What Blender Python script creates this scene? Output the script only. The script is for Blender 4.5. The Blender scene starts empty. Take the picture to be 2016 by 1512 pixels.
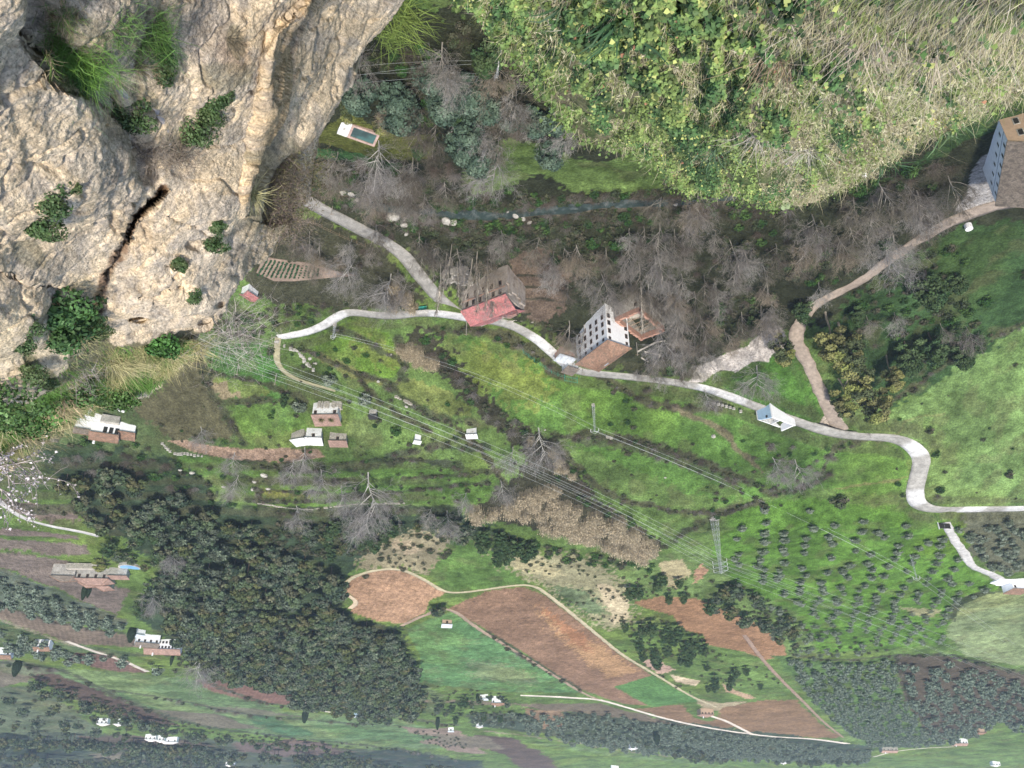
import bpy, math, random
import numpy as np
from mathutils import Matrix, Vector
random.seed(7); RNG = np.random.default_rng(7)
S = bpy.context.scene
COL = S.collection
# ------------------------------------------------------------------ camera (the photo was taken upside down)
CZ = 150.0; F = 1530.0; TH = math.radians(28.65)
cd = bpy.data.cameras.new('camera'); cam = bpy.data.objects.new('camera', cd); COL.objects.link(cam)
cd.sensor_width = 36; cd.lens = F/2016*36; cd.clip_start = 0.05; cd.clip_end = 30000
Fw = np.array([0, math.cos(TH), -math.sin(TH)]); Up = np.array([0, math.sin(TH), math.cos(TH)]); Rt = np.array([1., 0, 0])
M = Matrix.Identity(4)
for i in range(3):
    M[i][0] = -Rt[i]; M[i][1] = -Up[i]; M[i][2] = -Fw[i]
M[2][3] = CZ
cam.matrix_world = M; S.camera = cam
S.render.resolution_x = 1024; S.render.resolution_y = 768
# ------------------------------------------------------------------ light
SUN_EL = math.radians(60); SUN_AZ = math.radians(186)     # compass-like: x = sin, y = cos ; behind camera and to its left
W = bpy.data.worlds.new('World'); S.world = W; W.use_nodes = True
nt = W.node_tree; bg = nt.nodes['Background']; sk = nt.nodes.new('ShaderNodeTexSky')
sk.sky_type = 'NISHITA'; sk.sun_disc = False; sk.sun_elevation = SUN_EL; sk.sun_rotation = SUN_AZ
sk.air_density = 1.0; sk.dust_density = 3.0; sk.ozone_density = 1.0; sk.altitude = 700
nt.links.new(sk.outputs[0], bg.inputs[0]); bg.inputs[1].default_value = 0.13
ld = bpy.data.lights.new('sun', 'SUN'); ld.energy = 3.4; ld.angle = math.radians(5.0); ld.color = (1, 0.93, 0.82)
sun = bpy.data.objects.new('sun', ld); COL.objects.link(sun)
sd = Vector((math.sin(SUN_AZ)*math.cos(SUN_EL), math.cos(SUN_AZ)*math.cos(SUN_EL), math.sin(SUN_EL)))
sun.rotation_euler = sd.to_track_quat('Z', 'Y').to_euler(); sun.location = (0, 0, 400)
S.view_settings.view_transform = 'Standard'; S.view_settings.look = 'None'; S.view_settings.gamma = 1
S.view_settings.exposure = 0.97
S.render.engine = 'CYCLES'
S.cycles.max_bounces = 6; S.cycles.volume_bounces = 1; S.cycles.transparent_max_bounces = 8

# ------------------------------------------------------------------ numpy noise
def _h(ix, iy, iz=0):
    n = (ix*374761393 + iy*668265263 + iz*2147483647 + iz*97531) & 0xffffffff
    n = ((n ^ (n >> 13))*1274126177) & 0xffffffff
    n = ((n ^ (n >> 16))*2246822519) & 0xffffffff
    return ((n ^ (n >> 15)) & 0xffff)/65535.0
def noise2(x, y):
    x = np.asarray(x, float); y = np.asarray(y, float)
    ix = np.floor(x).astype(np.int64); iy = np.floor(y).astype(np.int64); fx = x-ix; fy = y-iy
    fx = fx*fx*(3-2*fx); fy = fy*fy*(3-2*fy)
    a = _h(ix, iy); b = _h(ix+1, iy); c = _h(ix, iy+1); d = _h(ix+1, iy+1)
    return (a*(1-fx)+b*fx)*(1-fy)+(c*(1-fx)+d*fx)*fy
def fbm(x, y, o=4, g=0.5):
    s = 0; a = 1; t = 0
    for k in range(o):
        s = s+a*noise2(x*2**k+17.3*k, y*2**k-9.1*k); t += a; a *= g
    return s/t
def noise3(x, y, z):
    ix = np.floor(x).astype(np.int64); iy = np.floor(y).astype(np.int64); iz = np.floor(z).astype(np.int64)
    fx = x-ix; fy = y-iy; fz = z-iz
    fx = fx*fx*(3-2*fx); fy = fy*fy*(3-2*fy); fz = fz*fz*(3-2*fz); r = 0
    for dx in (0, 1):
        for dy in (0, 1):
            for dz in (0, 1):
                r = r+_h(ix+dx, iy+dy, iz+dz)*(fx if dx else 1-fx)*(fy if dy else 1-fy)*(fz if dz else 1-fz)
    return r
def fbm3(p, s, o=4, g=0.5):
    r = 0; a = 1; t = 0
    for k in range(o):
        q = p*(s*2**k)+k*11.7; r = r+a*noise3(q[..., 0], q[..., 1], q[..., 2]); t += a; a *= g
    return r/t
def sst(a, b, x):
    t = np.clip((x-a)/(b-a), 0, 1); return t*t*(3-2*t)
# ------------------------------------------------------------------ photo pixel -> ray -> place
def rays(u, v):
    u = np.asarray(u, float); v = np.asarray(v, float)
    d = Fw*F + Rt*(1008-u)[..., None] + Up*(v-756)[..., None]
    return d/np.linalg.norm(d, axis=-1, keepdims=True)
def at_z(u, v, z):
    d = rays(u, v); t = (z-CZ)/d[..., 2]
    return d*t[..., None]+np.array([0, 0, CZ])
def at_d(u, v, D):
    return rays(u, v)*np.asarray(D, float)[..., None]+np.array([0, 0, CZ])
def seg_dist(x, y, P):
    best = np.full(np.shape(x), 1e9)
    for a, b in zip(P[:-1], P[1:]):
        a = np.asarray(a, float); b = np.asarray(b, float); e = b-a; L = max((e**2).sum(), 1e-9)
        t = np.clip(((x-a[0])*e[0]+(y-a[1])*e[1])/L, 0, 1)
        best = np.minimum(best, np.hypot(x-a[0]-t*e[0], y-a[1]-t*e[1]))
    return best
RIV_PX = [(520, 330), (600, 345), (650, 362), (705, 388), (745, 412), (830, 420), (900, 424), (980, 428), (1060, 420), (1130, 415), (1210, 406), (1300, 404), (1400, 398), (1500, 385), (1560, 372)]
RIV = [tuple(p[:2]) for p in at_z([p[0] for p in RIV_PX], [p[1] for p in RIV_PX], 0.0)]
YP = [-600, -9, -7, -2, 14, 40, 80, 110, 140, 165, 185, 215, 240, 262, 300, 400, 600, 900, 1500, 2600, 4200, 9000]
ZP = [145.6, 145.4, 138, 60, 34, 26, 22, 17, 10, 3, 4, 10, 22, 35, 50, 61, 76, 90, 104, 170, 330, 700]
def ground(x, y):
    x = np.asarray(x, float); y = np.asarray(y, float)
    g = np.interp(y, YP, ZP)
    far = sst(60, 260, y)
    n = (fbm(x/90+3, y/90, 3)-0.5)*2
    g = g+n*4*far*(1+sst(500, 900, y)*1.0)
    hh = (fbm(x/420+9, y/300+2, 4)-0.45)
    g = g+hh*120*sst(1000, 2600, y)+ (fbm(x/900+1, y/700+5, 4)-0.5)*260*sst(2200, 4500, y)
    # terraces on the slope towards the photo's left
    tt = g/3.2; st = np.floor(tt)+sst(0.55, 1.0, tt-np.floor(tt)); m = sst(255, 275, y)*sst(420, 330, y)*sst(10, 45, x)
    g = g+(st*3.2-g)*m*0.8
    inr = (y > 90) & (y < 260)
    d = np.full(np.shape(x), 99.)
    if np.any(inr): d = np.where(inr, seg_dist(x, y, RIV), 99.)
    k = sst(0, 34, d); g = np.where(inr, g*k+0.0*(1-k)-1.6*np.exp(-(d/4.5)**2), g)
    return g
def on_ground(u, v):
    u = np.atleast_1d(np.asarray(u, float)); v = np.atleast_1d(np.asarray(v, float))
    d = rays(u, v); t = np.full(u.shape, 60.); done = np.zeros(u.shape, bool); lo = t.copy()
    hi = t.copy()
    while not done.all() and t.min() < 15000:
        nt_ = t*1.02+0.3
        p = d*nt_[..., None]; below = (p[..., 2]+CZ) < ground(p[..., 0], p[..., 1])
        new = below & ~done; lo[new] = t[new]; hi[new] = nt_[new]; done |= below
        t = np.where(done, t, nt_)
        if t[~done].size == 0 or t[~done].min() > 14000: break
    hi[~done] = 14000; lo[~done] = 13999
    for _ in range(14):
        m = (lo+hi)/2; p = d*m[..., None]; b = (p[..., 2]+CZ) < ground(p[..., 0], p[..., 1])
        hi = np.where(b, m, hi); lo = np.where(b, lo, m)
    p = d*hi[..., None]; p[..., 2] += CZ
    return p
def gp(u, v):
    p = on_ground(u, v)[0]; return Vector((p[0], p[1], float(ground(p[0], p[1]))))
def inpoly(x, y, P):
    x = np.asarray(x, float); y = np.asarray(y, float); r = np.zeros(x.shape, bool); n = len(P)
    for i in range(n):
        x1, y1 = P[i]; x2, y2 = P[(i+1) % n]
        if y1 == y2: continue
        c = ((y1 > y) != (y2 > y)) & (x < (x2-x1)*(y-y1)/(y2-y1)+x1)
        r ^= c
    return r
def wpoly(P):
    Q = []
    for (a, b), (c, d) in zip(P, P[1:]+P[:1]):
        n = max(1, int(math.hypot(c-a, d-b)/60))
        for k in range(n): Q.append((a+(c-a)*k/n, b+(d-b)*k/n))
    p = on_ground([q[0] for q in Q], [q[1] for q in Q]); return [(a, b) for a, b in p[:, :2]]
def cam_px(p):
    q = np.asarray(p, float)-np.array([0, 0, CZ]); w = q@Fw
    return 1008-(q@Rt)/w*F, 756+(q@Up)/w*F
def catmull(P, k=8):
    P = [np.array(p, float) for p in P]; P = [2*P[0]-P[1]]+P+[2*P[-1]-P[-2]]; R = []
    for i in range(1, len(P)-2):
        for j in range(k):
            t = j/k; R.append(0.5*((2*P[i])+(-P[i-1]+P[i+1])*t+(2*P[i-1]-5*P[i]+4*P[i+1]-P[i+2])*t*t+(-P[i-1]+3*P[i]-3*P[i+1]+P[i+2])*t**3))
    R.append(P[-2]); return np.array(R)

# ------------------------------------------------------------------ materials
def mat(name, col=(0.5, 0.5, 0.5), rough=0.9, attr=False, scales=((2.0, 0.5),), bump=0.0, bscale=6.0, bdist=0.1, metal=0.0, tint=None, spec=0.25):
    m = bpy.data.materials.new(name); m.use_nodes = True; n = m.node_tree; b = n.nodes['Principled BSDF']
    b.inputs['Roughness'].default_value = rough; b.inputs['Metallic'].default_value = metal; b.inputs['Specular IOR Level'].default_value = spec
    tc = n.nodes.new('ShaderNodeTexCoord')
    if attr:
        a = n.nodes.new('ShaderNodeAttribute'); a.attribute_name = 'Col'; c = a.outputs['Color']
    else:
        a = n.nodes.new('ShaderNodeRGB'); a.outputs[0].default_value = (*col, 1); c = a.outputs[0]
    for sc, st in scales:
        t = n.nodes.new('ShaderNodeTexNoise'); t.inputs['Scale'].default_value = sc; t.inputs['Detail'].default_value = 5; t.inputs['Roughness'].default_value = 0.6
        n.links.new(tc.outputs['Object'], t.inputs['Vector'])
        r = n.nodes.new('ShaderNodeMapRange'); r.inputs['From Min'].default_value = 0.3; r.inputs['From Max'].default_value = 0.7
        r.inputs['To Min'].default_value = 1-st; r.inputs['To Max'].default_value = 1+st
        n.links.new(t.outputs['Fac'], r.inputs['Value'])
        mx = n.nodes.new('ShaderNodeVectorMath'); mx.operation = 'SCALE'
        n.links.new(c, mx.inputs[0]); n.links.new(r.outputs[0], mx.inputs['Scale']); c = mx.outputs[0]
    if tint:   # second real colour mixed in by noise: (colour, scale, threshold)
        t = n.nodes.new('ShaderNodeTexNoise'); t.inputs['Scale'].default_value = tint[1]; t.inputs['Detail'].default_value = 4
        n.links.new(tc.outputs['Object'], t.inputs['Vector'])
        r = n.nodes.new('ShaderNodeMapRange'); r.inputs['From Min'].default_value = tint[2]; r.inputs['From Max'].default_value = tint[2]+0.1
        n.links.new(t.outputs['Fac'], r.inputs['Value'])
        mx = n.nodes.new('ShaderNodeMix'); mx.data_type = 'RGBA'; n.links.new(r.outputs[0], mx.inputs['Factor']); n.links.new(c, mx.inputs['A'])
        mx.inputs['B'].default_value = (*tint[0], 1); c = mx.outputs['Result']
    n.links.new(c, b.inputs['Base Color'])
    if bump:
        t = n.nodes.new('ShaderNodeTexNoise'); t.inputs['Scale'].default_value = bscale; t.inputs['Detail'].default_value = 6; t.inputs['Roughness'].default_value = 0.65
        n.links.new(tc.outputs['Object'], t.inputs['Vector'])
        bp = n.nodes.new('ShaderNodeBump'); bp.inputs['Strength'].default_value = bump; bp.inputs['Distance'].default_value = bdist
        n.links.new(t.outputs['Fac'], bp.inputs['Height']); n.links.new(bp.outputs[0], b.inputs['Normal'])
    return m
MT = {}
MT['ground'] = mat('ground_cover', attr=True, scales=((0.05, 0.25), (0.35, 0.35), (1.5, 0.45), (5, 0.3)), bump=1.0, bscale=1.3, bdist=1.0, spec=0.05)
MT['rock'] = mat('conglomerate_rock', attr=True, scales=((0.5, 0.15), (3.0, 0.2), (14.0, 0.38)), bump=1.0, bscale=13.0, bdist=0.08, spec=0.1)
MT['leaf'] = mat('leaf', attr=True, scales=((0.6, 0.2),), rough=0.6, spec=0.3)
MT['foliage'] = mat('foliage', attr=True, scales=((0.8, 0.2),), rough=0.75, spec=0.12)
MT['twig'] = mat('twig', attr=True, scales=((1.0, 0.2),), rough=0.9, spec=0.1)
MT['bark'] = mat('bark', (0.17, 0.14, 0.11), scales=((3, 0.35),), bump=0.5)
MT['greybark'] = mat('grey_bark', (0.33, 0.30, 0.26), scales=((3, 0.3),), bump=0.5)
MT['white'] = mat('lime_white', (0.80, 0.80, 0.80), scales=((0.25, 0.06), (1.6, 0.07)), bump=0.2, bscale=3, bdist=0.05)
MT['oldwhite'] = mat('weathered_white', (0.62, 0.62, 0.60), scales=((0.3, 0.15), (2.0, 0.2)), tint=((0.35, 0.33, 0.29), 0.8, 0.56), bump=0.3)
MT['greywall'] = mat('grey_plaster', (0.33, 0.29, 0.255), scales=((0.25, 0.2), (1.2, 0.25)), tint=((0.22, 0.18, 0.15), 0.6, 0.55), bump=0.4)
MT['beige'] = mat('beige_plaster', (0.42, 0.30, 0.21), scales=((0.3, 0.12), (2, 0.1)))
MT['stone'] = mat('rubble_stone', (0.36, 0.33, 0.28), scales=((0.7, 0.3), (2.5, 0.4)), bump=1, bscale=2.5, bdist=0.25)
MT['palestone'] = mat('pale_rubble', (0.37, 0.35, 0.31), scales=((0.7, 0.3), (2.5, 0.35)), bump=1, bscale=2.5, bdist=0.25)
MT['brick'] = mat('red_brick', (0.38, 0.22, 0.16), scales=((0.8, 0.2), (4, 0.3)), bump=0.4)
MT['dark'] = mat('dark_opening', (0.03, 0.028, 0.026), scales=((1, 0.3),), rough=0.4)
MT['frame'] = mat('window_frame', (0.16, 0.09, 0.06), scales=((1, 0.2),))
def tiles(name, col, col2, rot=0, scale=2.2):
    m = mat(name, col, scales=((0.5, 0.25), (2.5, 0.35)), tint=(col2, 0.9, 0.52), rough=0.95, spec=0.05)
    n = m.node_tree; w = n.nodes.new('ShaderNodeTexWave'); w.inputs['Scale'].default_value = scale; w.inputs['Distortion'].default_value = 0.6
    w.bands_direction = 'X'
    tc = n.nodes.new('ShaderNodeTexCoord'); n.links.new(tc.outputs['Object'], w.inputs['Vector'])
    bp = n.nodes.new('ShaderNodeBump'); bp.inputs['Distance'].default_value = 0.15; bp.inputs['Strength'].default_value = 1
    n.links.new(w.outputs['Fac'], bp.inputs['Height']); n.links.new(bp.outputs[0], n.nodes['Principled BSDF'].inputs['Normal']); return m
MT['tile'] = tiles('clay_tiles', (0.42, 0.26, 0.18), (0.30, 0.21, 0.15))
MT['greytile'] = tiles('old_roof_tiles', (0.30, 0.25, 0.20), (0.20, 0.17, 0.14))
MT['redroof'] = tiles('faded_red_roof', (0.50, 0.20, 0.19), (0.36, 0.20, 0.18), scale=1.2)
MT['pinktile'] = tiles('pink_tiles', (0.5, 0.33, 0.26), (0.4, 0.27, 0.22))
MT['tin'] = mat('corrugated_metal', (0.55, 0.58, 0.60), rough=0.5, metal=0.2, scales=((0.8, 0.2),), bump=0.4, bscale=4)
MT['steel'] = mat('galvanised_steel', (0.38, 0.40, 0.41), rough=0.55, scales=((1, 0.1),))
MT['cable'] = mat('aluminium_cable', (0.42, 0.45, 0.44), rough=0.5, scales=((0.2, 0.1),))
MT['concrete'] = mat('concrete_road', attr=True, scales=((0.12, 0.2), (0.6, 0.28), (3, 0.2)), bump=0.4, bscale=3, bdist=0.05, spec=0.1)
MT['dirt'] = mat('dirt', attr=True, scales=((0.15, 0.2), (0.9, 0.25)), bump=0.6, bscale=1.5, bdist=0.2, spec=0.05)
MT['wood'] = mat('weathered_wood', (0.26, 0.19, 0.13), scales=((2, 0.3),))
MT['green'] = mat('green_paint', (0.05, 0.30, 0.20), scales=((1, 0.15),), rough=0.6)
MT['terracotta'] = mat('terracotta_edge', (0.38, 0.27, 0.23), scales=((0.8, 0.25), (3, 0.2)))
MT['pool'] = mat('pool_water', (0.045, 0.075, 0.07), rough=0.35, scales=((0.4, 0.4),), tint=((0.06, 0.13, 0.12), 0.35, 0.5), spec=0.3)
MT['blue'] = mat('blue_pool_water', (0.16, 0.34, 0.55), rough=0.2, scales=((0.4, 0.1),))
MT['river'] = mat('river_water', (0.028, 0.042, 0.038), rough=0.5, scales=((0.3, 0.4),), bump=0.3, bscale=1.2, bdist=0.1, tint=((0.07, 0.085, 0.08), 0.6, 0.55), spec=0.2)
MT['cardboard'] = mat('cardboard', (0.62, 0.52, 0.45), scales=((3, 0.15),))
MT['red'] = mat('red_print', (0.6, 0.03, 0.04), scales=((6, 0.1),))
MT['bluegrey'] = mat('blue_grey_wall', (0.36, 0.50, 0.62), scales=((0.6, 0.12), (2, 0.1)))  # plain blue-grey wall colour

# ------------------------------------------------------------------ object helpers
def tag(o, label=None, cat=None, group=None, kind=None):
    if label: o['label'] = label
    if cat: o['category'] = cat
    if group: o['group'] = group
    if kind: o['kind'] = kind
    return o
def mesh(name, V, Fs, m=None, col=None, smooth=False, mats=None, midx=None):
    me = bpy.data.meshes.new(name); V = np.asarray(V, np.float32); 
    if isinstance(Fs, np.ndarray):
        n, k = Fs.shape; me.vertices.add(len(V)); me.loops.add(n*k); me.polygons.add(n)
        me.vertices.foreach_set('co', V.ravel()); me.loops.foreach_set('vertex_index', Fs.astype(np.int32).ravel())
        me.polygons.foreach_set('loop_start', np.arange(0, n*k, k, dtype=np.int32)); me.polygons.foreach_set('loop_total', np.full(n, k, np.int32))
    else: me.from_pydata([tuple(map(float, v)) for v in V], [], Fs)
    if mats:
        for q in mats: me.materials.append(q)
        if midx is not None: me.polygons.foreach_set('material_index', np.asarray(midx, np.int32))
    elif m: me.materials.append(m)
    if smooth: me.polygons.foreach_set('use_smooth', np.ones(len(me.polygons), bool))
    me.update(calc_edges=True)
    if col is not None:
        c = np.ones((len(V), 4), np.float32); c[:, :3] = np.clip(np.asarray(col), 0, 1)
        a = me.color_attributes.new('Col', 'FLOAT_COLOR', 'POINT'); a.data.foreach_set('color', c.ravel())
    return me
def obj(name, me, parent=None, loc=None, rz=None, sc=None):
    o = bpy.data.objects.new(name, me); COL.objects.link(o)
    if parent: o.parent = parent
    if loc is not None: o.location = loc
    if rz is not None: o.rotation_euler = (0, 0, rz)
    if sc is not None: o.scale = (sc, sc, sc) if np.isscalar(sc) else sc
    return o
def empty(name, loc, rz=0, label=None, cat=None, group=None):
    o = bpy.data.objects.new(name, None); COL.objects.link(o); o.location = loc; o.rotation_euler = (0, 0, rz); o.empty_display_size = 0.5
    return tag(o, label, cat, group)
class MB:
    def __init__(s): s.v = []; s.f = []
    def add(s, V, Fs):
        k = len(s.v); s.v += [tuple(map(float, p)) for p in V]; s.f += [tuple(i+k for i in f) for f in Fs]; return s
    def box(s, x0, x1, y0, y1, z0, z1):
        return s.add([(x0, y0, z0), (x1, y0, z0), (x1, y1, z0), (x0, y1, z0), (x0, y0, z1), (x1, y0, z1), (x1, y1, z1), (x0, y1, z1)],
                     [(0, 3, 2, 1), (4, 5, 6, 7), (0, 1, 5, 4), (1, 2, 6, 5), (2, 3, 7, 6), (3, 0, 4, 7)])
    def prism(s, P, z0, z1):
        n = len(P); zz = z1 if hasattr(z1, '__len__') else [z1]*n
        return s.add([(x, y, z0) for x, y in P]+[(P[i][0], P[i][1], zz[i]) for i in range(n)],
                     [tuple(range(n-1, -1, -1)), tuple(range(n, 2*n))]+[(i, (i+1) % n, n+(i+1) % n, n+i) for i in range(n)])
    def bar(s, a, b, r, r2=None, n=5):
        a = Vector(a); b = Vector(b); r2 = r if r2 is None else r2; d = b-a
        if d.length < 1e-6: return s
        q = d.to_track_quat('Z', 'Y'); V = []
        for p, rr in ((a, r), (b, r2)):
            for i in range(n): V.append(p+q@Vector((rr*math.cos(2*math.pi*i/n), rr*math.sin(2*math.pi*i/n), 0)))
        return s.add(V, [(i, (i+1) % n, n+(i+1) % n, n+i) for i in range(n)]+[tuple(range(n-1, -1, -1)), tuple(range(n, 2*n))])
    def me(s, name, m, col=None):
        c = None if col is None else np.tile(np.array(col), (len(s.v), 1)); return mesh(name, s.v, s.f, m, c)
    def obj(s, name, m, parent=None, col=None): return obj(name, s.me(name, m, col), parent)
def copy_thing(o, loc, rz=0, sc=1.0):
    c = o.copy(); COL.objects.link(c); c.location = loc; c.rotation_euler = (0, 0, rz); c.scale = (sc, sc, sc) if np.isscalar(sc) else sc
    for ch in o.children:
        d = ch.copy(); COL.objects.link(d); d.parent = c; d.matrix_parent_inverse = ch.matrix_parent_inverse.copy()
    return c
# ================================================================== SETTING: ground with its fields
BASE = (0.085, 0.135, 0.035)
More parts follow.
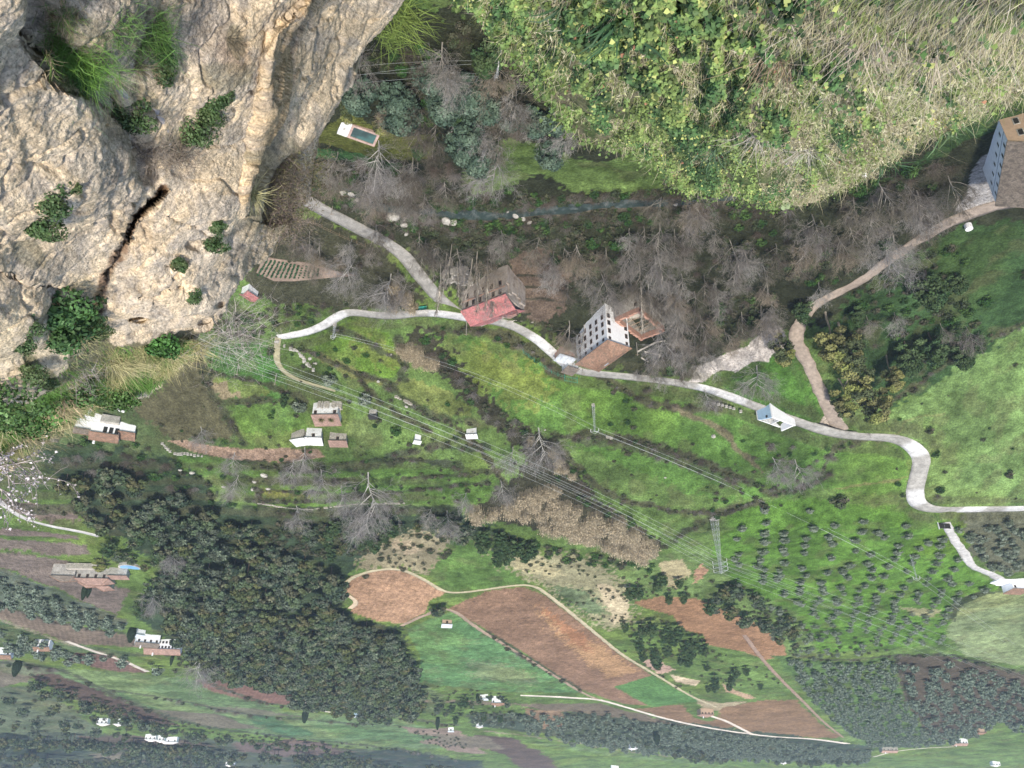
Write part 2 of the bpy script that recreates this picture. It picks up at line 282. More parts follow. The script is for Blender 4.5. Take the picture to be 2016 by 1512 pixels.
# (colour, furrow strength, edge softness m, polygon in photo pixels)
ZONES = [
 ((0.075, 0.105, 0.040), 0, 6, [(-300, 700), (400, 690), (470, 860), (330, 930), (500, 1010), (0, 960), (-300, 960)]),
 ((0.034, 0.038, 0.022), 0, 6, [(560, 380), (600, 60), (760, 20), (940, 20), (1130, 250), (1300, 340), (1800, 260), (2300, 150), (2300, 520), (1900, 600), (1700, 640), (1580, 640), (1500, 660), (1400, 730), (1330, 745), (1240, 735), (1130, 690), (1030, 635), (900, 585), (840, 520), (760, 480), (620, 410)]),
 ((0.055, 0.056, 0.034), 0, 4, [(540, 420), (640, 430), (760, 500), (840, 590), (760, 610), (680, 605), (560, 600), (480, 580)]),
 ((0.105, 0.078, 0.058), 0, 4, [(1005, 520), (1040, 495), (1090, 500), (1120, 540), (1110, 600), (1080, 640), (1040, 625), (1015, 580)]),
 ((0.105, 0.155, 0.040), 0, 3, [(930, 290), (1000, 272), (1090, 282), (1170, 325), (1240, 305), (1310, 340), (1305, 372), (1180, 380), (1120, 374), (1060, 340), (1010, 365), (960, 388), (915, 365)]),
 ((0.100, 0.110, 0.030), 0, 2, [(620, 250), (690, 228), (770, 262), (860, 262), (850, 300), (800, 316), (750, 312), (700, 300), (630, 280)]),
 ((0.040, 0.090, 0.030), 0, 3, [(620, 290), (700, 300), (760, 316), (800, 330), (760, 335), (690, 318), (620, 312)]),
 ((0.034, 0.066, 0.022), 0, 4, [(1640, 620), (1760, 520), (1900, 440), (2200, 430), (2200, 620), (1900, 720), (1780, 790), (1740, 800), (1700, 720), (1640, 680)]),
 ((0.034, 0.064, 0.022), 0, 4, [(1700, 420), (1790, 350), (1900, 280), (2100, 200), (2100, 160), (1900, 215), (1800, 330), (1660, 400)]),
 ((0.11, 0.175, 0.052), 0, 5, [(1735, 810), (1800, 790), (1900, 715), (2016, 640), (2400, 560), (2400, 990), (1900, 998), (1845, 985), (1825, 930), (1830, 890), (1780, 855)]),
 ((0.075, 0.150, 0.024), 0, 4, [(1540, 980), (1800, 1000), (1880, 1030), (1920, 1120), (1960, 1160), (1870, 1190), (1860, 1270), (1560, 1290), (1480, 1200), (1400, 1090), (1420, 1010)]),
 ((0.075, 0.145, 0.030), 0, 4, [(845, 655), (880, 640), (980, 665), (1080, 712), (1120, 745), (1180, 750), (1300, 772), (1480, 825), (1640, 872), (1700, 870), (1780, 890), (1800, 980), (1600, 960), (1540, 985), (1420, 990), (1250, 930), (1080, 850), (1010, 820), (930, 760)]),
 ((0.115, 0.160, 0.038), 0, 8, [(850, 662), (960, 688), (1060, 725), (1090, 760), (1060, 800), (1000, 800), (930, 762)]),
 ((0.06, 0.085, 0.032), 0, 2, [(1100, 858), (1180, 850), (1290, 868), (1400, 905), (1470, 940), (1440, 960), (1300, 905), (1200, 880), (1130, 872)]),
 ((0.06, 0.13, 0.024), 0, 3, [(1400, 740), (1500, 690), (1560, 700), (1590, 740), (1620, 830), (1560, 820), (1480, 790)]),
 ((0.095, 0.165, 0.026), 0, 3, [(600, 672), (680, 635), (740, 640), (785, 680), (800, 730), (760, 745), (700, 722), (640, 700)]),
 ((0.125, 0.165, 0.036), 0, 5, [(700, 665), (760, 670), (790, 700), (790, 725), (740, 715), (690, 690)]),
 ((0.14, 0.165, 0.045), 0, 2, [(768, 757), (805, 742), (860, 760), (925, 800), (930, 822), (880, 822), (800, 790)]),
 ((0.14, 0.15, 0.055), 0, 2, [(600, 690), (640, 700), (700, 725), (765, 752), (760, 760), (700, 742), (640, 718)]),
 ((0.055, 0.135, 0.028), 0, 3, [(390, 690), (520, 670), (560, 720), (560, 790), (480, 800), (400, 740)]),
 ((0.11, 0.15, 0.04), 0, 2, [(400, 730), (480, 745), (540, 770), (500, 790), (430, 770)]),
 ((0.22, 0.18, 0.11), 0, 2, [(408, 752), (450, 752), (460, 772), (500, 782), (440, 788), (418, 775)]),
 ((0.085, 0.160, 0.035), 0, 2, [(455, 800), (560, 795), (610, 810), (600, 850), (480, 853)]),
 ((0.085, 0.080, 0.045), 0, 4, [(255, 720), (390, 700), (430, 800), (465, 850), (440, 868), (330, 862), (260, 800)]),
 ((0.25, 0.175, 0.125), 0.3, 0.8, [(325, 866), (370, 868), (420, 878), (480, 884), (560, 882), (630, 886), (640, 900), (560, 912), (500, 912), (430, 900), (370, 885)]),
 ((0.08, 0.145, 0.032), 0, 3, [(330, 885), (420, 905), (560, 915), (700, 900), (900, 920), (980, 940), (960, 990), (760, 990), (600, 1003), (500, 998), (470, 950), (360, 930)]),
 ((0.15, 0.175, 0.045), 0, 1.5, [(500, 962), (620, 966), (600, 975), (500, 972)]),
 ((0.26, 0.20, 0.13), 0, 1, [(505, 996), (560, 999), (530, 1003)]),
 ((0.038, 0.038, 0.024), 0, 5, [(840, 650), (900, 710), (1000, 830), (1090, 870), (1180, 990), (1320, 1080), (1260, 1090), (1080, 1050), (1000, 1030), (920, 1010), (1000, 960), (1040, 900), (960, 830), (880, 750), (790, 680)]),
 ((0.032, 0.050, 0.026), 0, 6, [(60, 860), (330, 900), (470, 1000), (620, 1005), (900, 1005), (1000, 1050), (960, 1080), (860, 1040), (740, 1060), (690, 1130), (670, 1170), (690, 1215), (790, 1235), (830, 1340), (850, 1400), (740, 1410), (560, 1360), (380, 1290), (260, 1210), (330, 1110), (200, 1050), (100, 930)]),
 ((0.21, 0.185, 0.115), 0, 10, [(730, 1065), (800, 1045), (860, 1040), (890, 1060), (880, 1100), (840, 1130), (780, 1118), (700, 1120)]),
 ((0.070, 0.135, 0.035), 0, 3, [(890, 1060), (960, 1050), (985, 1110), (1040, 1150), (1000, 1160), (930, 1160), (880, 1165), (840, 1135)]),
 ((0.24, 0.225, 0.13), 0, 12, [(965, 1085), (1020, 1090), (1120, 1090), (1190, 1110), (1240, 1160), (1250, 1230), (1200, 1240), (1150, 1210), (1080, 1160), (1000, 1120)]),
 ((0.34, 0.30, 0.17), 0, 5, [(990, 1095), (1060, 1100), (1110, 1130), (1080, 1140), (1010, 1115)]), ((0.10, 0.13, 0.06), 0, 8, [(1080, 1150), (1150, 1160), (1200, 1210), (1160, 1210), (1110, 1180)]), ((0.32, 0.26, 0.17), 0, 4, [(760, 1070), (800, 1060), (830, 1080), (800, 1095)]),
 ((0.40, 0.335, 0.215), 0, 1.5, [(1175, 1150), (1200, 1150), (1240, 1190), (1235, 1215), (1208, 1232), (1190, 1190)]),
 ((0.10, 0.15, 0.045), 0, 4, [(1200, 1100), (1380, 1080), (1450, 1150), (1560, 1200), (1620, 1290), (1700, 1460), (1660, 1460), (1560, 1330), (1480, 1230), (1300, 1170), (1240, 1170)]),
 ((0.30, 0.26, 0.15), 0, 2, [(1300, 1110), (1340, 1100), (1360, 1130), (1335, 1160), (1310, 1150)]),
 ((0.31, 0.19, 0.12), 0, 2, [(1365, 1125), (1385, 1110), (1392, 1125), (1370, 1150)]),
 ((0.31, 0.195, 0.12), 0.25, 1.2, [(668, 1160), (690, 1135), (730, 1123), (785, 1122), (830, 1140), (880, 1168), (845, 1182), (838, 1205), (795, 1228), (740, 1222), (690, 1205), (703, 1187), (690, 1170)]),
 ((0.185, 0.116, 0.074), 0.15, 1.2, [(884, 1197), (920, 1180), (960, 1165), (1030, 1156), (1072, 1172), (1150, 1232), (1220, 1290), (1283, 1330), (1208, 1352), (1275, 1388), (1225, 1385), (1140, 1356), (1040, 1290), (950, 1235)]),
 ((0.29, 0.18, 0.095), 0.15, 7, [(1120, 1240), (1190, 1275), (1262, 1322), (1200, 1335), (1150, 1300), (1080, 1230), (1050, 1190)]),
 ((0.25, 0.13, 0.07), 0.15, 7, [(1060, 1190), (1100, 1215), (1150, 1250), (1170, 1290), (1120, 1265)]),
 ((0.078, 0.155, 0.055), 0, 1.2, [(800, 1240), (850, 1217), (888, 1205), (960, 1246), (1040, 1296), (1148, 1364), (1000, 1362), (825, 1345), (828, 1290)]),
 ((0.12, 0.165, 0.075), 0, 12, [(920, 1300), (1000, 1310), (1060, 1335), (1050, 1350), (930, 1335)]),
 ((0.075, 0.155, 0.048), 0.5, 0.8, [(1208, 1352), (1283, 1330), (1378, 1380), (1300, 1392), (1275, 1388)]),
 ((0.23, 0.135, 0.075), 0.15, 1.2, [(1246, 1186), (1300, 1174), (1370, 1178), (1470, 1216), (1545, 1272), (1548, 1290), (1505, 1300), (1465, 1283), (1390, 1268), (1385, 1250), (1345, 1240), (1325, 1212), (1280, 1200)]),
 ((0.36, 0.25, 0.19), 0, 2, [(1262, 1296), (1300, 1300), (1325, 1318), (1300, 1328), (1270, 1308)]),
 ((0.42, 0.34, 0.23), 0, 1, [(1318, 1328), (1380, 1340), (1370, 1350), (1330, 1342)]),
 ((0.33, 0.23, 0.15), 0, 1, [(1420, 1345), (1450, 1360), (1490, 1375), (1470, 1376), (1430, 1362)]),
 ((0.26, 0.22, 0.14), 0, 1.5, [(1370, 1375), (1420, 1385), (1470, 1380), (1420, 1400), (1385, 1398)]),
 ((0.18, 0.115, 0.066), 0.15, 2, [(1398, 1424), (1425, 1392), (1500, 1378), (1568, 1378), (1620, 1430), (1655, 1452), (1520, 1448), (1470, 1440)]),
 ((0.17, 0.11, 0.066), 0.15, 2, [(1245, 1395), (1345, 1388), (1365, 1412), (1440, 1432), (1380, 1432), (1300, 1412)]),
 ((0.070, 0.120, 0.036), 0, 4, [(1520, 1290), (1620, 1300), (1760, 1290), (1770, 1350), (1830, 1460), (1700, 1470), (1610, 1390)]),
 ((0.080, 0.066, 0.048), 0, 3, [(1762, 1292), (1860, 1292), (1960, 1315), (2100, 1345), (2100, 1440), (1960, 1420), (1840, 1460), (1780, 1380)]),
 ((0.155, 0.195, 0.085), 0, 2, [(1872, 1195), (1900, 1172), (1960, 1166), (2200, 1170), (2200, 1330), (2000, 1310), (1900, 1290), (1865, 1250)]),
 ((0.045, 0.060, 0.030), 0, 1.5, [(1866, 1210), (1885, 1180), (1930, 1164), (2000, 1163), (1940, 1170), (1895, 1190), (1876, 1225)]),
 ((0.20, 0.195, 0.105), 0, 2, [(1770, 1195), (1850, 1200), (1840, 1215), (1800, 1212)]),
 ((0.11, 0.115, 0.075), 0, 3, [(1890, 1010), (2100, 1008), (2100, 1130), (1960, 1125), (1910, 1080)]),
 ((0.135, 0.105, 0.088), 0.15, 1.5, [(-200, 985), (20, 985), (150, 998), (158, 1030), (80, 1020), (20, 1000)]),
 ((0.145, 0.115, 0.097), 0.15, 1.5, [(-200, 1040), (30, 1040), (150, 1056), (160, 1062), (60, 1055), (-200, 1045)]),
 ((0.14, 0.115, 0.095), 0.15, 1.5, [(-200, 1060), (0, 1060), (110, 1068), (170, 1072), (180, 1090), (110, 1094), (40, 1082), (-200, 1085)]),
 ((0.135, 0.11, 0.092), 0.15, 1.5, [(-200, 1095), (40, 1088), (130, 1102), (200, 1150), (260, 1160), (230, 1210), (130, 1165), (0, 1118), (-200, 1110)]),
 ((0.085, 0.105, 0.072), 0, 2, [(-200, 1112), (0, 1120), (120, 1165), (250, 1222), (240, 1240), (140, 1225), (0, 1188), (-200, 1180)]),
 ((0.140, 0.110, 0.082), 0.4, 2, [(-200, 1185), (0, 1192), (130, 1226), (250, 1250), (300, 1275), (140, 1268), (0, 1218), (-200, 1200)]),
 ((0.055, 0.085, 0.040), 0, 3, [(-200, 1210), (0, 1222), (110, 1262), (300, 1290), (140, 1300), (0, 1280), (-200, 1270)]),
 ((0.13, 0.115, 0.085), 0, 3, [(-200, 1300), (40, 1300), (66, 1320), (60, 1342), (0, 1352), (-200, 1352)]),
 ((0.135, 0.085, 0.068), 0.4, 2, [(150, 1285), (230, 1292), (290, 1325), (230, 1322), (130, 1302)]),
 ((0.095, 0.145, 0.060), 0, 5, [(60, 1310), (230, 1322), (400, 1340), (560, 1400), (800, 1418), (900, 1445), (880, 1475), (700, 1472), (560, 1452), (430, 1430), (280, 1400), (160, 1370)]),
 ((0.065, 0.120, 0.050), 0, 4, [(230, 1355), (300, 1392), (420, 1430), (300, 1412), (240, 1390)]),
 ((0.12, 0.110, 0.080), 0, 3, [(290, 1396), (420, 1405), (520, 1435), (430, 1434), (340, 1420)]),
 ((0.150, 0.090, 0.070), 0.3, 2, [(385, 1337), (480, 1342), (590, 1362), (640, 1388), (560, 1388), (450, 1370), (400, 1352)]),
 ((0.135, 0.090, 0.072), 0.3, 2, [(540, 1345), (620, 1365), (700, 1388), (760, 1398), (720, 1402), (600, 1378)]),
 ((0.055, 0.110, 0.050), 0, 3, [(480, 1400), (540, 1410), (620, 1448), (560, 1450), (500, 1424)]),
 ((0.18, 0.14, 0.11), 0, 2, [(790, 1430), (880, 1432), (935, 1462), (960, 1485), (880, 1478), (830, 1462)]),
 ((0.085, 0.064, 0.052), 0.1, 3, [(930, 1448), (1010, 1452), (1060, 1475), (1100, 1512), (1060, 1530), (1010, 1500), (960, 1475)]),
 ((0.04, 0.055, 0.035), 0, 5, [(920, 1405), (1200, 1400), (1380, 1425), (1660, 1462), (1720, 1470), (1700, 1495), (1450, 1492), (1200, 1470), (1050, 1440), (930, 1430)]),
 ((0.12, 0.10, 0.072), 0, 3, [(1010, 1385), (1180, 1385), (1300, 1418), (1400, 1436), (1250, 1416), (1080, 1398)]),
 ((0.20, 0.14, 0.09), 0, 2, [(1030, 1395), (1110, 1398), (1110, 1440), (1070, 1435)]),
 ((0.055, 0.070, 0.045), 0, 12, [(-400, 1450), (100, 1440), (330, 1450), (560, 1465), (800, 1480), (950, 1500), (950, 1560), (-400, 1560)]),
 ((0.080, 0.058, 0.046), 0, 5, [(40, 1320), (120, 1330), (200, 1362), (320, 1412), (360, 1430), (280, 1420), (180, 1395), (120, 1360)]),
 ((0.080, 0.100, 0.055), 0, 6, [(-300, 1355), (60, 1352), (150, 1400), (200, 1440), (60, 1445), (-300, 1440)]),
 ((0.16, 0.115, 0.09), 0, 8, [(470, 1470), (560, 1456), (640, 1470), (560, 1485)]),
 ((0.09, 0.075, 0.06), 0, 8, [(150, 1450), (330, 1448), (420, 1470), (300, 1480), (180, 1470)]), ((0.11, 0.085, 0.075), 0, 8, [(460, 1462), (640, 1462), (700, 1482), (560, 1490), (470, 1480)]), ((0.028, 0.04, 0.03), 0, 8, [(-100, 1440), (80, 1448), (180, 1480), (60, 1500), (-100, 1490)]), ((0.13, 0.12, 0.09), 0, 6, [(180, 1485), (300, 1478), (380, 1495), (240, 1505)]), ((0.028, 0.04, 0.032), 0, 8, [(560, 1492), (760, 1475), (950, 1500), (900, 1530), (600, 1530)]),
 ((0.13, 0.115, 0.085), 0, 5, [(850, 1445), (960, 1452), (1000, 1475), (880, 1468)]), ((0.075, 0.13, 0.05), 0, 5, [(600, 1425), (700, 1430), (860, 1452), (800, 1466), (660, 1450)]), ((0.115, 0.115, 0.08), 0, 5, [(380, 1385), (520, 1398), (600, 1412), (460, 1405)]), ((0.10, 0.115, 0.065), 0, 5, [(0, 1300), (60, 1305), (120, 1322), (60, 1330), (0, 1325)]),
 ((0.46, 0.42, 0.38), 0, 1.25, [(1350, 752), (1372, 724), (1392, 715), (1412, 705), (1430, 695), (1470, 682), (1505, 652), (1528, 638), (1545, 655), (1548, 685), (1518, 700), (1512, 714), (1480, 712), (1450, 733), (1420, 728), (1385, 745)]),
 ((0.47, 0.40, 0.33), 0, 1.25, [(1610, 838), (1630, 820), (1640, 806), (1655, 815), (1668, 848), (1650, 856), (1625, 850)]),
 ((0.33, 0.31, 0.29), 0, 1.25, [(1880, 415), (1905, 380), (1912, 340), (1930, 310), (1965, 290), (2030, 280), (2030, 400), (1950, 405), (1900, 425)]),
]
# (colour, width m, points): dark hedge banks, terrace risers, foot paths
LINES = [((.045, .048, .028), 3.2, [(388, 690), (405, 750), (435, 800), (465, 850), (475, 872)]), ((.05, .055, .03), 2.4, [(400, 730), (470, 742), (560, 770), (600, 790)]), ((.05, .055, .03), 2.2, [(455, 795), (540, 790), (600, 800)]),
 ((.05, .05, .03), 2.2, [(600, 690), (660, 715), (720, 738), (775, 755)]), ((.045, .05, .028), 3, [(785, 670), (800, 730), (770, 765)]), ((.05, .06, .03), 2.4, [(640, 650), (700, 660), (770, 700)]), ((.05, .055, .03), 3, [(765, 760), (800, 790), (870, 825), (935, 835)]),
 ((.04, .045, .028), 4, [(470, 912), (620, 925), (760, 905), (900, 915)]), ((.045, .055, .03), 2.6, [(500, 945), (640, 948), (700, 945)]), ((.045, .055, .03), 2.6, [(500, 965), (640, 968)]), ((.045, .055, .03), 2.6, [(490, 985), (640, 985), (800, 965), (960, 950)]), ((.04, .05, .03), 3, [(760, 895), (860, 880), (960, 885)]), ((.05, .055, .03), 2.5, [(800, 940), (900, 935), (980, 925)]),
 ((.05, .055, .03), 3, [(440, 925), (500, 950), (510, 990)]), ((.035, .045, .025), 5, [(490, 1003), (600, 1010), (760, 1000), (900, 1003)]), ((.06, .06, .035), 2.4, [(700, 735), (760, 800), (850, 850)]), ((.06, .055, .035), 2, [(880, 830), (930, 870), (990, 950), (995, 1000)]),
 ((.05, .05, .03), 3.5, [(1095, 862), (1200, 862), (1310, 885), (1420, 925), (1480, 950)]), ((.055, .055, .035), 2.5, [(1620, 930), (1640, 890), (1700, 872), (1760, 872)]), ((.04, .05, .028), 3.5, [(1500, 965), (1580, 960), (1640, 925)]), ((.06, .055, .035), 2.5, [(1180, 745), (1240, 775), (1310, 800), (1420, 800)]),
 ((.03, .03, .02), 1.3, [(1020, 545), (1060, 542), (1110, 548)]), ((.03, .03, .02), 1.3, [(1020, 568), (1060, 565), (1110, 572)]), ((.03, .03, .02), 1.3, [(1025, 590), (1060, 588), (1105, 594)]), ((.05, .05, .03), 3, [(840, 652), (950, 655), (1040, 690), (1110, 745)]), ((.06, .06, .035), 3, [(1090, 870), (1180, 960), (1300, 1000), (1400, 1010), (1500, 985)]), ((.05, .055, .03), 3, [(1300, 1080), (1400, 1020), (1440, 1005)]),
 ((.13, .11, .07), 1.6, [(1330, 800), (1420, 850), (1500, 930)]), ((.15, .15, .06), 1.2, [(1640, 962), (1720, 950), (1795, 940)]), ((.14, .17, .06), 1.0, [(1740, 855), (1800, 825), (1860, 810)]), ((.07, .075, .04), 2.5, [(1740, 800), (1830, 740), (1900, 690), (2016, 640)]),
 ((.05, .055, .035), 4, [(960, 1245), (1040, 1297), (1140, 1358)]), ((.05, .06, .035), 3.5, [(1560, 1290), (1660, 1300), (1765, 1290), (1870, 1290)]), ((.05, .05, .035), 3.5, [(1765, 1292), (1790, 1370), (1850, 1460)]), ((.045, .05, .035), 3.5, [(1870, 1290), (1960, 1312), (2100, 1345)]),
 ((.05, .055, .035), 4, [(0, 985), (80, 1000), (160, 1008)]), ((.05, .055, .035), 4, [(0, 1190), (120, 1228), (250, 1250), (330, 1290)]), ((.20, .18, .13), 2.5, [(0, 1220), (110, 1260), (200, 1285)]), ((.05, .06, .04), 8, [(0, 1305), (120, 1320), (230, 1370), (380, 1425), (560, 1450), (760, 1472), (900, 1495)]),
 ((.05, .06, .04), 6, [(190, 1355), (330, 1375), (480, 1405), (640, 1420), (800, 1430)]), ((.06, .07, .045), 5, [(400, 1340), (520, 1382), (640, 1400), (760, 1412), (900, 1428)]), ((.20, .17, .13), 4, [(960, 1440), (1060, 1452), (1240, 1480), (1420, 1500)]), ((.10, .15, .06), 14, [(1060, 1462), (1240, 1488), (1400, 1505)]),
 ((.13, .12, .08), 3, [(700, 1405), (820, 1415), (880, 1428)]), ((.15, .12, .09), 10, [(840, 1380), (940, 1383), (1000, 1388)]), ((.11, .14, .06), 10, [(830, 1345), (860, 1375), (850, 1400)])]
HEDGES = [(P, w_) for c, w_, P in LINES if sum(c) < .19]
def build_terrain():
    # rows: dense where the picture sees them densely
    vs = np.concatenate([np.linspace(-260, 1440, 640), np.linspace(1441.5, 1565, 150)])
    p = on_ground(np.full(len(vs), 1008.), vs); ys = np.unique(np.round(p[:, 1], 2)); ys = ys[(ys > 45) & (ys < 9000)]
    # fill gaps evenly
    out = [ys[0]]
    for y in ys[1:]:
        if y-out[-1] > max(0.25, out[-1]*0.0012):
            g = y-out[-1]; mx = max(0.6, out[-1]*0.006); n = int(math.ceil(g/mx)); out += list(np.linspace(out[-1], y, n+1)[1:])
    ys = np.array(out)
    near = np.array([-600, -300, -120, -60, -30, -16, -11, -9, -8, -7, -4, -2, 2, 6, 10, 14, 20, 26, 33, 40])
    farr = np.geomspace(ys[-1]*1.03, 9000, 40)[0:]
    ys = np.concatenate([near[near < ys[0]-1], ys, farr])
    sx = np.linspace(-1, 1, 1150); sx = sx*(0.72+0.28*np.abs(sx)**3)      # denser near the axis
    half = np.interp(ys, [-600, 60, 120, 250, 600, 1500, 9000], [320, 320, 340, 400, 780, 1750, 9000])
    X = sx[None, :]*half[:, None]/1.0; Y = np.repeat(ys[:, None], len(sx), 1)
    Z = ground(X, Y)
    R, C = X.shape
    for rx, ry, rz_, rw in ROADS:        # the ground is levelled under each road
        wm = rw.max()/2+5; bx = (X > rx.min()-wm) & (X < rx.max()+wm) & (Y > ry.min()-wm) & (Y < ry.max()+wm)
        if not bx.any(): continue
        ii = np.where(bx); xx = X[ii]; yy = Y[ii]; best = np.full(xx.shape, 1e9); bz = np.zeros(xx.shape)
        for k in range(len(rx)-1):
            near_ = np.where((np.abs(xx-rx[k]) < wm+2) & (np.abs(yy-ry[k]) < wm+2))[0]
            if len(near_) == 0: continue
            ex, ey = rx[k+1]-rx[k], ry[k+1]-ry[k]; L2 = max(ex*ex+ey*ey, 1e-6); t = np.clip(((xx[near_]-rx[k])*ex+(yy[near_]-ry[k])*ey)/L2, 0, 1)
            d = np.hypot(xx[near_]-rx[k]-t*ex, yy[near_]-ry[k]-t*ey)-(rw[k]/2); u_ = d < best[near_]; j = near_[u_]; best[j] = d[u_]; bz[j] = (rz_[k]+(rz_[k+1]-rz_[k])*t)[u_]
        f = sst(4.0, 0.6, best); Z[ii] = Z[ii]*(1-f)+(bz-0.12)*f
    # colours by field, edges wandering a little
    wx = X+(fbm(X/9, Y/9, 3)-0.5)*5*np.clip(Y/400, .5, 3)*0.8; wy = Y+(fbm(X/9+50, Y/9+7, 3)-0.5)*5*np.clip(Y/400, .5, 3)*0.8
    col = np.empty((R, C, 3)); col[:] = BASE; fur = np.zeros((R, C))
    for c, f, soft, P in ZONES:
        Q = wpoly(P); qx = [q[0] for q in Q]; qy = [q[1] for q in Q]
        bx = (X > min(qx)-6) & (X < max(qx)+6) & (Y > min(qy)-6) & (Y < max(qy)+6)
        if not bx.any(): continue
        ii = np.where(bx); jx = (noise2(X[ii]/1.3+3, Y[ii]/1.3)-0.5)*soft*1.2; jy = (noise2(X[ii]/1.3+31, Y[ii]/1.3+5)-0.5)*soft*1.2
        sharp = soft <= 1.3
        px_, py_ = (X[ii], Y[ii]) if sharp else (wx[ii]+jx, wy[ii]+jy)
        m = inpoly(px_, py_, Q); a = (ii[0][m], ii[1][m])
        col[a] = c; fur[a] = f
    for c, w_, P in LINES:
        Cc = catmull(P, 5); G = on_ground(Cc[:, 0], Cc[:, 1]); gx, gy = G[:, 0], G[:, 1]; bx = (X > gx.min()-w_-4) & (X < gx.max()+w_+4) & (Y > gy.min()-w_-4) & (Y < gy.max()+w_+4)
        if not bx.any(): continue
        ii = np.where(bx); d = seg_dist(wx[ii], wy[ii], list(zip(gx, gy)))+(fbm(X[ii]/3, Y[ii]/3, 2)-.5)*w_*1.2; k_ = sst(w_*.65, w_*.3, d)[:, None]*.9; col[ii] = col[ii]*(1-k_)+np.array(c)*k_
    # natural variety: tufts, worn and damp patches, all real colour differences of the cover
    n1 = fbm(X/14, Y/14, 4); n2 = fbm(X/3.1+9, Y/3.1, 3); n3 = fbm(X/45+4, Y/45, 3)
    grass = ((col[..., 1] > col[..., 0]*1.12) & (fur < 0.1))
    k = np.where(grass, 1, 0.35)
    col *= (1+(n1-0.5)*0.95*k+(n2-0.5)*0.8*k)[..., None]
    col = np.where(grass[..., None], col*np.array([1.10, 1.10, 1.22]), col)
    yel = sst(0.52, 0.68, n3)*np.where(grass, 1, 0)*0.35; col = col*(1-yel[..., None])+col*np.array([1.45, 1.15, 0.8])*yel[..., None]
    brn = sst(0.57, 0.70, fbm(X/7+70, Y/7, 3))*np.where(grass, 0.32, 0); col = col*(1-brn[..., None])+np.array([0.105, 0.09, 0.05])*brn[..., None]
    dk = sst(0.56, 0.66, fbm(X/20+170, Y/13, 4))*np.where(grass, 0.38, 0); col = col*(1-dk[..., None])+np.array([0.04, 0.065, 0.022])*dk[..., None]
    # steep risers of terraces, and the cliff itself
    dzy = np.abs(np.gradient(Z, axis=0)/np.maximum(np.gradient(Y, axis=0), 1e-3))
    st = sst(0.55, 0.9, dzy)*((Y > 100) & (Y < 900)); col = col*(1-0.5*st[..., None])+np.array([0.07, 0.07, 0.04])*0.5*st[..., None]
    cl = (Y < 60)[..., None]; col = np.where(cl & (Z > 24)[..., None], np.array([0.42, 0.36, 0.28])*(0.7+0.6*n1[..., None]), col)
    # river bed gravel
    bed = np.where((Y > 90) & (Y < 260), seg_dist(X, Y, RIV), 99); b = sst(4.2, 2.2, bed+(n2-0.5)*5)[..., None]
    col = col*(1-b)+np.array([0.12, 0.105, 0.08])*(0.6+0.8*n2[..., None])*b
    idx = np.arange(R*C).reshape(R, C); q = np.stack([idx[:-1, :-1], idx[:-1, 1:], idx[1:, 1:], idx[1:, :-1]], -1).reshape(-1, 4)
    # tussocks as real relief; furrows show in colour only
    Zr = Z.copy(); ph = (X*0.93+Y*0.36)+(fbm(X/30, Y/30, 2)-0.5)*6
    RM = np.zeros((R, C))
    for rx, ry, rz_, rw in ROADS:
        wm = rw.max()/2+3; bx = (X > rx.min()-wm) & (X < rx.max()+wm) & (Y > ry.min()-wm) & (Y < ry.max()+wm)
        if bx.any(): ii = np.where(bx); RM[ii] = np.maximum(RM[ii], sst(rw.max()/2+2.5, rw.max()/2+.8, seg_dist(X[ii], Y[ii], list(zip(rx[::3], ry[::3])))))
    Zr += fur*0.0*np.sin(ph*2*math.pi/np.clip(Y/260, 1.6, 5)); Zr += np.where(fur < .1, (n2-0.5)*0.9*sst(60, 120, Y), (n2-.5)*.2)*(1-RM)
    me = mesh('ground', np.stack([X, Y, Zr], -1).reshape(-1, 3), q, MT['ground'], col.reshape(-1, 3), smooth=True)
    a = me.attributes.new('furrow', 'FLOAT', 'POINT'); a.data.foreach_set('value', fur.astype(np.float32).ravel())
    o = obj('ground', me); tag(o, kind='structure'); print('terrain', R, C); return o
# furrow lines as alternating paler and darker colour stripes of the ground material
def furrow_nodes():
    m = MT['ground']; n = m.node_tree; b = n.nodes['Principled BSDF']; src = b.inputs['Base Color'].links[0].from_socket
    at = n.nodes.new('ShaderNodeAttribute'); at.attribute_name = 'furrow'; tc = n.nodes.new('ShaderNodeTexCoord')
    mp = n.nodes.new('ShaderNodeMapping'); mp.inputs['Rotation'].default_value = (0, 0, math.radians(22)); n.links.new(tc.outputs['Object'], mp.inputs['Vector'])
    w = n.nodes.new('ShaderNodeTexWave'); w.inputs['Scale'].default_value = 0.12; w.inputs['Distortion'].default_value = 0.9; w.inputs['Detail'].default_value = 1; w.inputs['Detail Scale'].default_value = 0.5
    n.links.new(mp.outputs[0], w.inputs['Vector'])
    r = n.nodes.new('ShaderNodeMapRange'); r.inputs['To Min'].default_value = 0.72; r.inputs['To Max'].default_value = 1.22; n.links.new(w.outputs['Fac'], r.inputs['Value'])
    sc = n.nodes.new('ShaderNodeVectorMath'); sc.operation = 'SCALE'; n.links.new(src, sc.inputs[0]); n.links.new(r.outputs[0], sc.inputs['Scale'])
    mx = n.nodes.new('ShaderNodeMix'); mx.data_type = 'RGBA'; n.links.new(at.outputs['Fac'], mx.inputs['Factor']); n.links.new(src, mx.inputs['A']); n.links.new(sc.outputs[0], mx.inputs['B'])
    n.links.new(mx.outputs['Result'], b.inputs['Base Color'])
furrow_nodes()
ROADS = []
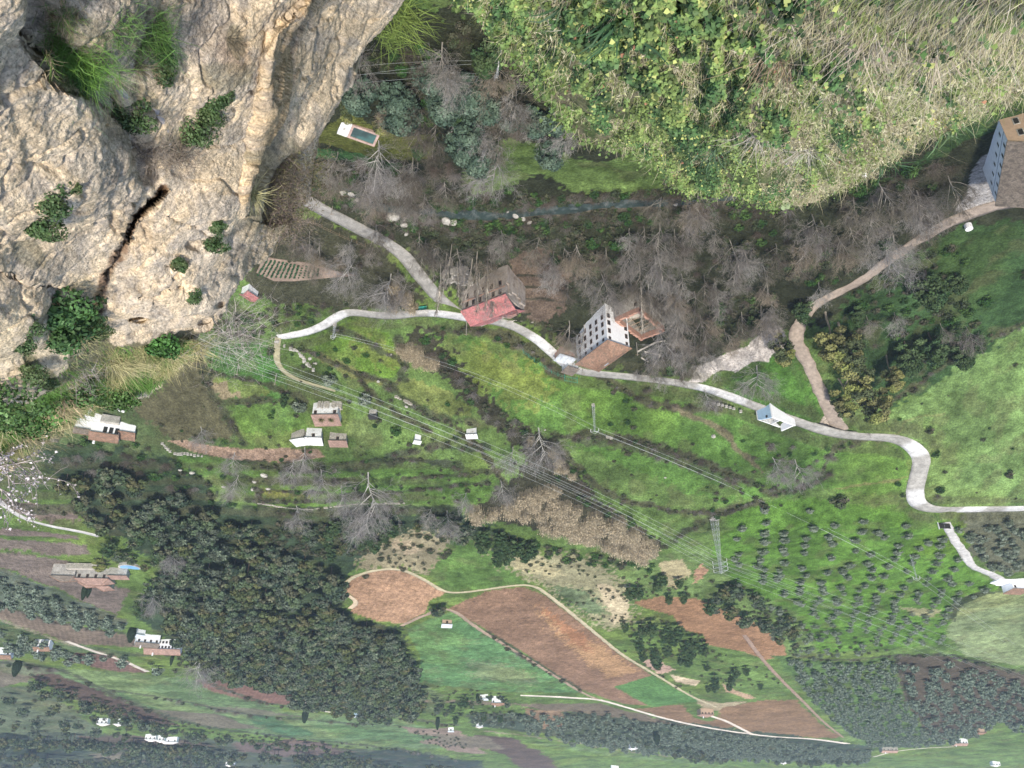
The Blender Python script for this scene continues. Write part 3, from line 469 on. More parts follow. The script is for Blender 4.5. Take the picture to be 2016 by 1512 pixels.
def strip(name, P, widths, m, col, lift=0.12, col2=None, k=10, thick=0.5, ragged=0.0, label=None):
    """road surface following the ground: P photo pixels of the centre line, widths in metres"""
    C = catmull(P, k); G = on_ground(C[:, 0], C[:, 1]); w = np.interp(np.linspace(0, 1, len(G)), np.linspace(0, 1, len(widths)), widths)
    # resample evenly
    d = np.concatenate([[0], np.cumsum(np.hypot(*np.diff(G[:, :2], axis=0).T))]); n = max(8, int(d[-1]/1.6)); s = np.linspace(0, d[-1], n)
    x = np.interp(s, d, G[:, 0]); y = np.interp(s, d, G[:, 1]); w = np.interp(s, d, w)
    for _ in range(3): x[1:-1] = (x[:-2]+2*x[1:-1]+x[2:])/4; y[1:-1] = (y[:-2]+2*y[1:-1]+y[2:])/4
    tx = np.gradient(x); ty = np.gradient(y); L = np.hypot(tx, ty); nx = -ty/L; ny = tx/L
    off = np.array([-1.0, -1.0, -0.5, 0, 0.5, 1.0, 1.0]); M_ = len(off); V = np.zeros((n, M_, 3)); colr = np.zeros((n, M_, 3))
    zc = ground(x, y); zc2 = zc.copy()
    for _ in range(6): zc2[1:-1] = (zc2[:-2]+zc2[1:-1]*2+zc2[2:])/4
    for j, o_ in enumerate(off):
        rg = (fbm(s/3+j, s*0+j*3, 2)-0.5)*ragged*abs(o_)
        V[:, j, 0] = x+nx*(w/2*o_+rg); V[:, j, 1] = y+ny*(w/2*o_+rg)
        V[:, j, 2] = zc2+lift
        if j in (0, M_-1): V[:, j, 2] = zc2-thick
        cc = np.array(col)[None, :]*np.ones((n, 1))
        if col2 is not None:      # slabs poured at different times
            blk = np.floor(s/9.0).astype(np.int64); t = (_h(blk, blk*0+3) > 0.62)[:, None]; cc = np.where(t, np.array(col2), cc)
        colr[:, j] = cc*(0.9+0.2*fbm(s/2, s*0+j, 2))[:, None]
    ROADS.append((x, y, zc2, w))
    idx = np.arange(n*M_).reshape(n, M_); q = np.stack([idx[:-1, :-1], idx[:-1, 1:], idx[1:, 1:], idx[1:, :-1]], -1).reshape(-1, 4)
    o = obj(name, mesh(name, V.reshape(-1, 3), q, m, colr.reshape(-1, 3))); tag(o, label, kind='structure'); return np.stack([x, y], 1)
CC = (0.27, 0.26, 0.235); CC2 = (0.43, 0.425, 0.41)
ROAD1 = [(575, 378), (600, 393), (640, 416), (700, 447), (755, 475), (795, 503), (828, 545), (860, 583), (895, 612), (930, 628)]
ROAD2 = [(548, 664), (600, 655), (640, 640), (665, 622), (690, 614), (760, 622), (830, 616), (880, 619), (930, 628), (985, 634), (1020, 646), (1060, 670), (1098, 704), (1135, 730), (1175, 736), (1250, 743), (1330, 753), (1400, 768), (1480, 797), (1560, 827), (1640, 853), (1700, 860), (1755, 862), (1795, 877), (1814, 903), (1808, 935), (1801, 965), (1806, 990), (1835, 1003), (1900, 1003), (2016, 1001), (2150, 996)]
R1XY = strip('road', ROAD1, [4.4, 4.6, 4.6, 4.6, 4.6], MT['concrete'], (0.24, 0.23, 0.21), lift=0.15, ragged=0.5)
R2XY = strip('road', ROAD2, [3.0, 3.6, 3.6, 3.8, 4, 4.2, 4, 4.4, 5.2, 6.0, 6.4, 6.2, 5.0], MT['concrete'], CC, lift=0.19, col2=CC2, ragged=0.35)
strip('dirt_track', [(2060, 385), (1960, 405), (1900, 424), (1830, 460), (1760, 505), (1700, 550), (1640, 582), (1600, 603), (1572, 640), (1568, 672), (1588, 710), (1606, 750), (1628, 800), (1655, 848)], [4.5, 4.6, 4, 3.8, 3.6, 4.2, 4.4, 4.2, 4, 5.5], MT['dirt'], (0.26, 0.215, 0.175), ragged=1.4)
strip('driveway', [(1862, 1028), (1876, 1058), (1900, 1092), (1915, 1115), (1950, 1130), (1985, 1150)], [3.4, 3.2, 4, 3.4, 3.6, 5], MT['concrete'], (0.38,0.37,0.35), lift=0.1, ragged=1.0)
strip('farm_track', [(548, 664), (545, 690), (545, 715), (570, 742), (610, 755), (660, 770)], [2.2, 2, 2, 2, 1.6, 1.2], MT['dirt'], (0.27, 0.25, 0.16), ragged=0.7)
strip('farm_track', [(672, 1160), (690, 1140), (730, 1125), (785, 1121), (835, 1141), (880, 1166), (940, 1163), (1010, 1153), (1050, 1154), (1080, 1172), (1150, 1228), (1220, 1285), (1290, 1328), (1360, 1370), (1410, 1392)], [2.2]*6, MT['dirt'], (0.34, 0.30, 0.20), ragged=1.0)
strip('farm_track', [(790, 1232), (840, 1210), (885, 1200), (950, 1243), (1040, 1298), (1140, 1360), (1190, 1382)], [2.4]*4, MT['dirt'], (0.25, 0.19, 0.14), ragged=1.2)
strip('farm_track', [(668, 1165), (692, 1176), (701, 1186), (690, 1198)], [2.4]*3, MT['dirt'], (0.42, 0.34, 0.24), ragged=1)
strip('farm_track', [(1465, 1250), (1495, 1290), (1530, 1330), (1580, 1380), (1620, 1420), (1660, 1452)], [2.4]*4, MT['dirt'], (0.23, 0.165, 0.125), ragged=1)
strip('lane', [(1025, 1369), (1080, 1371), (1130, 1374), (1180, 1378), (1235, 1393), (1300, 1412), (1370, 1428), (1440, 1440), (1520, 1450), (1600, 1455), (1668, 1464)], [4.2, 5.5, 5, 3.2, 3.2, 3.8, 4.5, 5, 6, 7], MT['dirt'], (0.50, 0.45, 0.39), lift=0.25, ragged=0.6)
strip('lane', [(1395, 1408), (1430, 1420), (1462, 1436), (1480, 1445)], [3.5]*3, MT['dirt'], (0.50, 0.44, 0.37), lift=0.2, ragged=0.8)
strip('lane', [(-120, 900), (-40, 955), (0, 988), (35, 1015), (90, 1034), (160, 1047), (195, 1056)], [2.8]*4, MT['concrete'], (0.36,0.35,0.33), lift=0.1, ragged=0.5)
strip('lane', [(130, 1262), (185, 1282), (240, 1300), (290, 1322)], [3]*3, MT['dirt'], (0.42, 0.38, 0.32), lift=0.2, ragged=0.8)
strip('lane', [(600, 1382), (612, 1396), (650, 1402)], [3]*3, MT['dirt'], (0.42, 0.38, 0.32), lift=0.2, ragged=0.8)
strip('lane', [(516, 1338), (525, 1328), (550, 1322), (575, 1320)], [5, 4, 4], MT['dirt'], (0.45, 0.40, 0.34), lift=0.2, ragged=0.8)
strip('lane', [(1720, 1490), (1760, 1480), (1820, 1473), (1880, 1470)], [3]*3, MT['dirt'], (0.45, 0.42, 0.34), lift=0.2, ragged=0.8)
build_terrain()


# river water
def river():
    P = catmull(RIV, 6); d = np.concatenate([[0], np.cumsum(np.hypot(*np.diff(P, axis=0).T))]); s = np.linspace(0, d[-1], 260)
    x = np.interp(s, d, P[:, 0]); y = np.interp(s, d, P[:, 1]); tx = np.gradient(x); ty = np.gradient(y); L = np.hypot(tx, ty)
    w = 0.5+2.2*fbm(s/14, s*0, 2)
    V = np.stack([np.stack([x-(-ty/L)*w, y-(tx/L)*w, np.full_like(x, -0.75)], -1), np.stack([x+(-ty/L)*w, y+(tx/L)*w, np.full_like(x, -0.75)], -1)], 1)
    idx = np.arange(520).reshape(260, 2); q = np.stack([idx[:-1, 0], idx[:-1, 1], idx[1:, 1], idx[1:, 0]], -1)
    tag(obj('river', mesh('river', V.reshape(-1, 3), q, MT['river'])), kind='structure')
river()
# the air: one even, pale haze
hz = MB().box(-9800, 9800, -700, 9600, -12, 1300).obj('haze', None); tag(hz, kind='stuff')
hm = bpy.data.materials.new('haze'); hm.use_nodes = True; n = hm.node_tree; n.nodes.remove(n.nodes['Principled BSDF']); pv = n.nodes.new('ShaderNodeVolumePrincipled')
pv.inputs['Color'].default_value = (0.66, 0.80, 1.0, 1); pv.inputs['Density'].default_value = 0.00014; pv.inputs['Anisotropy'].default_value = 0.2
n.links.new(pv.outputs[0], n.nodes['Material Output'].inputs['Volume']); hz.data.materials.append(hm)
# ================================================================== PLANT MESHES (each kind built once, then copied as things)
def rnd_dirs(n, r=RNG):
    d = r.normal(size=(n, 3)); return d/np.linalg.norm(d, axis=1, keepdims=True)
def quads_at(P, N, size, r=RNG, aspect=1.6):
    """small leaf-sprays: a bent four-cornered blade at each P with normal N"""
    n = len(P); t = np.cross(N, r.normal(size=(n, 3))); t /= np.maximum(np.linalg.norm(t, axis=1, keepdims=True), 1e-6); b = np.cross(N, t)
    s = (size*r.uniform(0.6, 1.35, n))[:, None]
    V = np.stack([P-t*s*0.5*aspect, P-b*s*0.5+N*s*0.15, P+t*s*0.5*aspect, P+b*s*0.5+N*s*0.15], 1).reshape(-1, 3)
    Fq = np.arange(n*4).reshape(n, 4); return V, Fq
def crown(seed, R, H, base, nl, n, size, cols, flat=0.75, lob=0.42, spread=1.0, drop=0.0, top=1.0):
    """lobes: leaf clumps set on the ends of unseen boughs; every clump its own tone"""
    r = np.random.default_rng(seed); V = []; C = []
    cols = np.array(cols)
    for i in range(nl):
        a = 2*math.pi*(i*0.618+r.uniform(-.08, .08)); h = (i+0.5)/nl; rad = R*spread*math.sqrt(max(0.05, 1-(h**1.6)*top))*r.uniform(0.35, 0.80)
        c = np.array([math.cos(a)*rad, math.sin(a)*rad, base+H*(0.12+0.75*h)+r.uniform(-.06, .06)*H]); lr = R*lob*r.uniform(0.75, 1.25)
        m = max(8, int(n/nl)); d = rnd_dirs(m, r); d[:, 2] = np.abs(d[:, 2])*0.9-0.25*(r.random(m) < 0.45); k = r.uniform(0.62, 1.08, m)[:, None]
        P = c+d*lr*k*np.array([1, 1, flat]); P[:, 2] -= drop*r.random(m)
        N = d+r.normal(size=(m, 3))*0.45; N /= np.linalg.norm(N, axis=1, keepdims=True)
        v, f = quads_at(P, N, size, r); V.append(v); t = cols[r.integers(len(cols))]*r.uniform(0.8, 1.25)
        C.append(np.repeat(t[None]*r.uniform(0.75, 1.3, (m, 1)), 4, axis=0))
    V = np.concatenate(V); return V, np.arange(len(V)).reshape(-1, 4), np.concatenate(C)
def tube_arr(A, B, ra, rb, k=3):
    n = len(A); D = B-A; L = np.maximum(np.linalg.norm(D, axis=1, keepdims=True), 1e-6); D = D/L
    ref = np.where(np.abs(D[:, 2:3]) > 0.9, np.array([[1., 0, 0]]), np.array([[0, 0, 1.]])); t = np.cross(D, ref); t /= np.linalg.norm(t, axis=1, keepdims=True); b = np.cross(D, t)
    V = np.zeros((n, 2*k, 3))
    for i in range(k):
        c, s = math.cos(2*math.pi*i/k), math.sin(2*math.pi*i/k); o = t*c+b*s; V[:, i] = A+o*ra[:, None]; V[:, k+i] = B+o*rb[:, None]
    base = (np.arange(n)*2*k)[:, None, None]; q = np.array([[i, (i+1) % k, k+(i+1) % k, k+i] for i in range(k)])[None]
    return V.reshape(-1, 3), (base+q).reshape(-1, 4)
def branches(seed, H, trunk_r, lean=0.05, levels=4, kids=(7, 6, 5, 4), ang=(0.7, 0.7, 0.7, 0.6), ratio=(0.55, 0.5, 0.5, 0.5), start=0.3, up=0.25, tmin=0.012, crook=0.12):
    r = np.random.default_rng(seed); segs = []   # (a,b,ra,rb,level)
    def grow(p, d, L, rad, lev):
        ns = 5 if lev == 0 else 3; pts = [p]; dd = d.copy()
        for i in range(ns):
            dd = dd+r.normal(size=3)*crook+np.array([0, 0, up*0.25]); dd /= np.linalg.norm(dd); q = pts[-1]+dd*L/ns
            r0 = rad*(1-0.75*i/ns); r1 = rad*(1-0.75*(i+1)/ns); segs.append((pts[-1], q, max(r0, tmin), max(r1, tmin), lev)); pts.append(q)
        if lev >= levels-1: return
        for j in range(kids[lev]):
            f = start+(1-start)*((j+r.random())/kids[lev]) if lev == 0 else 0.25+0.75*((j+r.random())/kids[lev])
            x = f*ns; i = min(int(x), ns-1); q = pts[i]+(pts[i+1]-pts[i])*(x-i); ax = (pts[i+1]-pts[i]); ax = ax/np.linalg.norm(ax)
            s = np.cross(ax, r.normal(size=3)); s /= np.linalg.norm(s); a = ang[lev]*r.uniform(0.7, 1.25); nd = ax*math.cos(a)+s*math.sin(a)
            grow(q, nd, L*ratio[lev]*r.uniform(0.7, 1.2)*(1.15-0.4*f if lev == 0 else 1), max(rad*0.42, tmin), lev+1)
    d0 = np.array([r.normal()*lean, r.normal()*lean, 1.0]); grow(np.zeros(3), d0/np.linalg.norm(d0), H*0.8, trunk_r, 0)
    return segs
def bare(seed, H, tr, col=(0.30, 0.27, 0.24), tcol=None, fine=1.0, **kw):
    sg = branches(seed, H, tr, **kw); A = np.array([s[0] for s in sg]); B = np.array([s[1] for s in sg]); ra = np.array([s[2] for s in sg]); rb = np.array([s[3] for s in sg]); lv = np.array([s[4] for s in sg])
    out = []
    for pick in (lv <= 1, lv > 1):
        V, Fq = tube_arr(A[pick], B[pick], ra[pick], rb[pick]*fine, 3 if pick is not None else 4); r = np.random.default_rng(seed+5)
        c = np.array(tcol if (tcol is not None and len(out) == 0) else col); C = np.repeat(c[None]*r.uniform(0.75, 1.25, (len(V)//6, 1)), 6, axis=0); out.append((V, Fq, C))
    return out
def bare_tree(seed, H, tr, name='bare_tree', **kw):
    (V1, F1, C1), (V2, F2, C2) = bare(seed, H, tr, **kw)
    root = bpy.data.objects.new(name, None); root.empty_display_size = 0.5
    PROTO.append(root); a = bpy.data.objects.new('trunk', mesh('trunk', V1, F1, MT['twig'], C1)); b = bpy.data.objects.new('twigs', mesh('twigs', V2, F2, MT['twig'], C2))
    return (root, [a, b])
PROTO = []
def leafy(name, seed, trunk_h, tr, cr, m='foliage', tcol=(0.14, 0.11, 0.09)):
    V, Fq, C = cr; sg = branches(seed, trunk_h, tr, levels=2, kids=(5,), ratio=(0.45,), tmin=tr*0.15, start=0.35)
    A = np.array([s[0] for s in sg]); B = np.array([s[1] for s in sg]); v, f = tube_arr(A, B, np.array([s[2] for s in sg]), np.array([s[3] for s in sg]), 5)
    root = bpy.data.objects.new(name, None)
    a = bpy.data.objects.new('trunk', mesh('trunk', v, f, MT['twig'], np.tile(np.array(tcol), (len(v), 1)))); b = bpy.data.objects.new('crown', mesh('crown', V, Fq, MT[m], C))
    return (root, [a, b])
def one_mesh(name, V, Fq, C, m='foliage', stem=None):
    """small far plant in one mesh, its stem included"""
    if stem:
        v, f = tube_arr(np.array([[0, 0, -0.5]]), np.array([[0, 0, stem[1]]]), np.array([stem[0]]), np.array([stem[0]*0.6]), 4)
        f = f+len(V); V = np.concatenate([V, v]); C = np.concatenate([C, np.tile(np.array([0.13, 0.10, 0.08]), (len(v), 1))]); Fq = np.concatenate([Fq, f])
    return (bpy.data.objects.new(name, mesh(name, V, Fq, MT[m], C)), [])
PEND = []
def put(pr, loc, rz, sc, name=None, label=None, cat=None, group=None, tilt=None, keep=True):
    nm = name or pr[0].name.split('.')[0]; PEND.append(dict(pr=pr, loc=tuple(loc), rz=rz, sc=sc, name=nm, label=label, cat=cat, group=group, keep=keep))
def real_put(e):
    root, kids = e['pr']; o = root.copy(); o.name = e['name']; COL.objects.link(o); o.location = e['loc']; o.rotation_euler = (0, 0, e['rz']); sc = e['sc']; o.scale = (sc, sc, sc) if np.isscalar(sc) else sc
    for k in kids:
        c = k.copy(); COL.objects.link(c); c.parent = o
    tag(o, e['label'], e['cat'], e['group'])
def mesh_arrays(me):
    V = np.zeros(len(me.vertices)*3, np.float32); me.vertices.foreach_get('co', V); F_ = np.zeros(len(me.loops), np.int32); me.loops.foreach_get('vertex_index', F_); C = np.zeros(len(me.vertices)*4, np.float32); me.color_attributes['Col'].data.foreach_get('color', C)
    return V.reshape(-1, 3), F_.reshape(-1, 4), C.reshape(-1, 4)[:, :3]
PINE = [(0.062, 0.090, 0.046), (0.085, 0.108, 0.055), (0.052, 0.078, 0.046), (0.115, 0.130, 0.080), (0.080, 0.088, 0.056)]
OLIVE = [(0.13, 0.16, 0.11), (0.19, 0.22, 0.165), (0.09, 0.115, 0.08)]
DARKG = [(0.040, 0.075, 0.032), (0.055, 0.092, 0.036), (0.070, 0.105, 0.045)]
YELG = [(0.16, 0.18, 0.055), (0.20, 0.20, 0.075), (0.13, 0.13, 0.055)]
SCRUB = [(0.055, 0.075, 0.032), (0.070, 0.075, 0.044), (0.048, 0.060, 0.034), (0.092, 0.085, 0.058)]
BROWN = [(0.12, 0.095, 0.07), (0.10, 0.085, 0.07), (0.09, 0.085, 0.055)]
P_pine = []
for i in range(5):
    pc = [np.array(c)*[(1, 1, 1), (1.25, 1.18, 1.1), (.78, .82, .9), (1.15, 1.0, .8), (.95, 1.05, 1.15)][i] for c in PINE]
    V, Fq, C = crown(100+i, [4.2, 3.6, 4.8, 3.9, 4.4][i], [5.0, 6.5, 4.4, 5.5, 6][i], 2.2, [13, 10, 16, 12, 9][i], 1500, 0.62, pc, flat=0.8, lob=[.40, .44, .34, .42, .48][i]); P_pine.append(one_mesh('pine_tree', V, Fq, C, stem=(0.25, 5)))
P_olive = []
for i in range(4):
    P_olive.append(leafy('olive_tree', 200+i, 2.6, 0.22, crown(210+i, 2.5, 2.9, 1.0, 11, 1100, 0.30, OLIVE, lob=0.45)))
P_olivef = []
for i in range(3):
    V, Fq, C = crown(230+i, 2.7, 3.2, 0.9, 8, 420, 0.55, [(0.14, 0.175, 0.13), (0.185, 0.22, 0.165), (0.105, 0.14, 0.10)], lob=0.48); P_olivef.append(one_mesh('olive_tree', V, Fq, C, stem=(0.2, 2.5)))
P_dark = [leafy('evergreen_tree', 300+i, 8, 0.3, crown(310+i, 4.5, 9, 2, 20, 3600, 0.42, DARKG, lob=0.36)) for i in range(2)]
P_blue = [leafy('evergreen_tree', 320+i, 9, 0.3, crown(325+i, 4.6, 9, 2.5, 20, 3800, 0.45, [(0.075, 0.115, 0.08), (0.10, 0.14, 0.10), (0.06, 0.095, 0.068)], lob=0.36)) for i in range(2)]
P_euc = [leafy('eucalyptus_tree', 340+i, 14, 0.4, crown(345+i, 5.2, 12, 5, 18, 4200, 0.42, YELG+[(0.06, 0.075, 0.035)], lob=0.34), tcol=(0.3, 0.26, 0.2)) for i in range(3)]
P_bush = []
for i in range(5):
    V, Fq, C = crown(400+i, 1.7, 1.7, 0.1, 7, 520, 0.26, SCRUB, lob=0.5); P_bush.append(one_mesh('shrub', V, Fq, C))
P_gbush = []
for i in range(3):
    V, Fq, C = crown(420+i, 1.8, 1.9, 0.1, 7, 600, 0.27, [(0.035, 0.085, 0.022), (0.06, 0.11, 0.03), (0.03, 0.06, 0.022)], lob=0.5); P_gbush.append(one_mesh('shrub', V, Fq, C))
GREY = (0.215, 0.19, 0.17)
KWB = dict(levels=5, kids=(12, 7, 5, 4), ratio=(0.62, 0.56, 0.55, 0.55), ang=(0.8, 0.7, 0.7, 0.7), up=0.45, start=0.16, tmin=0.011)
P_bare = [bare_tree(500+i, 9.5, 0.17, col=[(0.29, 0.265, 0.235), (0.15, 0.13, 0.105), (0.30, 0.25, 0.19), (0.36, 0.34, 0.315), (0.20, 0.18, 0.14), (0.26, 0.235, 0.215)][i], tcol=(0.36, 0.33, 0.29), **KWB) for i in range(6)]
P_white = [bare_tree(520+i, 10, 0.22, col=(0.29, 0.272, 0.258), tcol=(0.44, 0.42, 0.39), levels=5, kids=(13, 8, 5, 4), ratio=(0.72, 0.6, 0.55, 0.5), ang=(0.95, 0.75, 0.7, 0.7), up=0.30, start=0.15, tmin=0.011) for i in range(3)]
P_poplar = [bare_tree(540+i, 17, 0.2, name='poplar_tree', col=(0.25, 0.22, 0.19), tcol=(0.52, 0.47, 0.40), levels=3, kids=(26, 5), ratio=(0.2, 0.5), ang=(0.5, 0.5), up=0.7, start=0.3, tmin=0.03, crook=0.04) for i in range(3)]
P_brush = []      # twiggy thicket shrub, 3-4 m: a spray of stems from the root
for i in range(5):
    r = np.random.default_rng(560+i); A = []; B = []; ra = []
    for k in range(70):
        p = np.array([r.normal()*0.5, r.normal()*0.5, 0]); d = np.array([r.normal()*0.55, r.normal()*0.55, 1.0]); d /= np.linalg.norm(d); L = r.uniform(1.6, 3.6)
        for j in range(4):
            q = p+d*L/4; A.append(p); B.append(q); ra.append(0.03*(1-j*0.2))
            for _ in range(2):
                e = d+r.normal(size=3)*0.6; e /= np.linalg.norm(e); A.append(q); B.append(q+e*r.uniform(0.3, 0.8)); ra.append(0.014)
            d = d+r.normal(size=3)*0.18+np.array([d[0]*.15, d[1]*.15, -0.06]); d /= np.linalg.norm(d); p = q
    ra = np.array(ra); v, f = tube_arr(np.array(A), np.array(B), ra, ra*0.6, 3); c = np.array([(0.17, 0.145, 0.12), (0.11, 0.095, 0.075), (0.24, 0.22, 0.20), (0.14, 0.11, 0.09), (0.10, 0.095, 0.065)][i])
    C = np.repeat(c[None]*r.uniform(0.7, 1.3, (len(v)//6, 1)), 6, axis=0); P_brush.append((bpy.data.objects.new('thicket_shrub', mesh('thicket_shrub', v, f, MT['twig'], C)), []))
P_reed = []       # clump of tall dry canes
for i in range(3):
    r = np.random.default_rng(580+i); n = 260; p = np.stack([r.normal(size=n)*1.1, r.normal(size=n)*1.1, np.zeros(n)], 1); d = np.stack([r.normal(size=n)*.14, r.normal(size=n)*.14, np.ones(n)], 1); L = r.uniform(2.5, 5, n)[:, None]
    q = p+d*L; rr = np.full(n, 0.035); v1, f1 = tube_arr(p, q, rr, rr*0.7, 3)
    m = 520; j = r.integers(0, n, m); P = p[j]+d[j]*L[j]*r.uniform(0.55, 1.05, (m, 1)); N = rnd_dirs(m, r); N[:, 2] *= 0.3; N /= np.linalg.norm(N, axis=1, keepdims=True)
    v2, f2 = quads_at(P, N, 0.24, r, aspect=2.6); V = np.concatenate([v1, v2]); Fq = np.concatenate([f1, f2+len(v1)])
    C = np.concatenate([np.repeat(np.array([[0.38, 0.33, 0.235]])*r.uniform(.7, 1.2, (n, 1)), 6, axis=0), np.repeat(np.array([[0.54, 0.45, 0.31]])*r.uniform(.6, 1.3, (m, 1)), 4, axis=0)])
    P_reed.append((bpy.data.objects.new('reed_clump', mesh('reed_clump', V, Fq, MT['twig'], C)), []))
def cypress(H, R, seed=1):
    r = np.random.default_rng(seed); n = 1500; h = r.random(n)**0.9; rad = R*np.sin(np.clip(h*0.93+0.07, 0, 1)*math.pi)**0.55*(1-h*0.35); a = r.uniform(0, 2*math.pi, n)
    d = np.stack([np.cos(a), np.sin(a), 0.3*np.ones(n)], 1); P = np.stack([np.cos(a)*rad, np.sin(a)*rad, 0.2+h*H], 1)*1.0; N = d+r.normal(size=(n, 3))*0.3; N /= np.linalg.norm(N, axis=1, keepdims=True)
    v, f = quads_at(P, N, 0.45, r, 1.8); return v, f, np.repeat(np.array([[0.025, 0.042, 0.022]])*r.uniform(.7, 1.5, (n, 1)), 4, axis=0)
v, f, c = cypress(9, 1.4); P_cyp = [one_mesh('cypress_tree', v, f, c, stem=(0.2, 3))]
# ------------------------------------------------------------------ scattering of things over world-space areas
NALL = [0]
BLOCK = []        # world-space zones kept free (roads, houses)
def free(x, y, rad):
    for P, w in BLOCK:
        if seg_dist(np.array([x]), np.array([y]), P)[0] < w+rad: return False
    return True
def scatter(poly, spacing, protos, label, cat, group, smin=0.8, smax=1.25, seed=0, name=None, prob=1.0, clear=0.8, cap=400, row=None, zs=1.0, sink=0.0, mask=None):
    Q = wpoly(poly); xs = [q[0] for q in Q]; ys = [q[1] for q in Q]; r = np.random.default_rng(seed+len(group)); pts = []
    a = math.radians(row) if row is not None else r.uniform(0, 1.5); ca, sa = math.cos(a), math.sin(a); cx, cy = np.mean(xs), np.mean(ys); ext = max(max(xs)-min(xs), max(ys)-min(ys))*0.75
    n = int(ext/spacing)+1; jit = 0.2 if row is not None else 0.42
    I, J = np.meshgrid(np.arange(-n, n+1), np.arange(-n, n+1)); lx = (I+(0.5*(J % 2) if row is None else 0)+r.uniform(-jit, jit, I.shape))*spacing; ly = (J*0.9+r.uniform(-jit, jit, I.shape))*spacing
    x = (cx+lx*ca-ly*sa).ravel(); y = (cy+lx*sa+ly*ca).ravel(); m = inpoly(x, y, Q) & (r.random(x.shape) < prob); x = x[m]; y = y[m]
    if len(x) == 0: return 0
    if mask: m = fbm(x/mask[0]+seed, y/mask[0], 3) > mask[1]; x = x[m]; y = y[m]
    if len(x) == 0: return 0
    z = ground(x, y); u, v = cam_px(np.stack([x, y, z], -1)); ok = (u > -60) & (u < 2076) & (v > -120) & (v < 1540); x = x[ok]; y = y[ok]; z = z[ok]
    for P, w in BLOCK:
        ok = seg_dist(x, y, P) > w+clear; x = x[ok]; y = y[ok]; z = z[ok]
    if len(x) > cap:
        k = np.argsort(np.hypot(x, y))[:cap]; x = x[k]; y = y[k]; z = z[k]
    for X, Y, Z in zip(x, y, z):
        s = r.uniform(smin, smax); put(protos[r.integers(len(protos))], (X, Y, Z-0.15-sink), r.uniform(0, 6.28), (s, s, s*zs*r.uniform(0.9, 1.1)), name, label, cat, group, keep=False)
    NALL[0] += len(x); return len(x)
def plant(pr, u, v, sc, label, cat, name=None, group=None, rz=None, sink=0.15, tilt=None):
    p = gp(u, v); return put(pr, (p.x, p.y, p.z-sink), random.uniform(0, 6.28) if rz is None else rz, sc, name, label, cat, group, tilt)
BLOCK.append(([tuple(p) for p in R1XY[::2]], 2.2)); BLOCK.append(([tuple(p) for p in R2XY[::2]], 2.2))
# ================================================================== BUILDINGS
def quad_frame(A, B, C_, z):
    """A-B long eave, B-C short eave (photo pixels at height z) -> centre, length, width, angle"""
    a, b, c = [Vector(at_z(p[0], p[1], z)) for p in (A, B, C_)]; ux = (b-a); L = ux.length; ang = math.atan2(ux.y, ux.x); ux.normalize(); uy = Vector((-ux.y, ux.x, 0)); w = (c-b).dot(uy)
    cen = a+ux*L/2+uy*w/2; return cen, L, abs(w), ang
def windows(parent, side, L, Wd, cols, rows, z0, dz, w=1.0, h=1.4, m='dark', skip=(), inset=0.0, fr=True, x0=None, x1=None):
    """side: 0 y-, 1 x+, 2 y+, 3 x- ; every opening: frame part with a dark pane as sub-part"""
    span = L if side in (0, 2) else Wd; x0 = -span/2+span*0.12 if x0 is None else x0; x1 = span/2-span*0.12 if x1 is None else x1
    for i in range(cols):
        for j in range(rows):
            if (i, j) in skip: continue
            s = x0+(x1-x0)*(i/(cols-1) if cols > 1 else 0.5); z = z0+dz*j; out = {0: -Wd/2, 2: Wd/2, 1: L/2, 3: -L/2}[side]; sg = -1 if side in (0, 3) else 1
            def bx(hw, hh, d0, d1):
                mb = MB(); a, b = sorted((out+sg*d0, out+sg*d1))
                if side in (0, 2): mb.box(s-hw, s+hw, a, b, z-hh, z+hh)
                else: mb.box(a, b, s-hw, s+hw, z-hh, z+hh)
                return mb
            mb = MB(); t = 0.09   # frame: four bars standing proud
            for (u0, u1, v0, v1) in ((-w/2-t, -w/2, -h/2-t, h/2+t), (w/2, w/2+t, -h/2-t, h/2+t), (-w/2, w/2, h/2, h/2+t), (-w/2, w/2, -h/2-t, -h/2)):
                a, b = sorted((out-sg*0.02, out+sg*0.07))
                if side in (0, 2): mb.box(s+u0, s+u1, a, b, z+v0, z+v1)
                else: mb.box(a, b, s+u0, s+u1, z+v0, z+v1)
            f = mb.obj('window', MT['frame'] if fr is True else fr, parent); bx(w/2, h/2, -0.05, 0.03).obj('pane', MT[m], f)
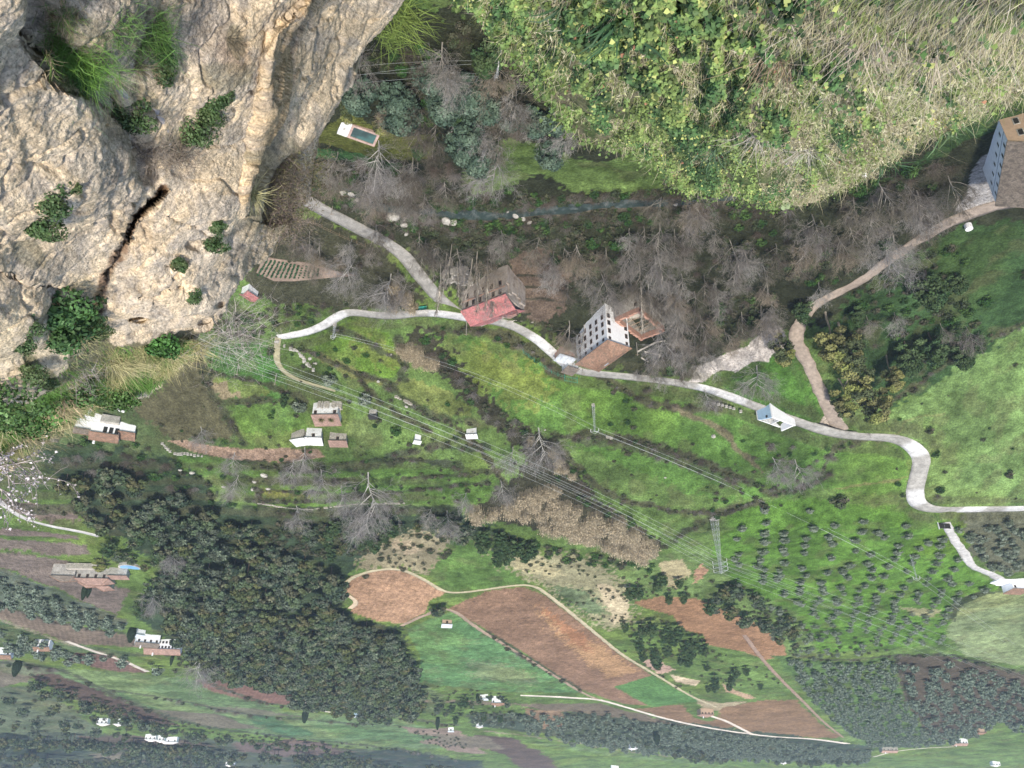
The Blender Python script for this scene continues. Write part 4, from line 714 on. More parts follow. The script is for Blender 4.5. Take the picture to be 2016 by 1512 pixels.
def roof(parent, L, Wd, z, rise, kind, m, ov=0.35, name='roof', hipL=True, hipR=True, x0=0, y0=0, th=0.22):
    l = L/2+ov; w = Wd/2+ov; mb = MB(); 
    def sl(P):   # slab with thickness
        n = len(P); V = P+[(p[0], p[1], p[2]-th) for p in P]; mb.add(V, [tuple(range(n)), tuple(range(2*n-1, n-1, -1))]+[(i, n+i, n+(i+1) % n, (i+1) % n) for i in range(n)])
    if kind == 'hip':
        h = min(w, l)*0.95; a = -l+(h if hipL else 0); b = l-(h if hipR else 0)
        sl([(-l, -w, z), (l, -w, z), (b, 0, z+rise), (a, 0, z+rise)]); sl([(l, w, z), (-l, w, z), (a, 0, z+rise), (b, 0, z+rise)])
        if hipL: sl([(-l, w, z), (-l, -w, z), (a, 0, z+rise)])
        if hipR: sl([(l, -w, z), (l, w, z), (b, 0, z+rise)])
        if not hipL: pass
    elif kind == 'gable':
        sl([(-l, -w, z), (l, -w, z), (l, 0, z+rise), (-l, 0, z+rise)]); sl([(l, w, z), (-l, w, z), (-l, 0, z+rise), (l, 0, z+rise)])
    elif kind == 'shed':
        sl([(-l, -w, z+rise), (l, -w, z+rise), (l, w, z), (-l, w, z)])
        fw = MB(); a = L/2-.02; b = Wd/2-.02; fw.add([(-a, -b, z-.3), (a, -b, z-.3), (a, b, z-.3), (-a, b, z-.3), (-a, -b, z+rise*.92-.22), (a, -b, z+rise*.92-.22)], [(0, 1, 5, 4), (0, 4, 3), (1, 2, 5), (2, 3, 4, 5), (0, 3, 2, 1)]); fw.v = [(p[0]+x0, p[1]+y0, p[2]) for p in fw.v]; fw.obj('wall_top', MT['oldwhite'], parent)
    mb.v = [(p[0]+x0, p[1]+y0, p[2]) for p in mb.v]
    r = mb.obj(name, m, parent)
    if kind in ('hip', 'gable'):
        h = min(w, l)*0.95; a = -l+(h if (kind == 'hip' and hipL) else 0); b = l-(h if (kind == 'hip' and hipR) else 0)
        rg = MB(); rg.bar((a+x0, y0, z+rise+0.04), (b+x0, y0, z+rise+0.04), 0.14)
        if kind == 'hip':
            for s in (-1, 1):
                if hipR: rg.bar((b+x0, y0, z+rise+0.04), (l+x0, s*w+y0, z+0.04), 0.12)
                if hipL: rg.bar((a+x0, y0, z+rise+0.04), (-l+x0, s*w+y0, z+0.04), 0.12)
        rg.obj('ridge_tiles', MT['tile'], r)
    return r
def walls(parent, L, Wd, h, m, kind='gable', rise=0, base=-3, name='wall', x0=0, y0=0):
    mb = MB(); l = L/2; w = Wd/2
    mb.box(-l+x0, l+x0, -w+y0, w+y0, base, h)
    if kind == 'gable' and rise:
        for s in (-l, l-0.2): mb.add([(s+x0, -w+y0, h), (s+x0, w+y0, h), (s+x0, y0, h+rise*0.9), (s+.2+x0, -w+y0, h), (s+.2+x0, w+y0, h), (s+.2+x0, y0, h+rise*0.9)], [(0, 2, 1), (3, 4, 5), (0, 3, 5, 2), (1, 2, 5, 4), (0, 1, 4, 3)])
    return mb.obj(name, MT[m], parent)
def eave_z(pts, h):
    z = 20.0
    for _ in range(25):
        q = np.mean([at_z(u, v, z) for u, v in pts], axis=0); z = 0.6*z+0.4*(float(ground(q[0], q[1]))+h)
    return z
# --- white mill with the hipped tile roof
def white_mill():
    ze = eave_z([(1196, 672), (1174, 733)], 12.0); cen, L, Wd, ang = quad_frame((1196, 672), (1136, 717), (1175, 733), ze)
    # long eave runs from the near corner to the far-left corner; put +y on the photo's left side
    b = float(ground(cen.x, cen.y)); h = ze-b; print('mill', cen, L, Wd, math.degrees(ang), h)
    t = empty('mill', (cen.x, cen.y, b), ang, 'tall whitewashed mill with clay-tiled hipped roof and rows of small windows', 'mill', None)
    walls(t, L, Wd, h, 'white', 'hip'); r = roof(t, L, Wd, h+0.02, 2.6, 'hip', MT['tile'], 0.5)
    MB().box(-0.2, 1.6, -0.3, 0.3, -0.05, 0.12).obj('skylight', MT['steel'], r)
    sk_ = r.children[-1]; sk_.location = (0.5, (Wd/4)*1, h+1.6); sk_.rotation_euler = (math.radians(-28), 0, 0)
    return t, L, Wd, h, ang, cen, b
mill, mL, mW, mh, mang, mcen, mb_ = white_mill()
# which side of the frame looks at the photo's left / at the camera
def side_facing(ang, L, Wd, d):
    c, s = math.cos(ang), math.sin(ang); n = {0: (s, -c), 1: (c, s), 2: (-s, c), 3: (-c, -s)}; return max(n, key=lambda k: n[k][0]*d[0]+n[k][1]*d[1])
for sd_, cols, skip in ((side_facing(mang, mL, mW, (0.75, -0.65)), 5, ((3, 3),)), (side_facing(mang, mL, mW, (-0.75, -0.65)), 2, ())):
    lng = sd_ in (0, 2); windows(mill, sd_, mL, mW, cols, 1, mh-1.6, 0, 0.75, 0.9); windows(mill, sd_, mL, mW, cols, 1, mh-4.3, 0, 0.9, 1.5); windows(mill, sd_, mL, mW, cols, 2, mh-7.3, -2.7, 1.0, 1.5)
# --- roofless annex with brick-topped walls
def annex():
    zt = eave_z([(1211, 631), (1296, 640)], 5.5); cen, L, Wd, ang = quad_frame((1211, 631), (1262, 668), (1297, 640), zt); b = float(ground(cen.x, cen.y)); h = zt-b; print('annex', L, Wd, h)
    t = empty('ruined_annex', (cen.x, cen.y, b), ang, 'roofless stone annex with brick-topped walls and bare floor beams beside the white mill', 'ruin')
    l, w, k = L/2, Wd/2, 0.7; wl = MB()
    for x0, x1, y0, y1 in ((-l, l, -w, -w+k), (-l, l, w-k, w), (-l, -l+k, -w+k, w-k), (l-k, l, -w+k, w-k)): wl.box(x0, x1, y0, y1, -3, h)
    wl.obj('wall', MT['stone'], t); cp = MB(); r = random.Random(3)
    for x0, x1, y0, y1 in ((-l, l, -w, -w+k), (-l, l, w-k, w), (-l, -l+k, -w+k, w-k), (l-k, l, -w+k, w-k)):
        n = int(max(x1-x0, y1-y0)/0.8)
        for i in range(n):
            zz = h+0.25+r.random()*0.55
            if x1-x0 > y1-y0: cp.box(x0-.05+(x1-x0)*i/n, x0+(x1-x0)*(i+0.96)/n, y0-.06, y1+.06, h-1.2, zz)
            else: cp.box(x0-.06, x1+.06, y0+(y1-y0)*i/n, y0+(y1-y0)*(i+0.96)/n, h-1.2, zz)
    cp.obj('brick_course', MT['brick'], t); MB().box(-l+k, l-k, -w+k, w-k, 0.0, 0.6).obj('floor', MT['stone'], t)
    for i in range(5):
        x = -l*0.55+i*L*0.16; MB().bar((x, -w+0.4, h-1.8), (x+0.4, w-0.4, h-1.9), 0.14, n=4).obj('floor_beam', MT['wood'], t)
    for sd_ in range(4): windows(t, sd_, L, Wd, 3 if sd_ in (0, 2) else 2, 1, h-2.6, 0, 0.9, 1.3)
    # lower yard walls towards the photo's right
    for i, (P, hh) in enumerate((([(1255, 690), (1290, 672), (1310, 668)], 1.2), ([(1262, 702), (1276, 710)], 1.0), ([(1268, 690), (1300, 697), (1285, 720)], 1.0))):
        pts = [gp(*q) for q in P]; o = MB()
        for a, b2 in zip(pts[:-1], pts[1:]): o.bar(a+Vector((0, 0, .4)), b2+Vector((0, 0, .4)), 0.35, n=4)
        tag(o.obj('garden_wall', MT['stone']), ('low stone wall of the terrace behind the annex, longest', 'short stub of stone wall behind the white mill roof', 'angled low stone wall beside the road behind the mill')[i], 'wall')
annex()
# --- mill with the collapsing red roof
def red_mill():
    ze = eave_z([(909, 613), (1029, 613)], 8.0); cen, L, Wd, ang = quad_frame((909, 613), (995, 580), (1029, 613), ze); b = float(ground(cen.x, cen.y)); h = ze-b; print('red', L, Wd, h, cen)
    t = empty('mill', (cen.x, cen.y, b), ang, 'derelict grey mill with faded red roof fallen in at one end', 'mill'); l = L/2
    sgn = 1 if Vector(at_z(1029, 613, ze)-at_z(995, 580, ze)).dot(Vector((-math.sin(ang), math.cos(ang), 0))) > 0 else -1
    walls(t, L, Wd, h, 'greywall', 'hip'); w = Wd/2
    # sheets: near slope whole, far slope in torn pieces
    def sl(parent, nm, P, m, th=0.15):
        n = len(P); V = P+[(p[0], p[1], p[2]-th) for p in P]; mb = MB().add(V, [tuple(range(n)), tuple(range(2*n-1, n-1, -1))]+[(i, n+i, n+(i+1) % n, (i+1) % n) for i in range(n)]); return mb.obj(nm, m, parent)
    f = -sgn; W2 = w*f; rise = 2.6; h2 = h+0.03
    rr = sl(t, 'roof', [(-l-.4, W2*1.06, h2), (l+.3, W2*1.06, h2), (l+.3, 0, h2+rise), (-l-.4, 0, h2+rise)], MT['redroof'])
    sl(rr, 'roof_panel', [(-l-.4, 0.02, h2+rise), (l*0.25, 0, h2+rise), (l*0.2, -W2*0.55, h2+rise*.5), (l*0.02, -W2*0.9, h2+.3), (-l*0.5, -W2*1.05, h2), (-l-.4, -W2*0.9, h2)], MT['redroof'])
    sl(rr, 'roof_panel', [(l*0.25, 0, h2+rise-.1), (l*0.72, 0, h2+rise-.25), (l*0.55, -W2*0.35, h2+rise*.55), (l*0.3, -W2*0.45, h2+rise*.5)], MT['redroof'])
    sl(rr, 'roof_panel', [(l*0.72, 0, h2+rise-.2), (l+.3, 0, h2+rise-.1), (l+.3, -W2*1.05, h2), (l*0.8, -W2*1.05, h2), (l*0.9, -W2*.4, h2+1.2)], MT['redroof'])
    sl(rr, 'roof_panel', [(l*0.15, -W2*0.75, h2+.6), (l*0.5, -W2*.6, h2+1.0), (l*0.6, -W2*1.25, h2-.4), (l*0.2, -W2*1.4, h2-.5)], MT['pinktile'])
    MB().box(l*0.2, l*0.93, min(-W2*.1, -W2*.95), max(-W2*.1, -W2*.95), h2-.3, h2+.05).obj('dark_backing', MT['dark'], t)  # near-black slab: painted-in darkness behind the roof holes
    for i in range(6):
        x = l*0.3+i*l*0.11; MB().bar((x, -W2*0.05, h2+rise-.2), (x+.1, -W2*1.0, h2+.15), 0.12, n=4).obj('rafter', MT['redroof'], rr)
    side = 2 if f > 0 else 0
    cc = MB(); y = W2; cc.box(-l-.02, l+.02, min(y-.05*f, y+.12*f), max(y-.05*f, y+.12*f), h-3.45, h-3.1); cc.obj('string_course', MT['brick'], t)
    windows(t, side, L, Wd, 6, 1, h-1.8, 0, 0.9, 1.7); windows(t, side, L, Wd, 5, 1, h-5.0, 0, 0.9, 1.8)
    # torn gable end
    g = MB(); e = l if True else -l
    for i in range(7): g.box(l, l+0.4+random.random()*.5, -w+Wd*i/7, -w+Wd*(i+.95)/7, -3, h-1-random.random()*4)
    g.obj('buttress', MT['greywall'], t)
red_mill()
def ruin(uv, size, label, seed, m='palestone', cells=((0, 0, 6, 5), (6, 0, 4, 4), (0, 5, 5, 3)), hh=3.2, rot=0.3):
    p = gp(*uv); t = empty('ruin', p, rot, label, 'ruin'); r = random.Random(seed)
    for (x, y, L, Wd) in cells:
        o = MB()
        for (ax, ay, bx_, by) in ((x, y, x+L, y), (x+L, y, x+L, y+Wd), (x, y+Wd, x+L, y+Wd), (x, y, x, y+Wd)):
            n = max(3, int(math.hypot(bx_-ax, by-ay)/0.7))
            for i in range(n):
                if r.random() < 0.12: continue
                u = i/n; cx = ax+(bx_-ax)*(u+.5/n)-5; cy = ay+(by-ay)*(u+.5/n)-3; e = 0.42; o.box(cx-e-r.random()*.1, cx+e, cy-e, cy+e+r.random()*.1, -1, hh*(0.45+0.6*r.random()))
        o.obj('wall', MT[m], t)
    t.scale = (size, size, size); return t
ruin((900, 540), 0.75, 'pale rubble ruin of a roofless house among bare poplars', 4)
# --- simple house builder
def house(name, uv, L, Wd, h, rot, kind, wall, rf, rise, label, cat='house', wins=((0, 3, 1), (1, 2, 1), (2, 3, 1), (3, 2, 1)), ch=True, wz=None, dz=2.6, ww=0.9, wh=1.1, extra=None):
    p = gp(*uv); t = empty(name, p, math.radians(rot), label, cat); walls(t, L, Wd, h, wall, 'gable' if kind == 'gable' else 'hip', rise if kind == 'gable' else 0)
    r = roof(t, L, Wd, h+0.02, rise, kind, MT[rf])
    if ch: MB().box(-L*0.28, -L*0.28+0.7, Wd*.12, Wd*.12+0.6, h+0.2, h+rise+0.8).obj('chimney', MT['white'], r)
    for sd_, c, rw in wins: windows(t, sd_, L, Wd, c, rw, (h-1.2) if wz is None else wz, -dz, ww, wh)
    if extra: extra(t)
    return t
# far right white building with long grey roof and beige gable
def right_house():
    ze = eave_z([(1985, 280), (2010, 410)], 9.5); cen, L, Wd, ang = quad_frame((1985, 280), (1962, 404), (2030, 412), ze); b = float(ground(cen.x, cen.y)); h = ze-b; print('right', L, Wd, h)
    Wd = 10.5; t = empty('mill', (cen.x, cen.y, b), ang, 'long white building with worn grey roof and beige end wall at the right edge', 'building')
    uy = Vector((-math.sin(ang), math.cos(ang), 0)); s = 1 if uy.dot(Vector((-1, 0, 0))) > 0 else -1; a = Vector(at_z(1985, 280, ze)); c0 = a+Vector((math.cos(ang), math.sin(ang), 0))*L/2+uy*s*Wd/2; t.location = (c0.x, c0.y, b)
    walls(t, L, Wd, h, 'white', 'hip'); roof(t, L, Wd, h+0.02, 2.4, 'gable', MT['greytile'], 0.3)
    e = MB(); w = Wd/2; l = L/2; e.add([(-l-.12, -w, -3), (-l-.12, w, -3), (-l-.12, w, h), (-l-.12, 0, h+2.2), (-l-.12, -w, h), (-l+.1, -w, -3), (-l+.1, w, -3), (-l+.1, w, h), (-l+.1, 0, h+2.2), (-l+.1, -w, h)], [(0, 1, 2, 3, 4), (9, 8, 7, 6, 5), (0, 5, 6, 1), (1, 6, 7, 2), (2, 7, 8, 3), (3, 8, 9, 4), (4, 9, 5, 0)])
    e.obj('gable_wall', MT['beige'], t)
    side = 0 if s > 0 else 2
    windows(t, side, L, Wd, 6, 1, h-1.6, 0, 0.9, 1.5, fr=MT['white']); windows(t, side, L, Wd, 6, 1, h-5.0, 0, 0.9, 1.5, fr=MT['white']); y = -w if s > 0 else w
    MB().box(-l, l, min(y, y-.1*s), max(y, y-.1*s), h-3.35, h-3.1).obj('string_course', MT['steel'], t)
    T = t; t2 = -l-.12
    for k, (yy, zz) in enumerate(((-w*.45, h-1.8), (w*.1, h-1.8), (-w*.45, h-5.2), (w*.1, h-5.2))):
        f = MB().box(t2-.08, t2+.02, yy-.65, yy+.65, zz-.95, zz+.95).obj('window', MT['palestone'], t); MB().box(t2-.12, t2-.07, yy-.45, yy+.45, zz-.75, zz+.75).obj('pane', MT['dark'], f)
right_house()
# white hut, roof gone, at the roadside
def hut():
    z0 = gp(1530, 862).z; cen, L, Wd, ang = quad_frame((1505, 832), (1520, 828), (1566, 846), z0+3.2); 
    c = Vector(at_z(1532, 850, z0+1.6)); A = Vector(at_z(1519, 829, z0+3.2)); B = Vector(at_z(1566, 846, z0+3.2)); u = B-A; L = u.length; ang = math.atan2(u.y, u.x); t = empty('ruined_hut', (c.x, c.y, float(ground(c.x, c.y))), ang, 'small white roadside hut without roof, rubble inside, bluish end wall', 'hut')
    l = L/2; w = 3.0; k = 0.45; h = 3.6; print('hut', L)
    nside = 1 if Vector((-math.sin(ang), math.cos(ang), 0)).dot(Vector((0, -1, 0))) > 0 else -1
    MB().box(-l, l, nside*w-k/2, nside*w+k/2, -2, h).obj('wall', MT['white'], t); MB().box(-l, l, -nside*w-k/2, -nside*w+k/2, -2, h*.55).obj('wall', MT['oldwhite'], t)
    e = MB(); e.add([(-l, -w+k/2, -2), (-l, w-k/2, -2), (-l, w-k/2, h), (-l, -w+k/2, h*.6), (-l+k, -w+k/2, -2), (-l+k, w-k/2, -2), (-l+k, w-k/2, h), (-l+k, -w+k/2, h*.6)] if nside > 0 else [(-l, -w+k/2, -2), (-l, w-k/2, -2), (-l, w-k/2, h*.6), (-l, -w+k/2, h), (-l+k, -w+k/2, -2), (-l+k, w-k/2, -2), (-l+k, w-k/2, h*.6), (-l+k, -w+k/2, h)], [(0, 1, 2, 3), (7, 6, 5, 4), (0, 4, 5, 1), (1, 5, 6, 2), (2, 6, 7, 3), (3, 7, 4, 0)]); q = e.obj('end_wall', MT['bluegrey'], t)
    MB().box(-l-.03, -l+.02, nside*w*.3-.4, nside*w*.3+.4, 1.9, 2.8).obj('window', MT['dark'], q)
    MB().box(l-k, l, -w+k/2, w-k/2, -2, h*.95).obj('end_wall', MT['white'], t); MB().box(l*.1, l*.1+.3, -w+k/2, w-k/2, -.5, h*.6).obj('partition', MT['oldwhite'], t)
    r = MB(); rr = random.Random(5)
    for i in range(26): x = rr.uniform(-l*.85, l*.8); y = rr.uniform(-w*.8, w*.8); s = rr.uniform(.2, .6); r.box(x-s, x+s, y-s*.7, y+s*.7, -0.3, rr.uniform(.4, 1.4))
    r.obj('rubble', MT['palestone'], t)
hut()
# house cluster at the left, tiled roofs
def tiled_house():
    p = gp(212, 838); t = empty('house', p, math.radians(158), 'whitewashed country house with several terracotta roofs at different angles', 'house')
    walls(t, 9, 6.5, 4.6, 'white', 'gable', 1.6, name='wall'); r = roof(t, 9, 6.5, 4.62, 1.6, 'gable', MT['tile']); MB().box(-3.4, -2.7, -1, -.3, 4.6, 7.2).obj('chimney', MT['white'], r)
    walls(t, 5, 4.5, 3.0, 'white', 'hip', x0=7.02, y0=1.2); roof(t, 5, 4.5, 3.02, 1.0, 'shed', MT['tile'], x0=7.0, y0=1.2); walls(t, 5.5, 4.2, 3.3, 'white', 'hip', x0=-7.27, y0=-.6); roof(t, 5.5, 4.2, 3.32, 1.1, 'gable', MT['greytile'], x0=-7.25, y0=-.6)
    walls(t, 6, 3.4, 2.8, 'white', 'hip', x0=-.5, y0=-4.96); roof(t, 6, 3.4, 2.82, .8, 'shed', MT['pinktile'], x0=-.5, y0=-4.9)
    for i in range(3): MB().box(-.6+i*1.9, .7+i*1.9, 3.2, 3.33, 1.9, 4.1).obj('window', MT['dark'], t)
    MB().box(-2, 4, 3.3, 5.2, -2, .7).obj('terrace', MT['palestone'], t)
    windows(t, 0, 9, 6.5, 3, 1, 3.4, 0); windows(t, 1, 9, 6.5, 1, 1, 3.6, 0)
    q = MB(); g0 = [(175, 812), (182, 800), (192, 790), (205, 788), (222, 790), (236, 805), (246, 808)]
    pts = [gp(*a) for a in g0]
    for a, b in zip(pts[:-1], pts[1:]): q.bar(a+Vector((0, 0, .5)), b+Vector((0, 0, .5)), .5, n=4)
    tag(q.obj('garden_wall', MT['oldwhite']), 'crumbling white garden wall above the house with terracotta roofs', 'wall')
tiled_house()
# ruined cottage with two spiky plants, twin sheds, shed
house('house', (645, 808), 9, 5.4, 3.2, 183, 'shed', 'oldwhite', 'pinktile', 1.6, 'ruined white cottage with half a pink tile roof behind two spiky plants', ch=False, wins=((0, 3, 1), (2, 2, 1)), wh=1.2)
ruin((655, 795), 0.62, 'broken grey walls attached in front of the ruined cottage', 9, 'stone', cells=((-3, 0, 7, 4), (5, 0, 5, 4)), hh=3.6, rot=3.1)
house('shed', (592, 858), 5.2, 4, 2.3, 200, 'shed', 'stone', 'oldwhite', .7, 'left shed of the twin sheds, pale corrugated roof', 'shed', ch=False, wins=((0, 1, 1),))
house('shed', (620, 855), 5.4, 4.6, 2.6, 176, 'shed', 'oldwhite', 'oldwhite', .7, 'right shed of the twin sheds, white walls and bluish roof', 'shed', ch=False, wins=((2, 1, 1),))
house('shed', (667, 862), 6, 3.8, 2.2, 178, 'shed', 'stone', 'pinktile', .6, 'low stone shed with dull pink roof, alone right of the twin sheds', 'shed', ch=False, wins=((2, 1, 1),))
house('shed', (929, 850), 3.6, 2.4, 1.8, 186, 'shed', 'oldwhite', 'oldwhite', .4, 'tiny white shed on the grass under the cables', 'shed', ch=False, wins=())
house('shed', (735, 813), 2.6, 2.4, 1.6, 180, 'shed', 'palestone', 'dark', .3, 'tiny stone well house right of the ruined cottage', 'well', ch=False, wins=())
house('shed', (822, 860), 2.2, 1.8, 2.2, 160, 'shed', 'white', 'oldwhite', .3, 'small white post-like shrine beneath the cables', 'shed', ch=False, wins=())
house('shed', (1112, 694), 6, 3.6, 2.6, 150, 'shed', 'brick', 'tin', .5, 'lean-to with white metal roof beside the white mill', 'shed', ch=False, wins=())
house('shed', (1122, 716), 4.2, 3.6, 2.6, 147, 'shed', 'oldwhite', 'greytile', .6, 'low grey-roofed extension stuck to the end of the white mill', 'shed', ch=False, wins=())
house('house', (493, 570), 4, 3, 2.6, 120, 'gable', 'white', 'redroof', .9, 'tiny red and white hut beside the rock, left of the vegetable plot', 'hut', ch=False, wins=((0, 1, 1),))
# farmhouse with round pool (photo's left)
def farmhouse():
    p = gp(190, 1128); t = empty('farmhouse', p, math.radians(175), 'sprawling pink-roofed farmhouse with stone yard and round pool beside it', 'farmhouse')
    for (x, y, L, W_, h, k, rs, m) in ((0, 0, 14, 8, 3.6, 'hip', 2, 'pinktile'), (-12.02, 1.5, 10, 7, 3, 'hip', 1.6, 'greytile'), (-6, -8.02, 5, 8, 3.4, 'hip', 1.4, 'pinktile'), (1.5, -8.6, 6, 6, 4.6, 'hip', 1.4, 'pinktile'), (11.02, 3, 8, 4, 2.4, 'shed', .6, 'pinktile')):
        walls(t, L, W_, h, 'palestone', 'hip', x0=x, y0=y); roof(t, L, W_, h+.02, rs, k, MT[m], x0=x, y0=y)
    MB().box(-10, 3, 5.55, 8.5, -2, .3).obj('terrace', MT['stone'], t); windows(t, 0, 14, 8, 3, 1, 2.2, 0); windows(t, 2, 14, 8, 4, 1, 2.4, 0)
    p = gp(256, 1117); t = empty('swimming_pool', p, 0, 'round light-blue swimming pool in the farmhouse garden', 'pool')
    n = 28; P = [(4.0*math.cos(2*math.pi*i/n), 4.6*math.sin(2*math.pi*i/n)) for i in range(n)]; MB().prism([(a*1.18, b*1.18) for a, b in P], -1, .35).obj('pool_edge', MT['palestone'], t); MB().prism(P, -.5, .42).obj('water', MT['blue'], t)
farmhouse()
house('house', (325, 1262), 19, 8, 5.2, 168, 'gable', 'white', 'pinktile', 2.4, 'long white villa with terracotta roof at the foot of the dense wood', 'villa', wins=((2, 9, 2), (0, 6, 1), (1, 2, 1), (3, 2, 2)))
house('house', (292, 1252), 12, 8, 4.5, 150, 'gable', 'white', 'greytile', 1.8, 'lower white wing left of the long villa', 'villa', wins=((2, 4, 1), (0, 3, 1)))
house('house', (275, 1240), 5, 4, 3, 130, 'shed', 'white', 'tin', .8, 'small white outbuilding with grey roof, leftmost of the villa group', 'shed', ch=False, wins=())
house('house', (980, 1372), 9, 9, 5, 176, 'hip', 'white', 'tile', 1.6, 'white farmhouse with bluish upper wall on the pale lane', wins=((2, 2, 1), (3, 2, 1), (1, 2, 1)))
house('house', (953, 1368), 6, 6, 3, 178, 'shed', 'white', 'tin', .6, 'low white outbuilding left of the lane farmhouse', 'outbuilding', ch=False, wins=((2, 2, 1),))
house('shed', (880, 1222), 5, 3.6, 2.3, 172, 'shed', 'beige', 'tin', 1.0, 'small white-roofed shed at the tip of the green field', 'shed', ch=False, wins=((2, 1, 1),))
house('house', (1388, 1397), 11, 8, 4.2, 170, 'hip', 'beige', 'pinktile', 1.6, 'beige country house with round yard at the corner of the green plot', wins=((2, 4, 1), (0, 2, 1)))
house('house', (1748, 1470), 18, 8, 4.5, 178, 'gable', 'stone', 'pinktile', 2, 'brown roofed farm building at the foot of the dense olive orchard', 'farm', wins=((2, 4, 1),))
house('house', (1885, 1455), 16, 8, 4.5, 176, 'gable', 'white', 'pinktile', 2, 'white house with pink roof below the ploughed olive orchard', wins=((2, 5, 1), (0, 3, 1)))
house('house', (1928, 1435), 8, 6, 3.4, 175, 'hip', 'beige', 'tile', 1.4, 'small house with brown hipped roof right of the pink-roofed one', ch=False, wins=((2, 2, 1),))
house('house', (1543, 1495), 9, 7, 4, 170, 'hip', 'white', 'oldwhite', 1.4, 'far white house in the copse below the long lane', wins=((2, 2, 1),))
house('house', (1245, 1466), 9, 7, 4, 160, 'hip', 'white', 'oldwhite', 1.4, 'far white house among the small olives', wins=((2, 2, 1),))
house('house', (88, 1262), 8, 6, 4, 170, 'gable', 'white', 'tile', 1.6, 'little white cottage in the dark olive strip at the left', wins=((2, 2, 1),))
house('house', (5, 1278), 12, 7, 4, 165, 'gable', 'white', 'tile', 1.6, 'white house cut by the left edge of the view', wins=((2, 2, 1),))
house('house', (888, 1432), 5, 4, 3.4, 178, 'shed', 'white', 'tin', .5, 'tiny far white cube house above the tan planted plot', 'shed', ch=False, wins=((2, 1, 1),))
house('house', (944, 1424), 6, 5, 3, 178, 'hip', 'white', 'oldwhite', 1, 'tiny far white house right of the cube house', 'house', ch=False, wins=())
house('house', (703, 1403), 4, 3, 3, 178, 'shed', 'bluegrey', 'tin', .5, 'tiny blue-grey hut on the far fields', 'hut', ch=False, wins=())
for k, (u, v, L, l) in enumerate(((335, 1452, 15, 'bright white far villa on the bluish hillside, largest of them'), (318, 1449, 8, 'far white wing left of the hillside villa'), (205, 1415, 9, 'far white house with pool terrace in the pale pasture'), (235, 1416, 6, 'small far white house right of the pasture house'), (455, 1500, 12, 'faint far house on the dark hill'), (1958, 1500, 10, 'far pale house at the lower right'), (1210, 1508, 10, 'faint far house above the green strip'), (300, 1447, 10, 'far low outbuilding leftmost of the hillside villa group'))):
    house('house', (u, v), L, 7, 4.2, 172+k, 'hip', 'white', 'oldwhite', 1.6, l, 'house', ch=False, wins=((2, 3, 1),))
for k, (u, v, l) in enumerate(((445, 1322, 'pale flat farm slab by the far lane, left one'), (438, 1330, 'pale flat farm slab by the far lane, nearer one'), (540, 1314, 'long low grey polytunnel at the end of the far lane'))):
    p = gp(u, v); MBx = MB().box(-8 if k < 2 else -14, 8 if k < 2 else 14, -3, 3, -.5, 1.2).add([(-8, -3, 1.2), (8, -3, 1.2), (8, 3, 1.2), (-8, 3, 1.2), (-7, 0, 2.0), (7, 0, 2.0)], [(0, 1, 5, 4), (2, 3, 4, 5), (0, 4, 3), (1, 2, 5)])
    o = MBx.obj('greenhouse', MT['tin']); o.location = p; o.rotation_euler = (0, 0, math.radians(175)); tag(o, l, 'greenhouse')
# terrace house by the driveway
house('house', (1998, 1150), 9, 7, 3.2, 170, 'shed', 'white', 'tile', .8, 'house corner with brown roof at the end of the driveway', ch=False, wins=((2, 2, 1),))
p = gp(1980, 1146); o = MB().prism([(-9, -4), (6, -5), (8, 5), (-6, 6)], -1.5, .35).obj('terrace', MT['white']); o.location = p; tag(o, 'bright white paved terrace at the end of the driveway', 'terrace')
# abandoned pool with terracotta edge
def old_pool():
    z = gp(705, 262).z+1.0; A, B, C_, D_ = [Vector(at_z(u, v, z)) for u, v in ((672, 237), (747, 264), (737, 292), (665, 263))]
    u = (B-A); L = u.length; ang = math.atan2(u.y, u.x); c = (A+B+C_+D_)/4; w = (D_-A).length; print('pool', L, w)
    t = empty('swimming_pool', (c.x, c.y, z-1.0), ang, 'abandoned rectangular pool with dark water and terracotta edge', 'pool'); l = L/2; w = w/2; s = 1
    x0 = -l+L*0.27
    MB().box(-l, x0-.02, -w, w, -2, 1.0).obj('pool_terrace', MT['oldwhite'], t)
    e = MB()
    for a in ((x0, l, -w, -w+.55), (x0, l, w-.55, w), (l-.55, l, -w+.55, w-.55), (x0, x0+.55, -w+.55, w-.55)): e.box(*a, -2, 1.02)
    e.obj('pool_edge', MT['terracotta'], t); MB().box(x0+.55, l-.55, -w+.55, w-.55, -2, .8).obj('water', MT['pool'], t)
old_pool()
